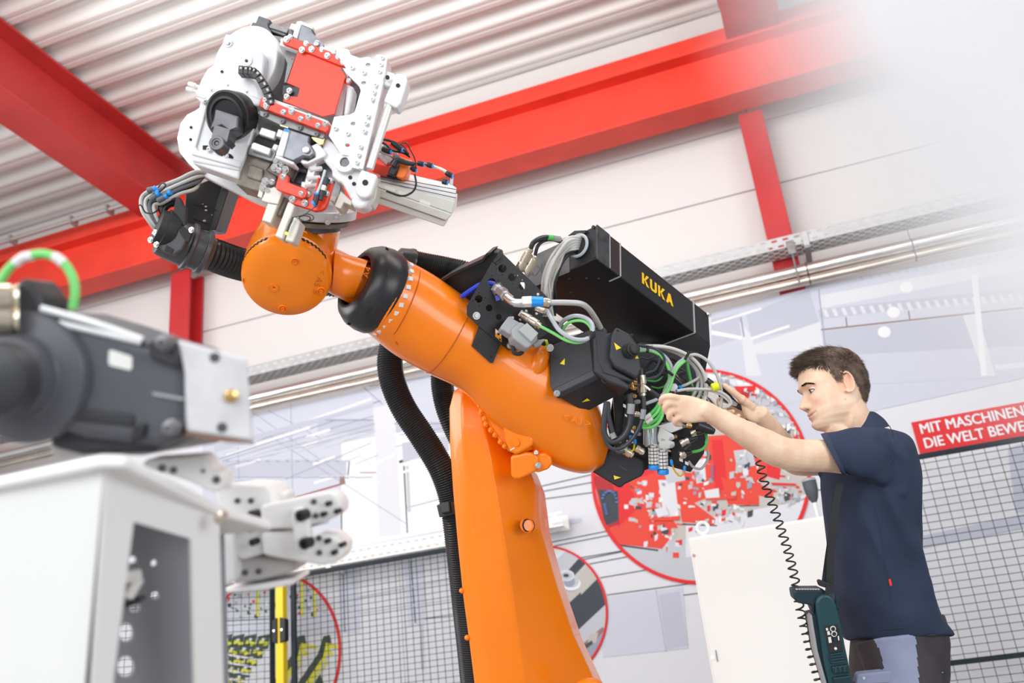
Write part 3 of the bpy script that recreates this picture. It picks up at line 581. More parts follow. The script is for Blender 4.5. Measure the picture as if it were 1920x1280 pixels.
# forearm: from the collar back to the rear casting
FA = [(757, 487, 683, 615, 2.80, .128, .02), (774, 494, 702, 632, 2.81, .13, .02), (820, 520, 742, 664, 2.84, .132, .02), (885, 566, 800, 697, 2.87, .135, .015), (945, 610, 868, 732, 2.91, .14, .01, 2.2), (992, 640, 925, 795, 2.94, .145, 0, 2.4),
      (1040, 665, 985, 842, 2.97, .15, 0, 2.6), (1090, 700, 1040, 872, 3.0, .15, 0, 2.9), (1121, 758, 1085, 884, 3.02, .15, 0, 3.2), (1136, 806, 1112, 882, 3.03, .14, 0, 3.2), (1144, 832, 1132, 870, 3.04, .12, 0, 3)]
g = G(); loft(g, FA, 48, 5); fa = B(g, 'forearm', ORANGE, robot, ang=60)
def fring(i0, f, grow, wd, name, m, par):                  # thin ring following the forearm
    a, b = FA[i0], FA[i0+1]; s = [a[k]+(b[k]-a[k])*f for k in range(7)]; g = G(); out = []
    for dd, gr in ((0, 0), (.001, grow), (wd, grow), (wd+.001, 0)):
        P1 = W(s[0], s[1], s[4]-s[6]); P2 = W(s[2], s[3], s[4]+s[6]); cn = (P1+P2)/2; A = (P2-P1)/2
        T = (W((b[0]+b[2])/2, (b[1]+b[3])/2, b[4])-W((a[0]+a[2])/2, (a[1]+a[3])/2, a[4])).normalized(); Bv = T.cross(A).normalized()*s[5]; q = 1+gr/A.length
        out.append([cn+T*dd+(A*math.cos(2*PI*k/48)+Bv*math.sin(2*PI*k/48))*q for k in range(48)])
    g.rings(out, False); return B(g, name, m, par)
SEAM = mat('seam_line', (.42, .06, .003), .5)
fring(1, .25, .0008, .0012, 'seam', SEAM, fa); fring(2, .95, .0008, .0012, 'seam', SEAM, fa); fring(0, .2, .003, .012, 'front_lip', ORANGE, fa)
# two plugs on the tube
for x, y, r in ((733, 630, .0135), (748, 640, .011)):
    p = W(x, y, 2.735); n = -(ray(x, y)+_U*.75).normalized(); n = (-ray(x, y).normalized()-_U*.55).normalized(); p = W(x, y, 2.742)
    g = G(); g.lathe(p, n, [(-.02, r), (.001, r), (.002, r*.9), (.0005, r*.85), (.0005, 0)], 20); pg = B(g, 'plug', ORANGE, fa); g = G(); g.lathe(p, n, [(-.01, r*1.1), (.0006, r*1.1), (.0006, r*1.0)], 20); B(g, 'plug_shadow_gap', SEAM, pg)
# lobe beside the motor, bolted arc, boss, bracket
g = G(); loft(g, [(1012, 646, 1026, 650, 2.875, .02), (998, 660, 1029, 668, 2.865, .04), (986, 680, 1025, 694, 2.865, .05), (978, 705, 1010, 720, 2.875, .045), (978, 728, 990, 735, 2.90, .03)], 20, 4); B(g, 'cast_lobe', ORANGE, fa)
arc = [(896, 745), (897, 762), (904, 782), (915, 800), (930, 820), (948, 838), (965, 850)]
g = G(); g.prism([W(x, y, 2.872) for x, y in ((890, 738), (893, 752), (901, 768), (911, 788), (926, 812), (941, 833), (955, 848), (978, 852), (1010, 838), (1000, 800), (950, 750), (910, 722))], _F*.10); af = B(g, 'joint_flange', ORANGE, fa, bevel=.008, seg=3)
for x, y in ((899, 760), (902, 772), (908, 785), (911, 795), (920, 806), (928, 815), (938, 828), (946, 836)):
    hexbolt(af, W(x, y, 2.868), (-.5, -.6, -.3), .006, 'rim_bolt', ORANGE2)
bp = Pl(W(950, 800, 2.852), W(980, 810, 2.845), W(960, 850, 2.852))
g = G(); g.pprism(bp, [(942, 795), (950, 788), (962, 788), (978, 800), (1000, 822), (1000, 835), (975, 850), (966, 853), (955, 846), (946, 825)], .07); bo = B(g, 'boss', ORANGE, fa, bevel=.009, seg=4)
g = G(); p = bp.at(967, 829); g.lathe(p-bp.n*.002, -bp.n, [(0, .0125), (.003, .012), (.003, .009), (.0015, .009), (.0015, 0)], 20); B(g, 'plug', ORANGE2, bo); g = G(); g.pprism(bp, [(957, 842), (965, 838), (965, 840), (957, 845)], .01, -.001); B(g, 'alignment_mark', WPL, bo)
p2 = Pl(W(955, 850, 2.86), W(1005, 850, 2.85), W(960, 895, 2.86))
g = G(); g.pprism(p2, [(957, 855), (985, 848), (1002, 849), (1010, 858), (1011, 876), (1004, 884), (975, 898), (965, 899), (958, 893)], .12); br = B(g, 'stop_bracket', ORANGE, robot, bevel=.007, seg=3)
g = G(); g.pprism(p2, [(1000, 850), (1022, 850), (1033, 858), (1035, 870), (1028, 880), (1008, 887), (1000, 884)], .08, .008); B(g, 'bumper', ORANGE, br, bevel=.006, seg=3)
screw(br, W(1009, 872, 2.845), -_F, .007); screw(br, W(1005, 848, 2.85), (0.3, -1, .5), .006)
# embossed lettering
def emboss(s, x, y, D, size, ang, par, m, nm='embossed_text', flip=1, tilt=(0, 0), off=.0, dep=None):
    pl = PD(D, tilt[0], tilt[1], (x, y)); ca, sa = math.cos(ang), math.sin(ang); g = G()
    text_g(g, s, lambda u, v, w_: pl.at(x+(u*ca*flip+v*sa), y+(u*sa*flip-v*ca)), size, off)
    o = B(g, nm, m, par, smooth=False); so = o.modifiers.new('s', 'SOLIDIFY'); so.thickness = .0012; so.offset = 0; return o
emboss('\u25c1 A3 \u25b7' if False else '< A3 >', 1054, 786, 2.838, 19, .28, fa, ORANGE2, tilt=(-.0, .0))
# black collar (rounded ring) around the wrist tube
ax0 = W(720, 552, 2.81); ax1 = W(560, 470, 2.70)
AX = (W(690, 535, 2.775)-W(740, 560, 2.825)).normalized()
def ringlathe(c, ax, prof, n=48, name='', m=None, par=None, **k):
    g = G(); g.lathe(c, ax, prof, n); return B(g, name, m, par, **k)
cc = (W(757, 487, 2.78)+W(683, 615, 2.82))/2
col = ringlathe(cc, AX, [(-.01, .112), (.0, .124), (.012, .130), (.035, .131), (.065, .125), (.088, .110), (.100, .090), (.099, .078), (.080, .076), (.0, .076)], 56, 'rubber_collar', RUBBER, robot, ang=60)
u = AX.orthogonal().normalized(); v = AX.cross(u)
for k in range(30):
    a = k*2*PI/30; p = cc+(u*math.cos(a)+v*math.sin(a))*.127-AX*.004
    if (p-cc).dot(_R)*.8-(p-cc).dot(_U) < -.03 or (p-cc).dot(_R) < -.02: continue
    inst(proto('clip_block', lambda g: g.cbox((0, 0, 0), .013, .012, .014), WPL), 'white_clip', col, p, u*math.cos(a)+v*math.sin(a))
g = G(); g.lathe(cc, AX, [(.02, .105), (.075, .080), (.078, .066), (.02, .066)], 40); B(g, 'inner_bellows', mat('dark_orange_bellows', (.35, .04, .005), .5), col)
for a in (0.3, 1.2, 2.2, 3.1, 4.1, 4.6, 5.2):
    d_r = u*math.cos(a)+v*math.sin(a); p = cc+d_r*.1245+AX*.066; g = G(); t_x = AX.cross(d_r); g.add([p+(t_x*math.cos(q)*.014+AX*math.sin(q)*.004)+d_r*.0015 for q in [k*PI/6 for k in range(12)]], [list(range(12))]); B(g, 'collar_slot', HOLE, col, smooth=False)
# wrist tube, tapering out of the collar
wt0 = cc+AX*.02; wt1 = W(625, 500, 2.73)
g = G(); g.cyl(W(715, 553, 2.80), W(600, 495, 2.72), .066, 40, .060)
wtb = B(g, 'wrist_tube', ORANGE, robot, ang=60)
g = G(); loft(g, [(628, 470, 622, 552, 2.70, .055), (655, 478, 640, 558, 2.715, .062), (690, 488, 662, 562, 2.745, .062)], 32, 4); B(g, 'wrist_casting', ORANGE, wtb)
emboss('A4', 690, 522, 2.695, 18, -1.2, wtb, ORANGE2)
# wrist drum: round domed cover facing the viewer
DA = -(ray(535, 510).normalized()+_U*.62+_R*.10).normalized()
dc = W(537, 520, 2.60)
g = G(); g.lathe(dc, DA, [(-.26, .075), (-.24, .10), (-.10, .118), (-.03, .121), (-.026, .117), (-.018, .117), (-.014, .121), (.0, .120), (.014, .114), (.024, .098), (.030, .070), (.032, 0)], 56)
drm = B(g, 'wrist_drum', ORANGE2, robot, ang=28)
du = (_U-DA*_U.dot(DA)).normalized(); dv = DA.cross(du)
DP = Pl.__new__(Pl); DP.n = -DA; DP.p = dc+DA*.030
for k in list(range(3, 11))+list(range(-11, -3)):
    a = k*.105+.1; p = dc+(du*math.cos(a)+dv*math.sin(a))*.1185-DA*.014
    inst(proto('slot', lambda g: g.cbox((0, 0, 0), .008, .013, .006), HOLE), 'vent_slot', drm, p, du*math.cos(a)+dv*math.sin(a), label=None)
for x, y in ((553, 490), (461, 530), (602, 545), (530, 578)):
    r_ = DP.at(x, y)-dc; r_ -= DA*r_.dot(DA); rr = min(r_.length, .112); p = dc+r_.normalized()*rr+DA*(.016 if rr > .10 else .030)
    g = G(); g.lathe(p, DA, [(-.004, .011), (.001, .011), (.002, .0095), (-.003, .009), (-.003, .005), (.003, .005), (.003, .0025), (0, .0025), (0, 0)], 18); B(g, 'cover_screw', ORANGE2, drm)
r_ = DP.at(514, 538)-dc; r_ -= DA*r_.dot(DA); p = dc+r_+DA*.0335
g = G(); g.lathe(p, DA, [(-.001, .0135), (.0006, .013), (.0006, .0115), (-.0004, .011), (.0006, .0105), (.0006, .004), (-.001, .003), (-.001, 0)], 20); B(g, 'centre_plug', ORANGE, drm)
g = G(); text_g(g, '< A5 >', lambda u, v, w_: DP.at(601+(u*-.38+v*.92), 504+(u*.92+v*.38))+DA*.0008, 17, -.3); B(g, 'embossed_text', SEAM, drm, smooth=False)
# neck from drum to tool flange
g = G(); loft(g, [(498, 415, 640, 408, 2.72, .09), (486, 435, 636, 430, 2.72, .094, 0, 2.8), (472, 462, 629, 470, 2.72, .10, 0, 2.6), (461, 495, 622, 505, 2.73, .10), (466, 530, 614, 530, 2.74, .09)], 40, 5)
nk = B(g, 'wrist_neck', ORANGE, robot, ang=60)
for x, y, r in ((565, 443, .021),):
    p = W(x, y, 2.60); g = G(); g.lathe(p, DA, [(-.02, r), (.003, r), (.005, r*.9), (.003, r*.85), (.003, r*.75), (.008, r*.6), (.008, 0)], 22); B(g, 'oil_plug', ORANGE2, nk)
FN = (W(570, 380, 2.68)-W(563, 450, 2.68)).normalized()*.93-_F*.25; FN.normalize()
fc = W(572, 412, 2.70)
g = G(); g.lathe(fc-FN*.02, FN, [(0, .104), (.02, .104), (.021, .10), (.035, .098)], 48); fl_ = B(g, 'tool_flange', DSTEEL, robot)
fu = FN.orthogonal().normalized(); fv = FN.cross(fu)
for k in range(16):
    a = k*PI/8; hexbolt(fl_, fc+(fu*math.cos(a)+fv*math.sin(a))*.104+FN*.004, FN, .005)
# rear drive motors ------------------------------------------------------------
TRI = YELLOW
def tri(par, pl, pts, d=.0008):
    g = G(); g.pprism(pl, pts, .0008, -d); return B(g, 'warning_triangle', TRI, par, smooth=False, label='yellow warning triangle')
md = bpy.data.objects.new('drive_motor', None)
# motor 1 body
m1 = Pl(W(1029, 648, 2.868), W(1118, 611, 2.868), W(1029, 722, 2.813)); ext = Vector(_F)*.20+_R*.02
g = G(); g.rings([[W(1029, 648, 2.87), W(1029, 722, 2.815), W(1040, 742, 2.80), W(1098, 774, 2.88), W(1085, 690, 3.02)], [W(1118, 611, 2.87), W(1124, 684, 2.80), W(1127, 700, 2.79), W(1180, 731, 2.88), W(1175, 650, 3.02)]])
mo = B(g, 'drive_motor', MOTOR, robot, bevel=.006, seg=3)
g = G(); g.rings([[W(1036, 728, 2.803), W(1038, 742, 2.795), W(1048, 748, 2.80), W(1042, 735, 2.83)], [W(1122, 688, 2.79), W(1125, 700, 2.783), W(1134, 706, 2.79), W(1128, 692, 2.82)]]); B(g, 'moulded_ridge', MOTOR, mo, bevel=.003)
for f in (.38, .40):
    g = G(); a, b = W(1029+f*92, 648-f*37, 2.868), W(1036+f*88, 735-f*38, 2.80); g.tube([a, b], .0006, 5, False); B(g, 'casing_joint', BLKC, mo)
m2 = Pl(W(1120, 620, 2.80), W(1185, 640, 2.80), W(1150, 710, 2.77))
g = G(); g.pprism(m2, [(1110, 613), (1124, 606), (1138, 616), (1146, 640), (1150, 698), (1181, 720), (1180, 731), (1140, 716), (1126, 706), (1114, 698)], .12, .002); B(g, 'motor_flange', MOTOR, mo, bevel=.006)
g = G(); g.pprism(m2, [(1143, 632), (1153, 615), (1180, 629), (1190, 645), (1201, 696), (1192, 712), (1150, 690), (1140, 672)], .09, -.02); g.cur = 0
mc = B(g, 'motor_cap', MOTOR, mo, bevel=.007, seg=3)
g = G(); g.pprism(m2, [(1117, 633), (1146, 622), (1150, 690), (1190, 712), (1180, 716), (1130, 700), (1121, 675)], .08, .0); B(g, 'cap_base', MOTOR, mo, bevel=.005)
kc = m2.at(1178, 661)-m2.n*.02; kn = (-m2.n+_R*.35).normalized()
g = G(); g.lathe(kc, kn, [(-.005, .023), (.004, .023), (.005, .020), (.008, .020), (.009, .022), (.013, .022), (.014, .018), (.018, .018), (.019, .020), (.024, .020), (.026, .017), (.035, .015), (.037, .012), (.037, 0)], 26); B(g, 'cap_knob', BLACKM, mc)
for x, y in ((1156, 622), (1182, 631), (1166, 695), (1198, 697)): screw(mc, m2.at(x, y)-m2.n*.02, -m2.n, .003, m=BLACKM)
for x, y in ((1044, 737), (1031, 652)): screw(mo, W(x, y, 2.79), -_F+_U*-.2, .0075)
tri(mo, m1, [(1060, 671), (1050, 682), (1061, 685)], .002); tri(mc, m2, [(1149, 645), (1153, 659), (1162, 655)], .0215); tri(mc, m2, [(1191, 667), (1188, 675), (1195, 675)], .0215)
pb = Pl(W(1040, 742, 2.798), W(1127, 700, 2.788), W(1098, 774, 2.878)); tri(mo, pb, [(1101, 746), (1091, 753), (1106, 750)], .002)
g = G(); g.lathe(W(1134, 711, 2.785), -_F, [(-.01, .012), (.004, .012), (.005, .006), (0, .005), (0, 0)], 16); B(g, 'socket_bolt', BLACKM, mo)
# motor 2 underneath
g = G(); g.hexa([W(1108, 882, 2.93), W(1142, 843, 2.93), W(1208, 880, 3.0), W(1206, 900, 3.0)][:4], [W(1130, 898, 2.90), W(1165, 860, 2.90), W(1208, 884, 2.97), W(1168, 915, 2.95)])
pm = Pl(W(1108, 882, 2.93), W(1200, 885, 2.95), W(1165, 915, 2.93)); g = G(); g.prism([W(x, y, 2.94) for x, y in ((1100, 878), (1150, 840), (1209, 862), (1209, 885), (1203, 893), (1172, 908), (1165, 915), (1158, 913))], _F*.14)
mm = B(g, 'lower_motor', MOTOR, robot, bevel=.006)
g = G(); g.pprism(pm, [(1150, 868), (1172, 872), (1208, 885), (1200, 892), (1168, 882)], .01, -.006); B(g, 'motor_ledge', MOTOR, mm, bevel=.002)
tri(mm, pm, [(1150, 891), (1152, 899), (1164, 895)], .002)
# black connector plate with real holes
cp = Pl(W(940, 480, 2.76), W(1010, 600, 2.80), W(880, 580, 2.74))
C2_ = lambda pts: cr(820, 420, 4.572, pts)
outl = C2_([(470, 325), (535, 245), (575, 265), (1000, 680), (900, 790), (960, 930), (700, 1085), (610, 1080), (360, 880), (255, 780), (255, 700)])
hl = []
for x, y, r in ((558, 380, 36), (465, 495, 34), (355, 640, 34), (445, 718, 30), (527, 795, 26), (730, 530, 34), (640, 455, 34), (558, 320, 5), (610, 368, 5), (505, 385, 5), (555, 437, 5), (520, 485, 5), (413, 510, 5), (468, 440, 5), (465, 555, 5), (305, 658, 5), (410, 632, 5), (357, 588, 5), (357, 700, 5), (595, 470, 5), (645, 510, 5), (690, 440, 5), (778, 525, 5), (730, 478, 5), (685, 550, 5), (728, 592, 5), (860, 600, 7), (850, 765, 6), (762, 865, 6)):
    q = C2_([(x, y)])[0]; hl.append((q[0], q[1], r/4.572))
g = G(); g.plate(cp, outl, hl, .004); pan = B(g, 'connector_plate', BLACK, robot, smooth=False, ang=20)
g = G(); g.plate(cp, C2_([(360, 870), (545, 1030), (480, 1190), (460, 1190), (300, 1045)]), [(q[0], q[1], 1.3) for q in C2_([(372, 950), (337, 1038), (497, 1055), (465, 1140)])], .004, .004); B(g, 'lower_tab', BLACK, pan, smooth=False)
g = G(); g.pprism(cp, C2_([(475, 322), (545, 262), (556, 272), (490, 335)]), .003, -.004); g.pprism(cp, C2_([(495, 340), (552, 288), (560, 298), (510, 350)]), .003, -.004); B(g, 'bent_lip', BLACK, pan, bevel=.001)
# bent guard plate behind, with dark curve
gp = Pl(W(830, 525, 2.86), W(935, 475, 2.80), W(880, 560, 2.86))
g = G(); g.pprism(gp, [(822, 528), (850, 510), (908, 483), (917, 473), (926, 471), (936, 474), (942, 500), (905, 560), (880, 568), (850, 545)], .05); gd = B(g, 'cable_guard', BLACK, robot, bevel=.004)
g = G(); g.pprism(gp, [(822, 526), (850, 508), (908, 481), (916, 471), (926, 468), (924, 473), (917, 478), (910, 488), (852, 514), (828, 529)], .09, -.03); B(g, 'guard_edge', BLACK, gd, bevel=.002)
for x, y in C2_([(335, 785), (625, 1040), (965, 1060), (862, 602), (762, 745), (712, 818), (850, 765), (645, 803)]):
    big = (x, y) in C2_([(335, 785), (625, 1040), (965, 1060)])
    (hexbolt if big else screw)(pan, cp.at(x, y), -cp.n, .0075 if big else .0032)
g = G(); g.pprism(cp, C2_([(492, 612), (525, 612), (535, 650), (505, 660)]), .0008, -.0008); B(g, 'label_plate', mat('violet_label', (.16, .16, .75), .5), pan)
g = G(); g.pprism(cp, C2_([(690, 780), (722, 735), (742, 748), (712, 795)]), .0008, -.0008); B(g, 'label_plate', WPL, pan)
g = G(); g.cur = 0; g.pprism(cp, C2_([(497, 895), (548, 935), (550, 1012), (495, 960)]), .0008, -.0012); g.cur = 1; g.pprism(cp, C2_([(499, 899), (546, 937), (546, 958), (499, 935)]), .0006, -.0016)
g.cur = 2; g.pprism(cp, C2_([(510, 930), (530, 935), (535, 950), (515, 950)]), .0005, -.002); g.pprism(cp, C2_([(525, 975), (545, 985), (545, 1000), (530, 992)]), .0005, -.0018); B(g, 'warning_label', [mat('orange_label', (.95, .35, .01), .5), WPL, BLKC, ], pan, label='small orange and white warning label')
g = G(); g.prism([W(x, y, 2.93) for x, y in ((905, 500), (940, 478), (1012, 585), (1060, 610), (1052, 668), (960, 655), (890, 580))], _F*.03); B(g, 'back_bracket', BLACKM, robot, bevel=.003)
# air elbow + blue sleeve + grey pipe
def fit(par, name, a, b, prof, m, n=20, **k):                # lathe from pixel a to b; prof: (fraction, px radius)
    A_, B_ = W(*a), W(*b); L = (B_-A_).length; s = a[2]/FPX; g = G()
    g.lathe(A_, B_-A_, [(f*L, r*s) for f, r in prof], n); return B(g, name, m, par, **k)
Dp = 2.74
el = fit(pan, 'air_coupling', (931, 540, 2.76), (958, 563, 2.71), [(0, 13), (.1, 13), (.1, 9), (.3, 9), (.3, 11.5), (.6, 11.5), (.6, 9), (1, 9)], CHROME, 6)
g = G(); g.tube([W(950, 557, 2.72), W(962, 566, 2.70), W(975, 568, 2.69), W(985, 566, 2.69)], .0125, 14); B(g, 'elbow', CHROME, el)
fit(el, 'union_nut', (978, 566, 2.69), (999, 565, 2.69), [(0, 8), (.1, 10.5), (.9, 10.5), (1, 8)], ALU, 6)
fit(el, 'blue_sleeve', (996, 565, 2.69), (1019, 566, 2.69), [(0, 9.5), (.05, 10.5), (.95, 10.5), (1, 9)], LBLUE, 8)
fit(el, 'end_nut', (1018, 566, 2.69), (1032, 567, 2.69), [(0, 8.5), (.5, 9), (.9, 8), (1, 7)], BRASS, 12)
g = G(); g.tube([W(1030, 567, 2.69), W(1060, 567, 2.69), W(1088, 569, 2.70), W(1103, 578, 2.72), W(1116, 596, 2.76), W(1126, 614, 2.80)], .0082, 14); B(g, 'grey_pipe', mat('grey_tube', (.50, .50, .50), .3, .1), el)
# round connectors and their cables
def conn(par, a, b, m=BRASS, s=1.0):
    return fit(par, 'round_connector', a, b, [(0, 8*s), (.12, 9*s), (.4, 9*s), (.42, 7.5*s), (.5, 7.5*s), (.52, 8.5*s), (.8, 8.5*s), (.84, 6*s), (.95, 6.5*s), (1, 4*s)], m)
c1 = conn(pan, (980, 590, 2.76), (1014, 612, 2.72)); conn(pan, (1006, 578, 2.76), (1026, 586, 2.74), s=.8)
cable(c1, 'green_cable', [(1012, 611, 2.72), (1035, 623, 2.70), (1062, 638, 2.68), (1085, 642, 2.68), (1104, 634, 2.69), (1109, 618, 2.70), (1098, 604, 2.72), (1080, 601, 2.73), (1062, 608, 2.75), (1056, 622, 2.78), (1064, 634, 2.82)], .0045, LGREEN)
cable(c1, 'blue_grey_cable', [(1026, 582, 2.74), (1036, 600, 2.70), (1050, 620, 2.68), (1075, 635, 2.67), (1098, 636, 2.68), (1110, 625, 2.69), (1110, 608, 2.70), (1098, 596, 2.72), (1078, 592, 2.73), (1058, 600, 2.76), (1048, 615, 2.80)], .0065, BGREY)
g = G(); g.tube([W(1112, 622, 2.695), W(1105, 632, 2.685), W(1112, 629, 2.70)], .009, 8); B(g, 'cable_tie', BLKC, c1)
for a, b in (((969, 512, 2.80), (996, 465, 2.78)), ((986, 512, 2.80), (1004, 479, 2.79))): conn(pan, a, b, s=.95)
cable(pan, 'black_cable', [(994, 468, 2.78), (1000, 455, 2.78), (1015, 446, 2.80), (1030, 445, 2.82), (1050, 450, 2.86)], .0075, BLKC); cable(pan, 'black_cable', [(1003, 480, 2.79), (1008, 462, 2.79), (1018, 452, 2.81), (1035, 449, 2.84), (1050, 453, 2.88)], .0055, BLKC)
fit(pan, 'green_band', (1027, 445, 2.81), (1036, 446, 2.82), [(0, 5.2), (1, 5.2)], GREEN); fit(pan, 'grey_sleeve', (1036, 446, 2.82), (1049, 448, 2.85), [(0, 5.5), (1, 5.5)], PGREY)
# big grey connector hood
hp = Pl(W(950, 610, 2.715), W(1010, 640, 2.725), W(975, 650, 2.70))
g = G(); g.pprism(hp, C2_([(545, 875), (610, 790), (640, 785), (650, 810), (740, 860), (630, 950), (570, 910), (548, 900)]), .03); hd = B(g, 'connector_hood', PGREY, pan, bevel=.003)
g = G(); g.pprism(hp, C2_([(625, 920), (700, 850), (760, 880), (850, 960), (850, 1000), (770, 1075), (740, 1065), (640, 990)]), .045, -.012); B(g, 'hood_body', PGREY, hd, bevel=.004)
g = G(); g.pprism(hp, C2_([(680, 930), (750, 870), (850, 960), (790, 1035)]), .02, -.022); B(g, 'hood_lid', mat('grey_plastic_light', (.45, .46, .46), .4), hd, bevel=.003)
cable(hd, 'black_cable', [(962, 645, 2.73), (963, 660, 2.72), (975, 663, 2.72), (983, 655, 2.73)], .006, BLKC)
fit(hd, 'cable_gland', (1000, 648, 2.74), (1022, 636, 2.75), [(0, 6), (.5, 7), (.6, 4.5), (.9, 2), (1, .5)], PGREY); cable(hd, 'ground_wire', [(1024, 638, 2.78), (1026, 646, 2.80), (1022, 652, 2.82)], .004, mat('yellow_green', (.55, .75, .05), .4))
cable(pan, 'blue_hose', [(866, 556, 2.80), (885, 543, 2.785), (905, 532, 2.775), (925, 532, 2.775), (935, 540, 2.775)], .0075, mat('blue_hose', (.01, .06, .75), .35))
# ------------------------------------------------------------ black electronics box with yellow lettering
A0 = (1118, 422, 2.86); LR = (1329, 589, 3.16)
pA, pL, pE = W(*A0), W(*LR), W(984, 487, 3.02); pH = W(1118, 484.5, 2.83)
bx = thing('electronics_box', (pA+pL)/2-Vector((0, 0, .2)), 'long black sheet-metal electronics box with yellow lettering on top of the robot arm', 'electronics box')
Lv, Ev, Hv = pL-pA, pE-pA, pH-pA
g = G(); q2 = W(1332, 647, 3.13)
g.hexa([pA, pL, q2, pH], [pA+Ev, pL+Ev, q2+Ev, pH+Ev]); hb = B(g, 'housing', BLACK, bx, bevel=.003)
fpl = Pl(pA, pL, pH)
def onf(u, v, off=0): a = pA.lerp(pL, u); b = pH.lerp(q2, u); return a.lerp(b, v)-fpl.n*off
for u0, u1, nm in ((.0, .10, 'end_cover'), ):
    g = G(); g.hexa([onf(u0, -.02, .004), onf(u1, -.02, .004), onf(u1, 1.02, .004), onf(u0, 1.02, .004)], [onf(u0, -.02, -.002)+Ev*.0, onf(u1, -.02, -.002), onf(u1, 1.02, -.002), onf(u0, 1.02, -.002)]); B(g, nm, mat('scuffed_black', (.05, .05, .055), .45, 0, .2, 40, .6, 30), hb, bevel=.002)
BRN = mat('brown_black', (.035, .018, .018), .4)
g = G(); g.hexa([onf(.10, 0, .0015), onf(.187, 0, .0015), onf(.187, 1, .0015), onf(.10, 1, .0015)], [onf(.10, 0), onf(.187, 0), onf(.187, 1), onf(.10, 1)]); B(g, 'cover_strip', BRN, hb)
EDGE = mat('bright_edge', (.55, .55, .56), .35, .3)
for u0 in (.100, .187, .842):
    g = G(); g.hexa([onf(u0, 0, .0045), onf(u0+.006, 0, .0045), onf(u0+.006, 1, .0045), onf(u0, 1, .0045)], [onf(u0, 0), onf(u0+.006, 0), onf(u0+.006, 1), onf(u0, 1)]); B(g, 'panel_seam', EDGE, hb)
bn = (Ev.cross(Lv)).normalized(); bn = bn if bn.dot(Hv) > 0 else -bn
def onb(u, v, off=0): return pH.lerp(q2, u)+Ev*v+bn*off
g = G(); g.hexa([onb(.842, 0, .002), onb(.85, 0, .002), onb(.85, .55, .002), onb(.842, .55, .002)], [onb(.842, 0), onb(.85, 0), onb(.85, .55), onb(.842, .55)]); B(g, 'panel_seam', EDGE, hb)
g = G(); g.hexa([onb(.187, 0, .002), onb(.195, 0, .002), onb(.195, .14, .002), onb(.187, .14, .002)], [onb(.187, 0), onb(.195, 0), onb(.195, .14), onb(.187, .14)]); B(g, 'panel_seam', EDGE, hb)
for u_, v_ in ((.05, .45), (.10, .3), (.14, .2), (.15, .6), (.03, .8), (.2, .85)):
    screw(hb, onb(u_, v_, 0), bn, .003, m=DSTEEL)
# K U K A letters as flat yellow strokes on the long face
LET = {'K': [[(0, 0), (.26, 0), (.26, 1), (0, 1)], [(.26, .42), (.62, 1), (.95, 1), (.50, .50), (.95, 0), (.62, 0), (.26, .56)]],
       'U': [[(0, 1), (.26, 1), (.26, .28), (.34, .2), (.56, .2), (.64, .28), (.64, 1), (.9, 1), (.9, .18), (.72, 0), (.18, 0), (0, .18)]],
       'A': [[(0, 0), (.36, 1), (.64, 1), (1, 0), (.74, 0), (.66, .2), (.34, .2), (.27, 0)]]}
g = G(); s0 = .378; sw = .085
for i, ch in enumerate('KUKA'):
    for poly in LET[ch]:
        pts = []
        for a, b in poly:
            u_ = s0+(i*1.0+a*.90)*sw*.83; vv = .685-b*.335
            pts.append(onf(u_, vv, .0015))
        g.prism(pts, fpl.n*.001)
    if ch == 'A':
        pass
B(g, 'yellow_lettering', mat('yellow_print', (1.0, .58, .0), .45), hb, smooth=False, label='yellow four-letter maker lettering')
# lower bent rear panel
g = G(); v0 = [onb(.842, 0), onb(1, 0), W(1322, 700, 3.10), W(1255, 755, 3.14), onb(.842, .62)]
g.prism(v0, _F*.02); B(g, 'rear_panel', BLACK, hb, bevel=.002)
screw(hb, onf(.985, .04, 0), _R-_F*.4, .006)
# end face details: cable grommet
ep = Pl(pA, pA+Ev, pH)
gc = ep.at(1087, 462); en = -ep.n
g = G(); g.lathe(gc, en, [(-.002, .030), (.006, .038), (.010, .039), (.014, .036), (.012, .030), (.0, .028)], 28); gr = B(g, 'grommet_ring', BGREY, hb)
g = G(); g.lathe(gc, en, [(0, .031), (.003, .031), (.003, 0)], 24); B(g, 'opening', HOLE, hb)
g = G(); a0 = [ep.at(1068, 443), ep.at(1080, 434), ep.at(1101, 433), ep.at(1100, 438), ep.at(1085, 440)]; g.prism(a0, en*.008); B(g, 'bent_tab', BLACKM, hb)
for x, y in ((1113, 426), (1114, 481)): g = G(); g.lathe(ep.at(x, y), en, [(0, .006), (.003, .006), (.003, 0)], 10); B(g, 'corner_screw', HOLE, hb)
g = G(); text_g(g, 'KUKA', lambda x, y, w_: ep.at(1052-x*.93, 493+x*.47-y) + en*.0015, 26, 0)
B(g, 'embossed_text', mat('emboss_grey', (.09, .09, .095), .5), hb, smooth=False)
g = G(); g.hexa([ep.at(984, 487)+en*.001, ep.at(1068, 448)+en*.001, ep.at(1068, 510)+en*.001, ep.at(984, 545)+en*.001], [ep.at(984, 487), ep.at(1068, 448), ep.at(1068, 510), ep.at(984, 545)]); B(g, 'end_plate', mat('scuffed_grey', (.16, .16, .165), .5, 0, .2, 30, .4, 20), hb)
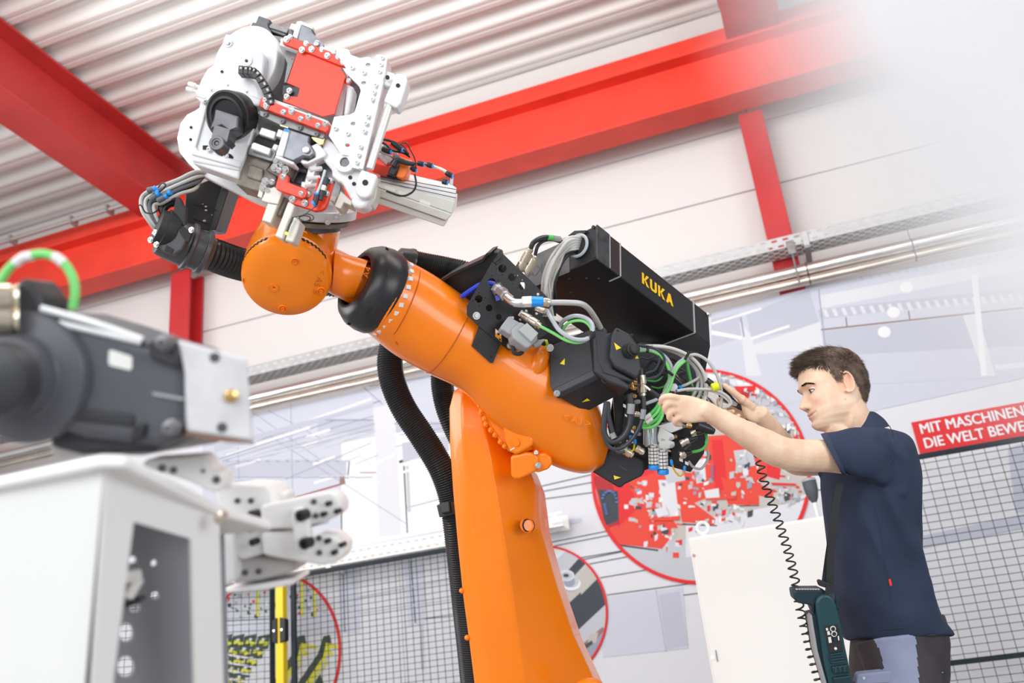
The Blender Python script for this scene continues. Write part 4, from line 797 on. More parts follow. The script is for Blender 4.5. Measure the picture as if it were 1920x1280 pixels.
# grey cables out of the grommet, down behind the plate
GC = mat('cable_light_grey', (.60, .59, .56), .4)
random.seed(3)
for k in range(8):
    dy = k*5.0; m_ = GC if k < 6 else BLKC; j1, j2, j3 = random.uniform(-5, 5), random.uniform(-4, 4), random.uniform(-.03, .03)
    pts = [(1098-k*1.2, 448+dy*.75, 2.90), (1082-k, 444+dy*.9, 2.87), (1062-k*.5+j2, 449+dy, 2.86+j3*.5), (1038+k*1.7+j1, 480+dy*.9, 2.85+j3), (1022+k*3.2+j1, 520+dy*.4, 2.85+j3), (1017+k*3.4+j2, 560, 2.86+j3), (1020+k*3.4+j1, 592, 2.88)]
    cable(bx, 'grey_cable' if k < 6 else 'black_cable', pts, .0054 if k < 6 else .0038, m_)
cable(bx, 'black_cable', [(1046, 451, 2.86), (1060, 455, 2.88), (1084, 460, 2.90)], .006, BLKC)
# ------------------------------------------------------------ clamping tool on the robot flange
a_ = lambda p: cr(240, 10, 4, p); b_ = lambda p: cr(540, 20, 4.268, p); c_ = lambda p: cr(240, 280, 4.571, p); d_ = lambda p: cr(480, 260, 3.765, p)
e_ = lambda p: cr(440, 20, 9.144, p); f_ = lambda p: cr(440, 200, 6.4, p); h_ = lambda p: cr(580, 220, 7.111, p); k_ = lambda p: cr(470, 320, 9.142, p)
TN = (_F+_R*.05-_U*.15).normalized()
def TP(off=0, n=None):
    pl = Pl.__new__(Pl); pl.n = (n or TN).normalized(); pl.p = W(550, 220, 2.55)+TN*off; return pl
tool = thing('clamping_tool', W(570, 395, 2.68), 'white, red and steel clamping tool bolted to the end of the orange robot', 'gripper tool')
def T(name, m, pts, off, t, par=None, bev=.002, holes=None, **k):
    g = G(); pl = TP(off)
    if holes: g.plate(pl, pts, holes, t)
    else: g.pprism(pl, pts, t)
    return B(g, name, m, par or tool, bevel=0 if holes else bev, ang=30, **k)
def Tl(name, m, x, y, off, prof, par=None, n=28, ax=None, **k):
    g = G(); pl = TP(off); g.lathe(pl.at(x, y), -(ax or TN), prof, n); return B(g, name, m, par or tool, **k)
def bolts(par, pts, off, r=.006, fn=screw, **k):
    for x, y in pts: fn(par, TP(off).at(x, y), (-TN-_U*.25-_R*.1).normalized(), r, **k)
# back structure
T('back_plate', WHITE, [(366, 206), (380, 196), (470, 240), (505, 300), (502, 388), (470, 375), (420, 350), (375, 328), (352, 305), (336, 285), (331, 258), (338, 230), (350, 214)], .10, .03, bev=.004)
T('core_block', STEEL, [(470, 60), (640, 120), (648, 180), (615, 330), (560, 345), (480, 300), (480, 200), (500, 100)], .12, .12, bev=.006)
# upper round flange with its gearbox
AXT = (TN+_R*.05).normalized()
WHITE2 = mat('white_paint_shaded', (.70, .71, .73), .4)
fl1 = Tl('round_flange', WHITE, 461, 118, .05, [(-.035, .104), (0, .108), (.006, .105), (.006, .03)], n=56, ax=(TN+_R*.35-_U*.02).normalized(), bevel=.002)
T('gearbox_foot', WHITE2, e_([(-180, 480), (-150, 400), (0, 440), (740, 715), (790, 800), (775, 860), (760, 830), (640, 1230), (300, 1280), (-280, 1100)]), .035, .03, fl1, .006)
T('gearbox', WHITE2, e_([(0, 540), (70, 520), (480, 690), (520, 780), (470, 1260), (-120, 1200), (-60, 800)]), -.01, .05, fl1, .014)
bolts(fl1, a_([(748, 278)])+e_([(680, 820)]), .03, .008, hexbolt)
Tl('filler_plug', WHITE, 462, 114, -.012, [(0, .016), (.002, .015), (.002, .005), (0, .004), (0, 0)], fl1)
g = G(); g.lathe(TP(-.0145).at(462.5, 114.5), -TN, [(0, .004), (.001, .004)], 6); B(g, 'hex_recess', HOLE, fl1)
# rounded cover
rc = T('rounded_cover', WHITE, a_([(500, 680), (515, 620), (545, 545), (590, 470), (640, 438), (700, 420), (832, 420), (870, 480), (940, 540), (985, 600), (1010, 690), (1060, 720), (1000, 760), (900, 700), (740, 640), (640, 650), (600, 700)]), -.05, .12, bev=.012, seg=3)
T('cover_lip', WHITE, a_([(500, 680), (575, 705), (640, 650), (720, 618), (800, 620), (900, 660), (1005, 700), (985, 755), (880, 740), (760, 700), (600, 720), (560, 735)]), -.065, .05, rc, .008, seg=3)
bolts(rc, a_([(742, 594), (620, 630), (884, 645)]), -.052, .0035); g = G(); g.lathe(TP(-.052).at(*a_([(705, 497)])[0]), -TN, [(0, .004), (.001, .004)], 8); B(g, 'screw_hole', HOLE, rc)
for x, y in a_([(485, 603), (470, 640)]):
    g = G(); p = TP(-.0).at(x+5, y); q = TP(0).at(x-8, y-4); g.lathe(p, q-p, [(-.01, .0045), (.0, .0045), (.0, .007), (.012, .007), (.012, .0065), (.020, .006)], 10); B(g, 'pneumatic_fitting', WPL, rc)
# drag chain
P_ = spline([Vector((x, y, 0)) for x, y in a_([(825, 480), (900, 485), (950, 500), (1000, 570), (1045, 660), (1062, 745)])], 2)
dcn = None
for i in range(len(P_)-1):
    p, q = P_[i], P_[i+1]; d = (q-p); u_ = d.normalized(); n_ = Vector((-u_.y, u_.x, 0)); mid = (p+q)/2; hw = d.length*.46; hh = 7.5
    pts = [(mid+u_*s*hw+n_*t_*hh) for s, t_ in ((-1, -1), (1, -1), (1, 1), (-1, 1))]
    if dcn is None: dcn = T('drag_chain', BLKC, [(v.x, v.y) for v in pts], -.09, .03, bev=.001)
    else: T('chain_link', BLKC, [(v.x, v.y) for v in pts], -.09, .03, dcn, .001)
    s2 = [(mid+n_*-3+u_*s*hw*.45+n_*t_*2) for s, t_ in ((-1, -1), (1, -1), (1, 1), (-1, 1))]
    T('link_insert', GREY, [(v.x, v.y) for v in s2], -.0915, .003, dcn, 0)
# front plate with pocket and slots
fp_pts = a_([(545, 700), (600, 715), (905, 800), (945, 930), (890, 1090), (830, 1240), (480, 1170), (455, 1112)])
slots = []
pf = T('front_plate', WHITE, fp_pts, -.045, .06, bev=.005, seg=3)
T('plate_frame', WHITE, a_([(560, 720), (600, 735), (510, 1060), (525, 1085), (850, 1165), (835, 1215), (470, 1115)]), -.052, .01, pf, .003)
T('plate_foot', WHITE, a_([(490, 1130), (840, 1215), (825, 1300), (780, 1285), (480, 1180)]), -.04, .07, pf, .004)
for pts in ([(560, 1050), (600, 1050), (600, 1085), (560, 1080)], [(690, 1095), (770, 1115), (790, 1135), (785, 1152), (765, 1155), (690, 1135)], [(700, 970), (790, 985), (815, 1005), (800, 1020), (770, 1015), (700, 1000)]):
    T('slot', HOLE, a_(pts), -.0465, .004, pf, 0)
bolts(pf, a_([(610, 1080), (735, 1130)]), -.05, .006, m=WHITE)
for x, y in a_([(473, 915), (470, 1006)]): Tl('screw_hole', HOLE, x, y, .098, [(0, .004), (.001, .004)], pf, 10)
# black cup and spindle
cup = Tl('spindle_cup', mat('burnished', (.028, .028, .03), .35, .3, .02, 60), 427, 217, -.075, [(-.05, .060), (0, .066), (.004, .066), (.006, .061), (.004, .058), (.004, .052), (.009, .050), (.010, .044), (.004, .040), (.004, 0)], n=48, ax=(TN+_R*.30+_U*.42).normalized())
T('spindle_block', DSTEEL, a_([(640, 850), (655, 775), (830, 830), (820, 920), (760, 945), (700, 900), (610, 930)]), -.12, .05, cup, .004)
T('spindle_step', DSTEEL, a_([(625, 985), (650, 895), (765, 930), (745, 1010), (760, 1000), (730, 1030)]), -.15, .05, cup, .004)
Tl('spindle_nose', DSTEEL, 406, 268, -.16, [(-.04, .020), (0, .020), (.002, .018), (.002, .012), (0, .011), (0, .007), (.001, .006), (-.002, .004), (-.002, 0)], cup, n=12)
# red plates
PR = T('red_cover', RED, e_([(900, 1245), (1085, 690), (1110, 655), (1300, 720), (1640, 870)])+b_([(400, 430), (460, 520), (370, 825), (275, 845), (0, 738), (-40, 725), (-28, 680), (75, 690), (95, 620), (-10, 575)]), -.06, .006, holes=[(*b_([(30, 380)])[0], 1.2)], smooth=False)
ur = T('red_bar', RED, e_([(822, 560), (845, 440), (900, 430), (1640, 700)])+b_([(330, 335), (470, 395), (455, 450), (400, 432), (120, 320)])+e_([(1080, 660)]), -.068, .012, bev=.0015)
lr_ = T('red_bar', RED, a_([(992, 705), (1000, 690), (1030, 700)])+b_([(0, 778), (330, 900), (320, 955), (300, 972), (0, 858)])+a_([(990, 760)]), -.085, .022, bev=.0015)
T('white_backing', WHITE, a_([(1010, 690), (1040, 685), (1280, 770)])+b_([(0, 765), (320, 880), (345, 915), (330, 935)]), -.07, .02, bev=.001)
T('white_backing', WHITE, e_([(790, 470), (850, 480), (850, 600), (1100, 690), (1080, 705), (770, 590)]), -.055, .02, bev=.001)
bolts(ur, e_([(950, 450), (1225, 560), (1500, 665)])+b_([(400, 368)]), -.069, .0052); bolts(ur, e_([(890, 490), (1155, 670), (1320, 660), (1590, 770)])+b_([(443, 408)]), -.07, .0062)
bolts(lr_, a_([(1030, 710), (1165, 800)])+f_([(588, 65), (795, 145), (1000, 225), (380, 0)]), -.086, .0055); bolts(lr_, a_([(1038, 752), (1228, 795)])+f_([(688, 45), (890, 120), (1092, 200)]), -.086, .0065)
bolts(PR, a_([(1190, 685)])+b_([(12, 640)]), -.062, .006)
T('sensor_window', BLKC, b_([(-40, 600), (10, 595), (90, 630), (72, 690), (-45, 672)]), -.052, .01, bev=0)
# steel bar under the red strip
sbx = T('clamp_bar', STEEL, f_([(290, 40), (330, 45), (1110, 300), (1060, 390), (900, 340), (540, 220), (300, 110)]), -.065, .05, bev=.002)
bolts(sbx, f_([(372, 95), (578, 178), (787, 255), (988, 330)]), -.067, .0055, m=STEEL)
# top grey pieces
tj = T('upper_jaw', DSTEEL, e_([(250, 265), (310, 195), (355, 205), (415, 80), (620, 160), (575, 230), (590, 290), (640, 340), (620, 400), (440, 330)]), .06, .05, bev=.003)
T('bright_edge', ALU, e_([(345, 205), (400, 75), (418, 82), (365, 212)]), .058, .05, tj, .001); T('bright_edge', ALU, e_([(255, 268), (300, 188), (312, 195), (275, 270)]), .058, .05, tj, .001)
T('jaw_bar', STEEL, e_([(590, 250), (640, 210), (930, 300), (900, 390), (590, 290)]), .06, .04, bev=.002); T('jaw_bar', DSTEEL, e_([(590, 290), (900, 400), (850, 440), (630, 360)]), .065, .04, bev=.002)
T('jaw_bar', DSTEEL, e_([(935, 310), (1015, 340), (985, 430), (905, 400)]), .055, .04, bev=.002); T('jaw_bar', STEEL, e_([(600, 400), (850, 450), (830, 560), (700, 500)]), .07, .04, bev=.002)
T('jaw_end', ALU, e_([(970, 210), (1050, 230), (1060, 180), (1130, 170), (1220, 205), (1210, 240), (1150, 245), (1075, 490), (985, 430), (1015, 330), (930, 305)]), .045, .05, bev=.003)
tl_ = T('toggle_lever', mat('blue_grey_steel', (.26, .27, .30), .4, .5, .06, 60, .25, 25), e_([(1150, 240), (1330, 320), (1330, 360), (1390, 450), (1480, 510), (1530, 590), (1500, 660), (1080, 500)]), .035, .03, bev=.002)
T('jaw_cap', WHITE, e_([(1130, 200), (1150, 180), (1350, 270), (1340, 320), (1160, 240)]), .03, .04, tl_, .002)
Tl('pivot_pin', CHROME, 440+1410/9.144, 20+570/9.144, .034, [(0, .008), (.004, .008), (.005, .006)], tl_, 16)
T('steel_web', STEEL, e_([(760, 580), (1080, 700), (890, 1240), (840, 1240), (900, 900)]), -.02, .06, bev=.002)
# stained block at lower left, jaws and lever
T('stained_block', STAIN, f_([(120, 580), (160, 570), (450, 670), (380, 760), (470, 800), (510, 850), (430, 1000), (290, 1020), (10, 930)]), -.03, .09, bev=.003)
T('stained_pad', STAIN, f_([(165, 700), (200, 690), (350, 745), (330, 880), (300, 900), (140, 840)]), -.036, .02, bev=.005)
T('jaw_plate', STEEL, f_([(170, 500), (220, 430), (400, 480), (520, 520), (450, 660), (160, 570)]), -.045, .08, bev=.002)
T('jaw_block', ALU, f_([(200, 440), (230, 420), (435, 500), (410, 585), (190, 505)]), -.06, .05, bev=.003); T('jaw_block', ALU, f_([(290, 300), (320, 240), (500, 300), (470, 390), (285, 330)]), -.055, .05, bev=.003)
T('jaw_gap', HOLE, f_([(255, 360), (290, 330), (480, 400), (555, 370), (520, 450), (440, 490), (230, 420)]), -.04, .03, bev=0)
T('jaw_block', ALU, f_([(490, 350), (520, 260), (590, 285), (560, 375)]), -.065, .05, bev=.003); T('jaw_block', ALU, f_([(440, 500), (470, 440), (530, 460), (490, 535)]), -.065, .05, bev=.003)
ll = T('toggle_lever', mat('blue_grey_steel', (.26, .27, .30), .4), f_([(655, 270), (900, 350), (885, 420), (920, 470), (950, 520), (950, 560), (900, 600), (820, 590), (700, 650), (570, 600)]), -.075, .03, bev=.003)
T('lever_strip', ALU, f_([(590, 260), (660, 280), (575, 600), (490, 580)]), -.08, .04, ll, .002); T('lever_cap', WHITE, f_([(475, 605), (495, 575), (718, 665), (700, 700)]), -.088, .05, ll, .003)
T('blue_mark', LBLUE, f_([(592, 262), (655, 270), (650, 308), (586, 292)]), -.0815, .001, ll, 0)
Tl('pivot_pin', CHROME, *f_([(862, 518)])[0], -.077, [(0, .0095), (.003, .0095), (.004, .007)], ll, 20)
T('link_arm', ALU, f_([(780, 660), (800, 620), (880, 650), (960, 600), (900, 470), (1000, 430), (1100, 550), (1080, 600), (880, 690), (820, 690)]), -.06, .04, bev=.003)
T('brass_wedge', GOLD, f_([(915, 360), (1080, 380), (1060, 450), (1020, 460), (940, 400)]), -.062, .02, bev=.001); T('dark_gap', HOLE, f_([(890, 360), (930, 380), (980, 420), (900, 445), (880, 400)]), -.055, .02, bev=0)
T('brass_wedge', GOLD, f_([(540, 215), (640, 245), (640, 258), (550, 230)]), -.072, .01, bev=0)
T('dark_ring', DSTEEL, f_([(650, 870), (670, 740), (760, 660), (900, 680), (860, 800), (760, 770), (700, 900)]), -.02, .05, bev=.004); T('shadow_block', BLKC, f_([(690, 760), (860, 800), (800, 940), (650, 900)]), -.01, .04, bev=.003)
T('bright_post', ALU, f_([(890, 690), (985, 655), (930, 900), (900, 1010), (790, 960), (800, 890), (840, 900)]), -.045, .05, bev=.003)
gb = T('screw_block', STAIN, f_([(470, 640), (700, 690), (650, 820), (560, 800), (540, 850), (380, 760), (440, 700)]), -.05, .06, bev=.002)
bolts(gb, f_([(505, 650), (478, 730), (585, 835), (610, 755), (368, 895), (340, 970), (408, 1015)]), -.055, .0068, hexbolt); bolts(gb, f_([(562, 690), (532, 762), (448, 900)]), -.055, .006)
# red lower brackets
r1 = T('red_bracket', RED, f_([(490, 960), (530, 800), (560, 790), (645, 830), (635, 905), (850, 985), (870, 1030), (850, 1085), (800, 1100), (500, 990)]), -.085, .016, bev=.002)
r2 = T('red_bracket', RED, f_([(650, 1130), (665, 1075), (720, 1100), (800, 1110), (950, 1040), (1000, 840), (1018, 850), (985, 1040), (1090, 1060), (1130, 900), (1180, 905), (1110, 1160), (1080, 1215), (1040, 1240), (960, 1250), (655, 1150)]), -.07, .016, bev=.002)
bolts(r1, f_([(583, 840)]), -.086, .006); bolts(r1, f_([(798, 1040)]), -.086, .005); bolts(r2, f_([(693, 1108), (842, 1155), (872, 1050), (1100, 1040), (1140, 890)]), -.072, .0068)
g = G(); g.tube([TP(-.09).at(*q) for q in f_([(960, 1170), (975, 1120), (990, 1050)])], .0075, 12); af_ = B(g, 'angle_fitting', BLKC, r2)
g = G(); g.tube([TP(-.09).at(*q) for q in f_([(985, 1050), (1050, 880), (1085, 760)])], .0035, 8); B(g, 'air_tube', mat('clear_blue_tube', (.55, .65, .70), .3), af_)
g = G(); g.cyl(TP(-.091).at(*f_([(940, 1175)])[0]), TP(-.091).at(*f_([(965, 1160)])[0]), .009, 14); g.cyl(TP(-.09).at(*f_([(980, 1060)])[0]), TP(-.09).at(*f_([(992, 1040)])[0]), .008, 14); B(g, 'blue_collar', LBLUE, af_)
g = G(); g.tube([TP(-.085).at(*q) for q in f_([(1025, 1120), (1055, 1010), (1080, 940), (1100, 850)])], .0068, 12); cb = B(g, 'sensor_plug', BLKC, r2); g = G(); g.cyl(TP(-.086).at(*f_([(1058, 1005)])[0]), TP(-.086).at(*f_([(1075, 950)])[0]), .0078, 12); B(g, 'plug_nut', BRASS, cb)
for x, y in f_([(990, 740), (965, 850), (940, 945)]): g = G(); g.cyl(TP(-.03).at(x+8, y), TP(-.05).at(x-14, y+2), .0065, 10); B(g, 'short_stud', WHITE, tool)
# beige cylinders at the bottom
bc = T('compact_cylinder', BEIGE, k_([(110, 435), (180, 190), (250, 230), (190, 470)]), -.05, .05, bev=.002)
T('compact_cylinder', BEIGE, k_([(180, 510), (260, 330), (400, 270), (550, 370), (465, 575), (290, 545)]), -.06, .06, bev=.002); T('compact_cylinder', BEIGE, k_([(185, 850), (290, 545), (470, 575), (345, 905)]), -.055, .06, bev=.003)
sc = T('slim_cylinder', BEIGE, k_([(412, 1120), (640, 520), (760, 590), (560, 1150), (540, 1180)]), -.09, .05, bev=.004); T('slim_cylinder', BEIGE, k_([(580, 1190), (600, 1130), (720, 760), (860, 870), (735, 1225), (700, 1230)]), -.085, .05, bev=.004)
T('slim_link', STAIN, k_([(470, 600), (560, 440), (640, 480), (500, 780), (400, 740)]), -.04, .03, bev=.002)
g = G(); g.tube([TP(-.098).at(*q) for q in k_([(615, 1060), (640, 1000), (665, 930), (700, 860), (720, 800)])], .0028, 8); sw = B(g, 'reed_sensor', BLKC, sc); g = G(); g.ball(TP(-.1).at(*k_([(612, 1072)])[0]), .0042, 10); B(g, 'indicator_light', mat('amber_led', (1, .7, .05), .3, emit=1.5), sw)
g = G(); g.tube([TP(-.1).at(*q) for q in k_([(715, 800), (850, 770), (950, 730), (1060, 650), (1150, 590)])], .0013, 6); g.tube([TP(-.1).at(*q) for q in k_([(860, 780), (960, 740), (1060, 770), (1070, 830), (980, 870), (880, 850), (830, 800), (930, 770), (1020, 800), (1000, 850), (900, 870)])], .0016, 6); B(g, 'thin_lead', BLKC, sc)
# flange disc between tool and robot
g = G(); g.lathe(W(592, 388, 2.66), FN, [(-.028, .100), (-.024, .112), (0, .114), (.004, .108), (.02, .10)], 56); fd = B(g, 'mounting_disc', ALU, tool)
g = G(); g.lathe(W(590, 398, 2.665)-FN*.03, FN, [(0, .095), (.012, .098)], 48); B(g, 'mounting_ring', STAIN, fd)
for x, y in k_([(1320, 880), (1485, 800), (1550, 760)]): screw(fd, W(x, y, 2.565), -(ray(x, y).normalized())+_U*-.5, .006)
T('grey_back', STEEL, f_([(1000, 660), (1110, 640), (1280, 960), (1230, 1180), (1150, 1060), (1200, 900), (1100, 860), (1020, 840)]), .0, .05, bev=.002); T('beige_foot', BEIGE, k_([(1430, 610), (1540, 340), (1737, 520), (1720, 600), (1600, 540), (1540, 655)]), -.04, .06, bev=.002); T('beige_foot', BEIGE, k_([(1350, 500), (1370, 410), (1480, 440), (1450, 540)]), -.03, .05, bev=.002)
# white perforated bracket
bh = b_([(605, 578), (520, 903), (475, 1075), (640, 433)]); bh = [(x, y, 5.0, .75) for x, y in bh]
bk = T('perforated_bracket', ALU, b_([(385, 340), (398, 308), (440, 300), (485, 312), (500, 352), (575, 380), (640, 370), (700, 400), (715, 395), (698, 370), (712, 352), (745, 352), (798, 378), (780, 480), (725, 740), (600, 1270), (520, 1255), (470, 1170), (500, 1160), (430, 1150), (327, 1000), (370, 850), (495, 832), (533, 812), (583, 640), (568, 600), (466, 500), (460, 450)]), -.075, .012, holes=bh)
T('bracket_flange', ALU, b_([(700, 400), (798, 378), (783, 475), (725, 740), (600, 1270), (560, 1260), (640, 960), (720, 600)]), -.08, .06, bk, .002)
bolts(bk, b_([(735, 490), (706, 597), (692, 655), (678, 710), (643, 845), (628, 902), (614, 965), (584, 1088), (570, 1155), (554, 1215), (757, 380), (747, 433)]), -.081, .0055, m=ALU); bolts(bk, b_([(515, 458), (610, 498), (382, 943), (480, 985)]), -.077, .006, m=ALU)
Tl('bracket_eye', ALU, *b_([(447, 345)])[0], -.07, [(-.02, .013), (.0, .013), (.001, .009), (-.006, .009), (-.006, 0)], bk, 20)
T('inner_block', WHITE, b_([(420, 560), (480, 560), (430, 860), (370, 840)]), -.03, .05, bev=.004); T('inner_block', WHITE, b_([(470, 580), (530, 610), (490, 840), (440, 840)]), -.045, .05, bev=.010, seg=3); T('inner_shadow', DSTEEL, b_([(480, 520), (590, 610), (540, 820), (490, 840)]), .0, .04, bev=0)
T('red_tab', RED, b_([(455, 540), (510, 560), (490, 590), (450, 580)]), -.05, .006, bev=0); bolts(tool, b_([(485, 560)]), -.052, .005)
T('white_backing', WHITE, b_([(290, 280), (350, 300), (385, 340), (360, 350), (285, 310)]), -.05, .02, bev=.002)
# lever with rod and clevis
cl = T('clevis_arm', WHITE, b_([(760, 480), (780, 478), (850, 500), (860, 560), (815, 610), (750, 590)]), -.07, .03, bev=.004)
ch = T('clevis_head', WHITE, b_([(845, 540), (850, 515), (875, 500), (915, 503), (945, 525), (957, 560), (945, 610), (905, 740), (870, 780), (850, 770), (765, 725), (790, 660)]), -.085, .05, bev=.006, seg=3)
for x, y in b_([(795, 532), (880, 598)]): Tl('pin_hole', HOLE, x, y, -.0865, [(-.004, .0055), (.001, .0055), (.001, 0)], ch, 14)
g = G(); g.cyl(TP(-.07).at(*b_([(822, 735)])[0]), TP(-.07).at(*b_([(655, 1265)])[0]), .0105, 20); rd = B(g, 'steel_rod', mat('pale_rod', (.78, .77, .74), .3, .3), tool)
g = G(); g.lathe(TP(-.07).at(*b_([(822, 735)])[0]), TP(-.07).at(*b_([(655, 1265)])[0])-TP(-.07).at(*b_([(822, 735)])[0]), [(-.004, .0125), (.002, .0125)], 18); B(g, 'rod_seal', BLKC, rd)
# lower white clamp body
lc = T('clamp_body', WHITE, h_([(170, 330), (230, 275), (330, 350), (440, 470), (470, 520), (560, 640), (700, 690), (700, 900), (620, 1060), (560, 1100), (430, 870), (380, 850), (300, 780), (300, 700), (180, 560)]), -.05, .05, bev=.004)
T('clamp_nose', WHITE, h_([(690, 690), (895, 760), (900, 790), (830, 1010), (800, 1055), (740, 1075), (670, 1060), (615, 1010), (610, 950), (640, 800)]), -.085, .03, lc, .006, seg=3)
T('clamp_boss', WHITE, h_([(610, 990), (830, 1030), (760, 1190), (670, 1210), (590, 1185), (540, 1120)]), -.06, .06, lc, .008, seg=3)
Tl('link_eye', WHITE, *h_([(480, 610)])[0], -.06, [(-.03, .026), (0, .027), (.008, .026), (.009, .013), (-.01, .012), (-.01, 0)], lc, 32); Tl('eye_bore', DSTEEL, *h_([(483, 612)])[0], -.0655, [(0, .0115), (.001, .0115)], lc, 20)
for x, y, r in ((745, 868, .0075), (545, 800, .005), (595, 885, .005), (450, 710, .003)): Tl('pin_hole', HOLE, *h_([(x, y)])[0], -.0865 if r > .007 else -.0515, [(-.004, r), (.001, r), (.001, 0)], lc, 16)
T('rear_clamp', BEIGE, h_([(760, 1190), (860, 880), (910, 920), (890, 1060), (830, 1180)]), -.03, .05, bev=.004)
# ------------------------------------------------------------ large pneumatic cylinder to the right of the tool
pn = thing('pneumatic_cylinder', W(770, 380, 2.6), 'pale grey rectangular pneumatic cylinder pointing right from the clamping tool', 'pneumatic cylinder')
CYN = mat('cylinder_pale', (.84, .83, .77), .4, 0, .02, 50)
def quadbar(pts1, pts2, name, m, par, bev=.002):            # near end outline -> far end outline
    g = G(); g.hexa([W(*p) for p in pts1], [W(*p) for p in pts2]); return B(g, name, m, par, bevel=bev)
n0 = d_([(850, 270), (830, 455)]); n1 = d_([(1418, 345), (1400, 400), (1398, 500), (1363, 540), (1330, 620)])
L0 = [(x, y) for x, y in d_([(845, 285), (848, 340), (840, 400), (835, 450)])]
R0 = [(x, y) for x, y in d_([(1405, 440), (1385, 530), (1345, 580), (1325, 622)])]
for i, (dl, dr) in enumerate(((2.52, 2.56), (2.53, 2.57), (2.55, 2.59))):
    A1, A2, B1, B2 = L0[i], L0[i+1], R0[i], R0[i+1]
    gap = 1.0 if i else 0
    quadbar([(A1[0], A1[1]+gap, dl), (A2[0], A2[1], dl+.012), (A2[0]+14, A2[1]-6, dl+.12), (A1[0]+14, A1[1]-8, dl+.10)], [(B1[0], B1[1]+gap, dr), (B2[0], B2[1], dr+.012), (B2[0]+8, B2[1]-10, dr+.12), (B1[0]+5, B1[1]-14, dr+.10)], 'profile_section', CYN, pn, .003)
q = d_([(850, 275), (1130, 215), (1415, 340), (1405, 440), (845, 285)])
pt_ = quadbar([(q[0][0], q[0][1], 2.53), (L0[0][0], L0[0][1]+2, 2.52), (L0[0][0]+20, L0[0][1], 2.6), (q[0][0]+40, q[0][1]-12, 2.62)], [(*d_([(1418, 345)])[0], 2.58), (R0[0][0], R0[0][1], 2.56), (R0[0][0]-5, R0[0][1]-10, 2.66), (*d_([(1380, 320)])[0], 2.68)], 'top_profile', WHITE, pn, .003)
for f in (.0, .33, .66):
    a = Vector(d_([(880, 262+f*30)])[0]); b = Vector(d_([(1412, 358+f*90)])[0])
    g = G(); g.tube([W(a.x, a.y+f*8, 2.519), W(b.x, b.y, 2.558)], .0012, 6, False); B(g, 'groove_line', DSTEEL, pt_)
for (x, y), lw in (((915, 330), 70), ((1010, 365), 55), ((1160, 425), 75)):
    g = G(); u0 = d_([(x, y), (x+lw, y+lw*.36), (x+lw-8, y+lw*.36+22), (x-8, y+22)]); g.prism([W(a, b, 2.515) for a, b in u0], _F*.004); B(g, 'rating_label', BEIGE, pn)
g = G(); g.tube([W(*q_, 2.50) for q_ in d_([(920, 370), (960, 385), (1010, 402), (1060, 400), (1110, 370), (1130, 320), (1120, 250)])], .0028, 8); B(g, 'sensor_lead', BLKC, pn)
tool_valve = thing('valve_block', W(725, 305, 2.6), 'red housing with an orange and black hand valve above the pale cylinder', 'valve')
g = G(); pv = Pl(W(690, 290, 2.54), W(735, 330, 2.56), W(700, 320, 2.54)); vv = Vector(_F)
g = G(); g.hexa([W(*p) for p in [(*d_([(770, 80)])[0], 2.56), (*d_([(750, 210)])[0], 2.56), (*d_([(795, 220)])[0], 2.56), (*d_([(800, 95)])[0], 2.56)]], [W(*p) for p in [(*d_([(800, 70)])[0], 2.64), (*d_([(780, 200)])[0], 2.64), (*d_([(830, 215)])[0], 2.64), (*d_([(840, 85)])[0], 2.64)]]); B(g, 'side_plate', RED, tool_valve, bevel=.002)
g = G(); g.prism([W(*p, 2.53) for p in d_([(820, 165), (950, 200), (972, 100), (985, 110), (965, 235), (910, 268), (820, 232)])], _F*.05); vb = B(g, 'red_housing', RED, tool_valve, bevel=.002)
g = G(); g.prism([W(*p, 2.52) for p in d_([(972, 105), (1020, 120), (1000, 270), (925, 250), (960, 180)])], _F*.06); g.cur = 0; B(g, 'grey_body', mat('slate_valve', (.16, .18, .21), .4), vb, bevel=.003)
g = G(); g.prism([W(*p, 2.50) for p in d_([(1015, 122), (1085, 150), (1060, 260), (1035, 283), (985, 265), (1010, 190)])], _F*.07); B(g, 'orange_body', mat('valve_orange', (1.0, .20, .02), .4), vb, bevel=.003)
g = G(); g.tube([W(*p, 2.48) for p in d_([(965, 190), (985, 160), (1010, 152), (1060, 170), (1122, 180)])], lambda t: .0105-.005*t, 12); B(g, 'hand_lever', BLKC, vb); g = G(); g.prism([W(*p, 2.49) for p in d_([(945, 200), (985, 170), (1005, 215), (975, 262), (930, 245)])], _F*.05); B(g, 'lever_base', BLKC, vb, bevel=.003)
for a, b in (((880, 60), (960, 175)), ((850, 100), (940, 180))): 
    a, b = d_([a, b]); g = G(); g.cyl(W(*a, 2.58), W(*b, 2.56), .010, 12); B(g, 'steel_bush', ALU, vb)
# wires and tubes above the cylinder
g = G()
for k, pts in enumerate(([(790, 60), (860, 80), (920, 110), (1000, 140), (1100, 160)], [(800, 20), (900, 30), (960, 80), (1040, 100), (1090, 130)], [(880, 0), (960, 20), (1020, 60), (1080, 110)], [(1010, 40), (1060, 30), (1090, 80), (1120, 140), (1130, 200)], [(1000, 60), (1020, 40), (1050, 60), (1070, 100)], [(1120, 170), (1150, 175), (1240, 190)])):
    m_, r_ = [(GREY, .0032), (BLKC, .0035), (BLKC, .0038), (BLKC, .0018), (BLKC, .0018), (BLKC, .0018)][k]
    cable(tool_valve, 'lead', [(*q_, 2.56-.01*k) for q_ in d_(pts)], r_, m_)
cable(tool_valve, 'white_air_tube', [(*q_, 2.52) for q_ in d_([(1200, 185), (1250, 195), (1310, 215), (1350, 240), (1362, 258)])], .0038, WPL); cable(tool_valve, 'white_air_tube', [(*q_, 2.53) for q_ in d_([(1365, 258), (1382, 275), (1378, 325)])], .0045, WPL)
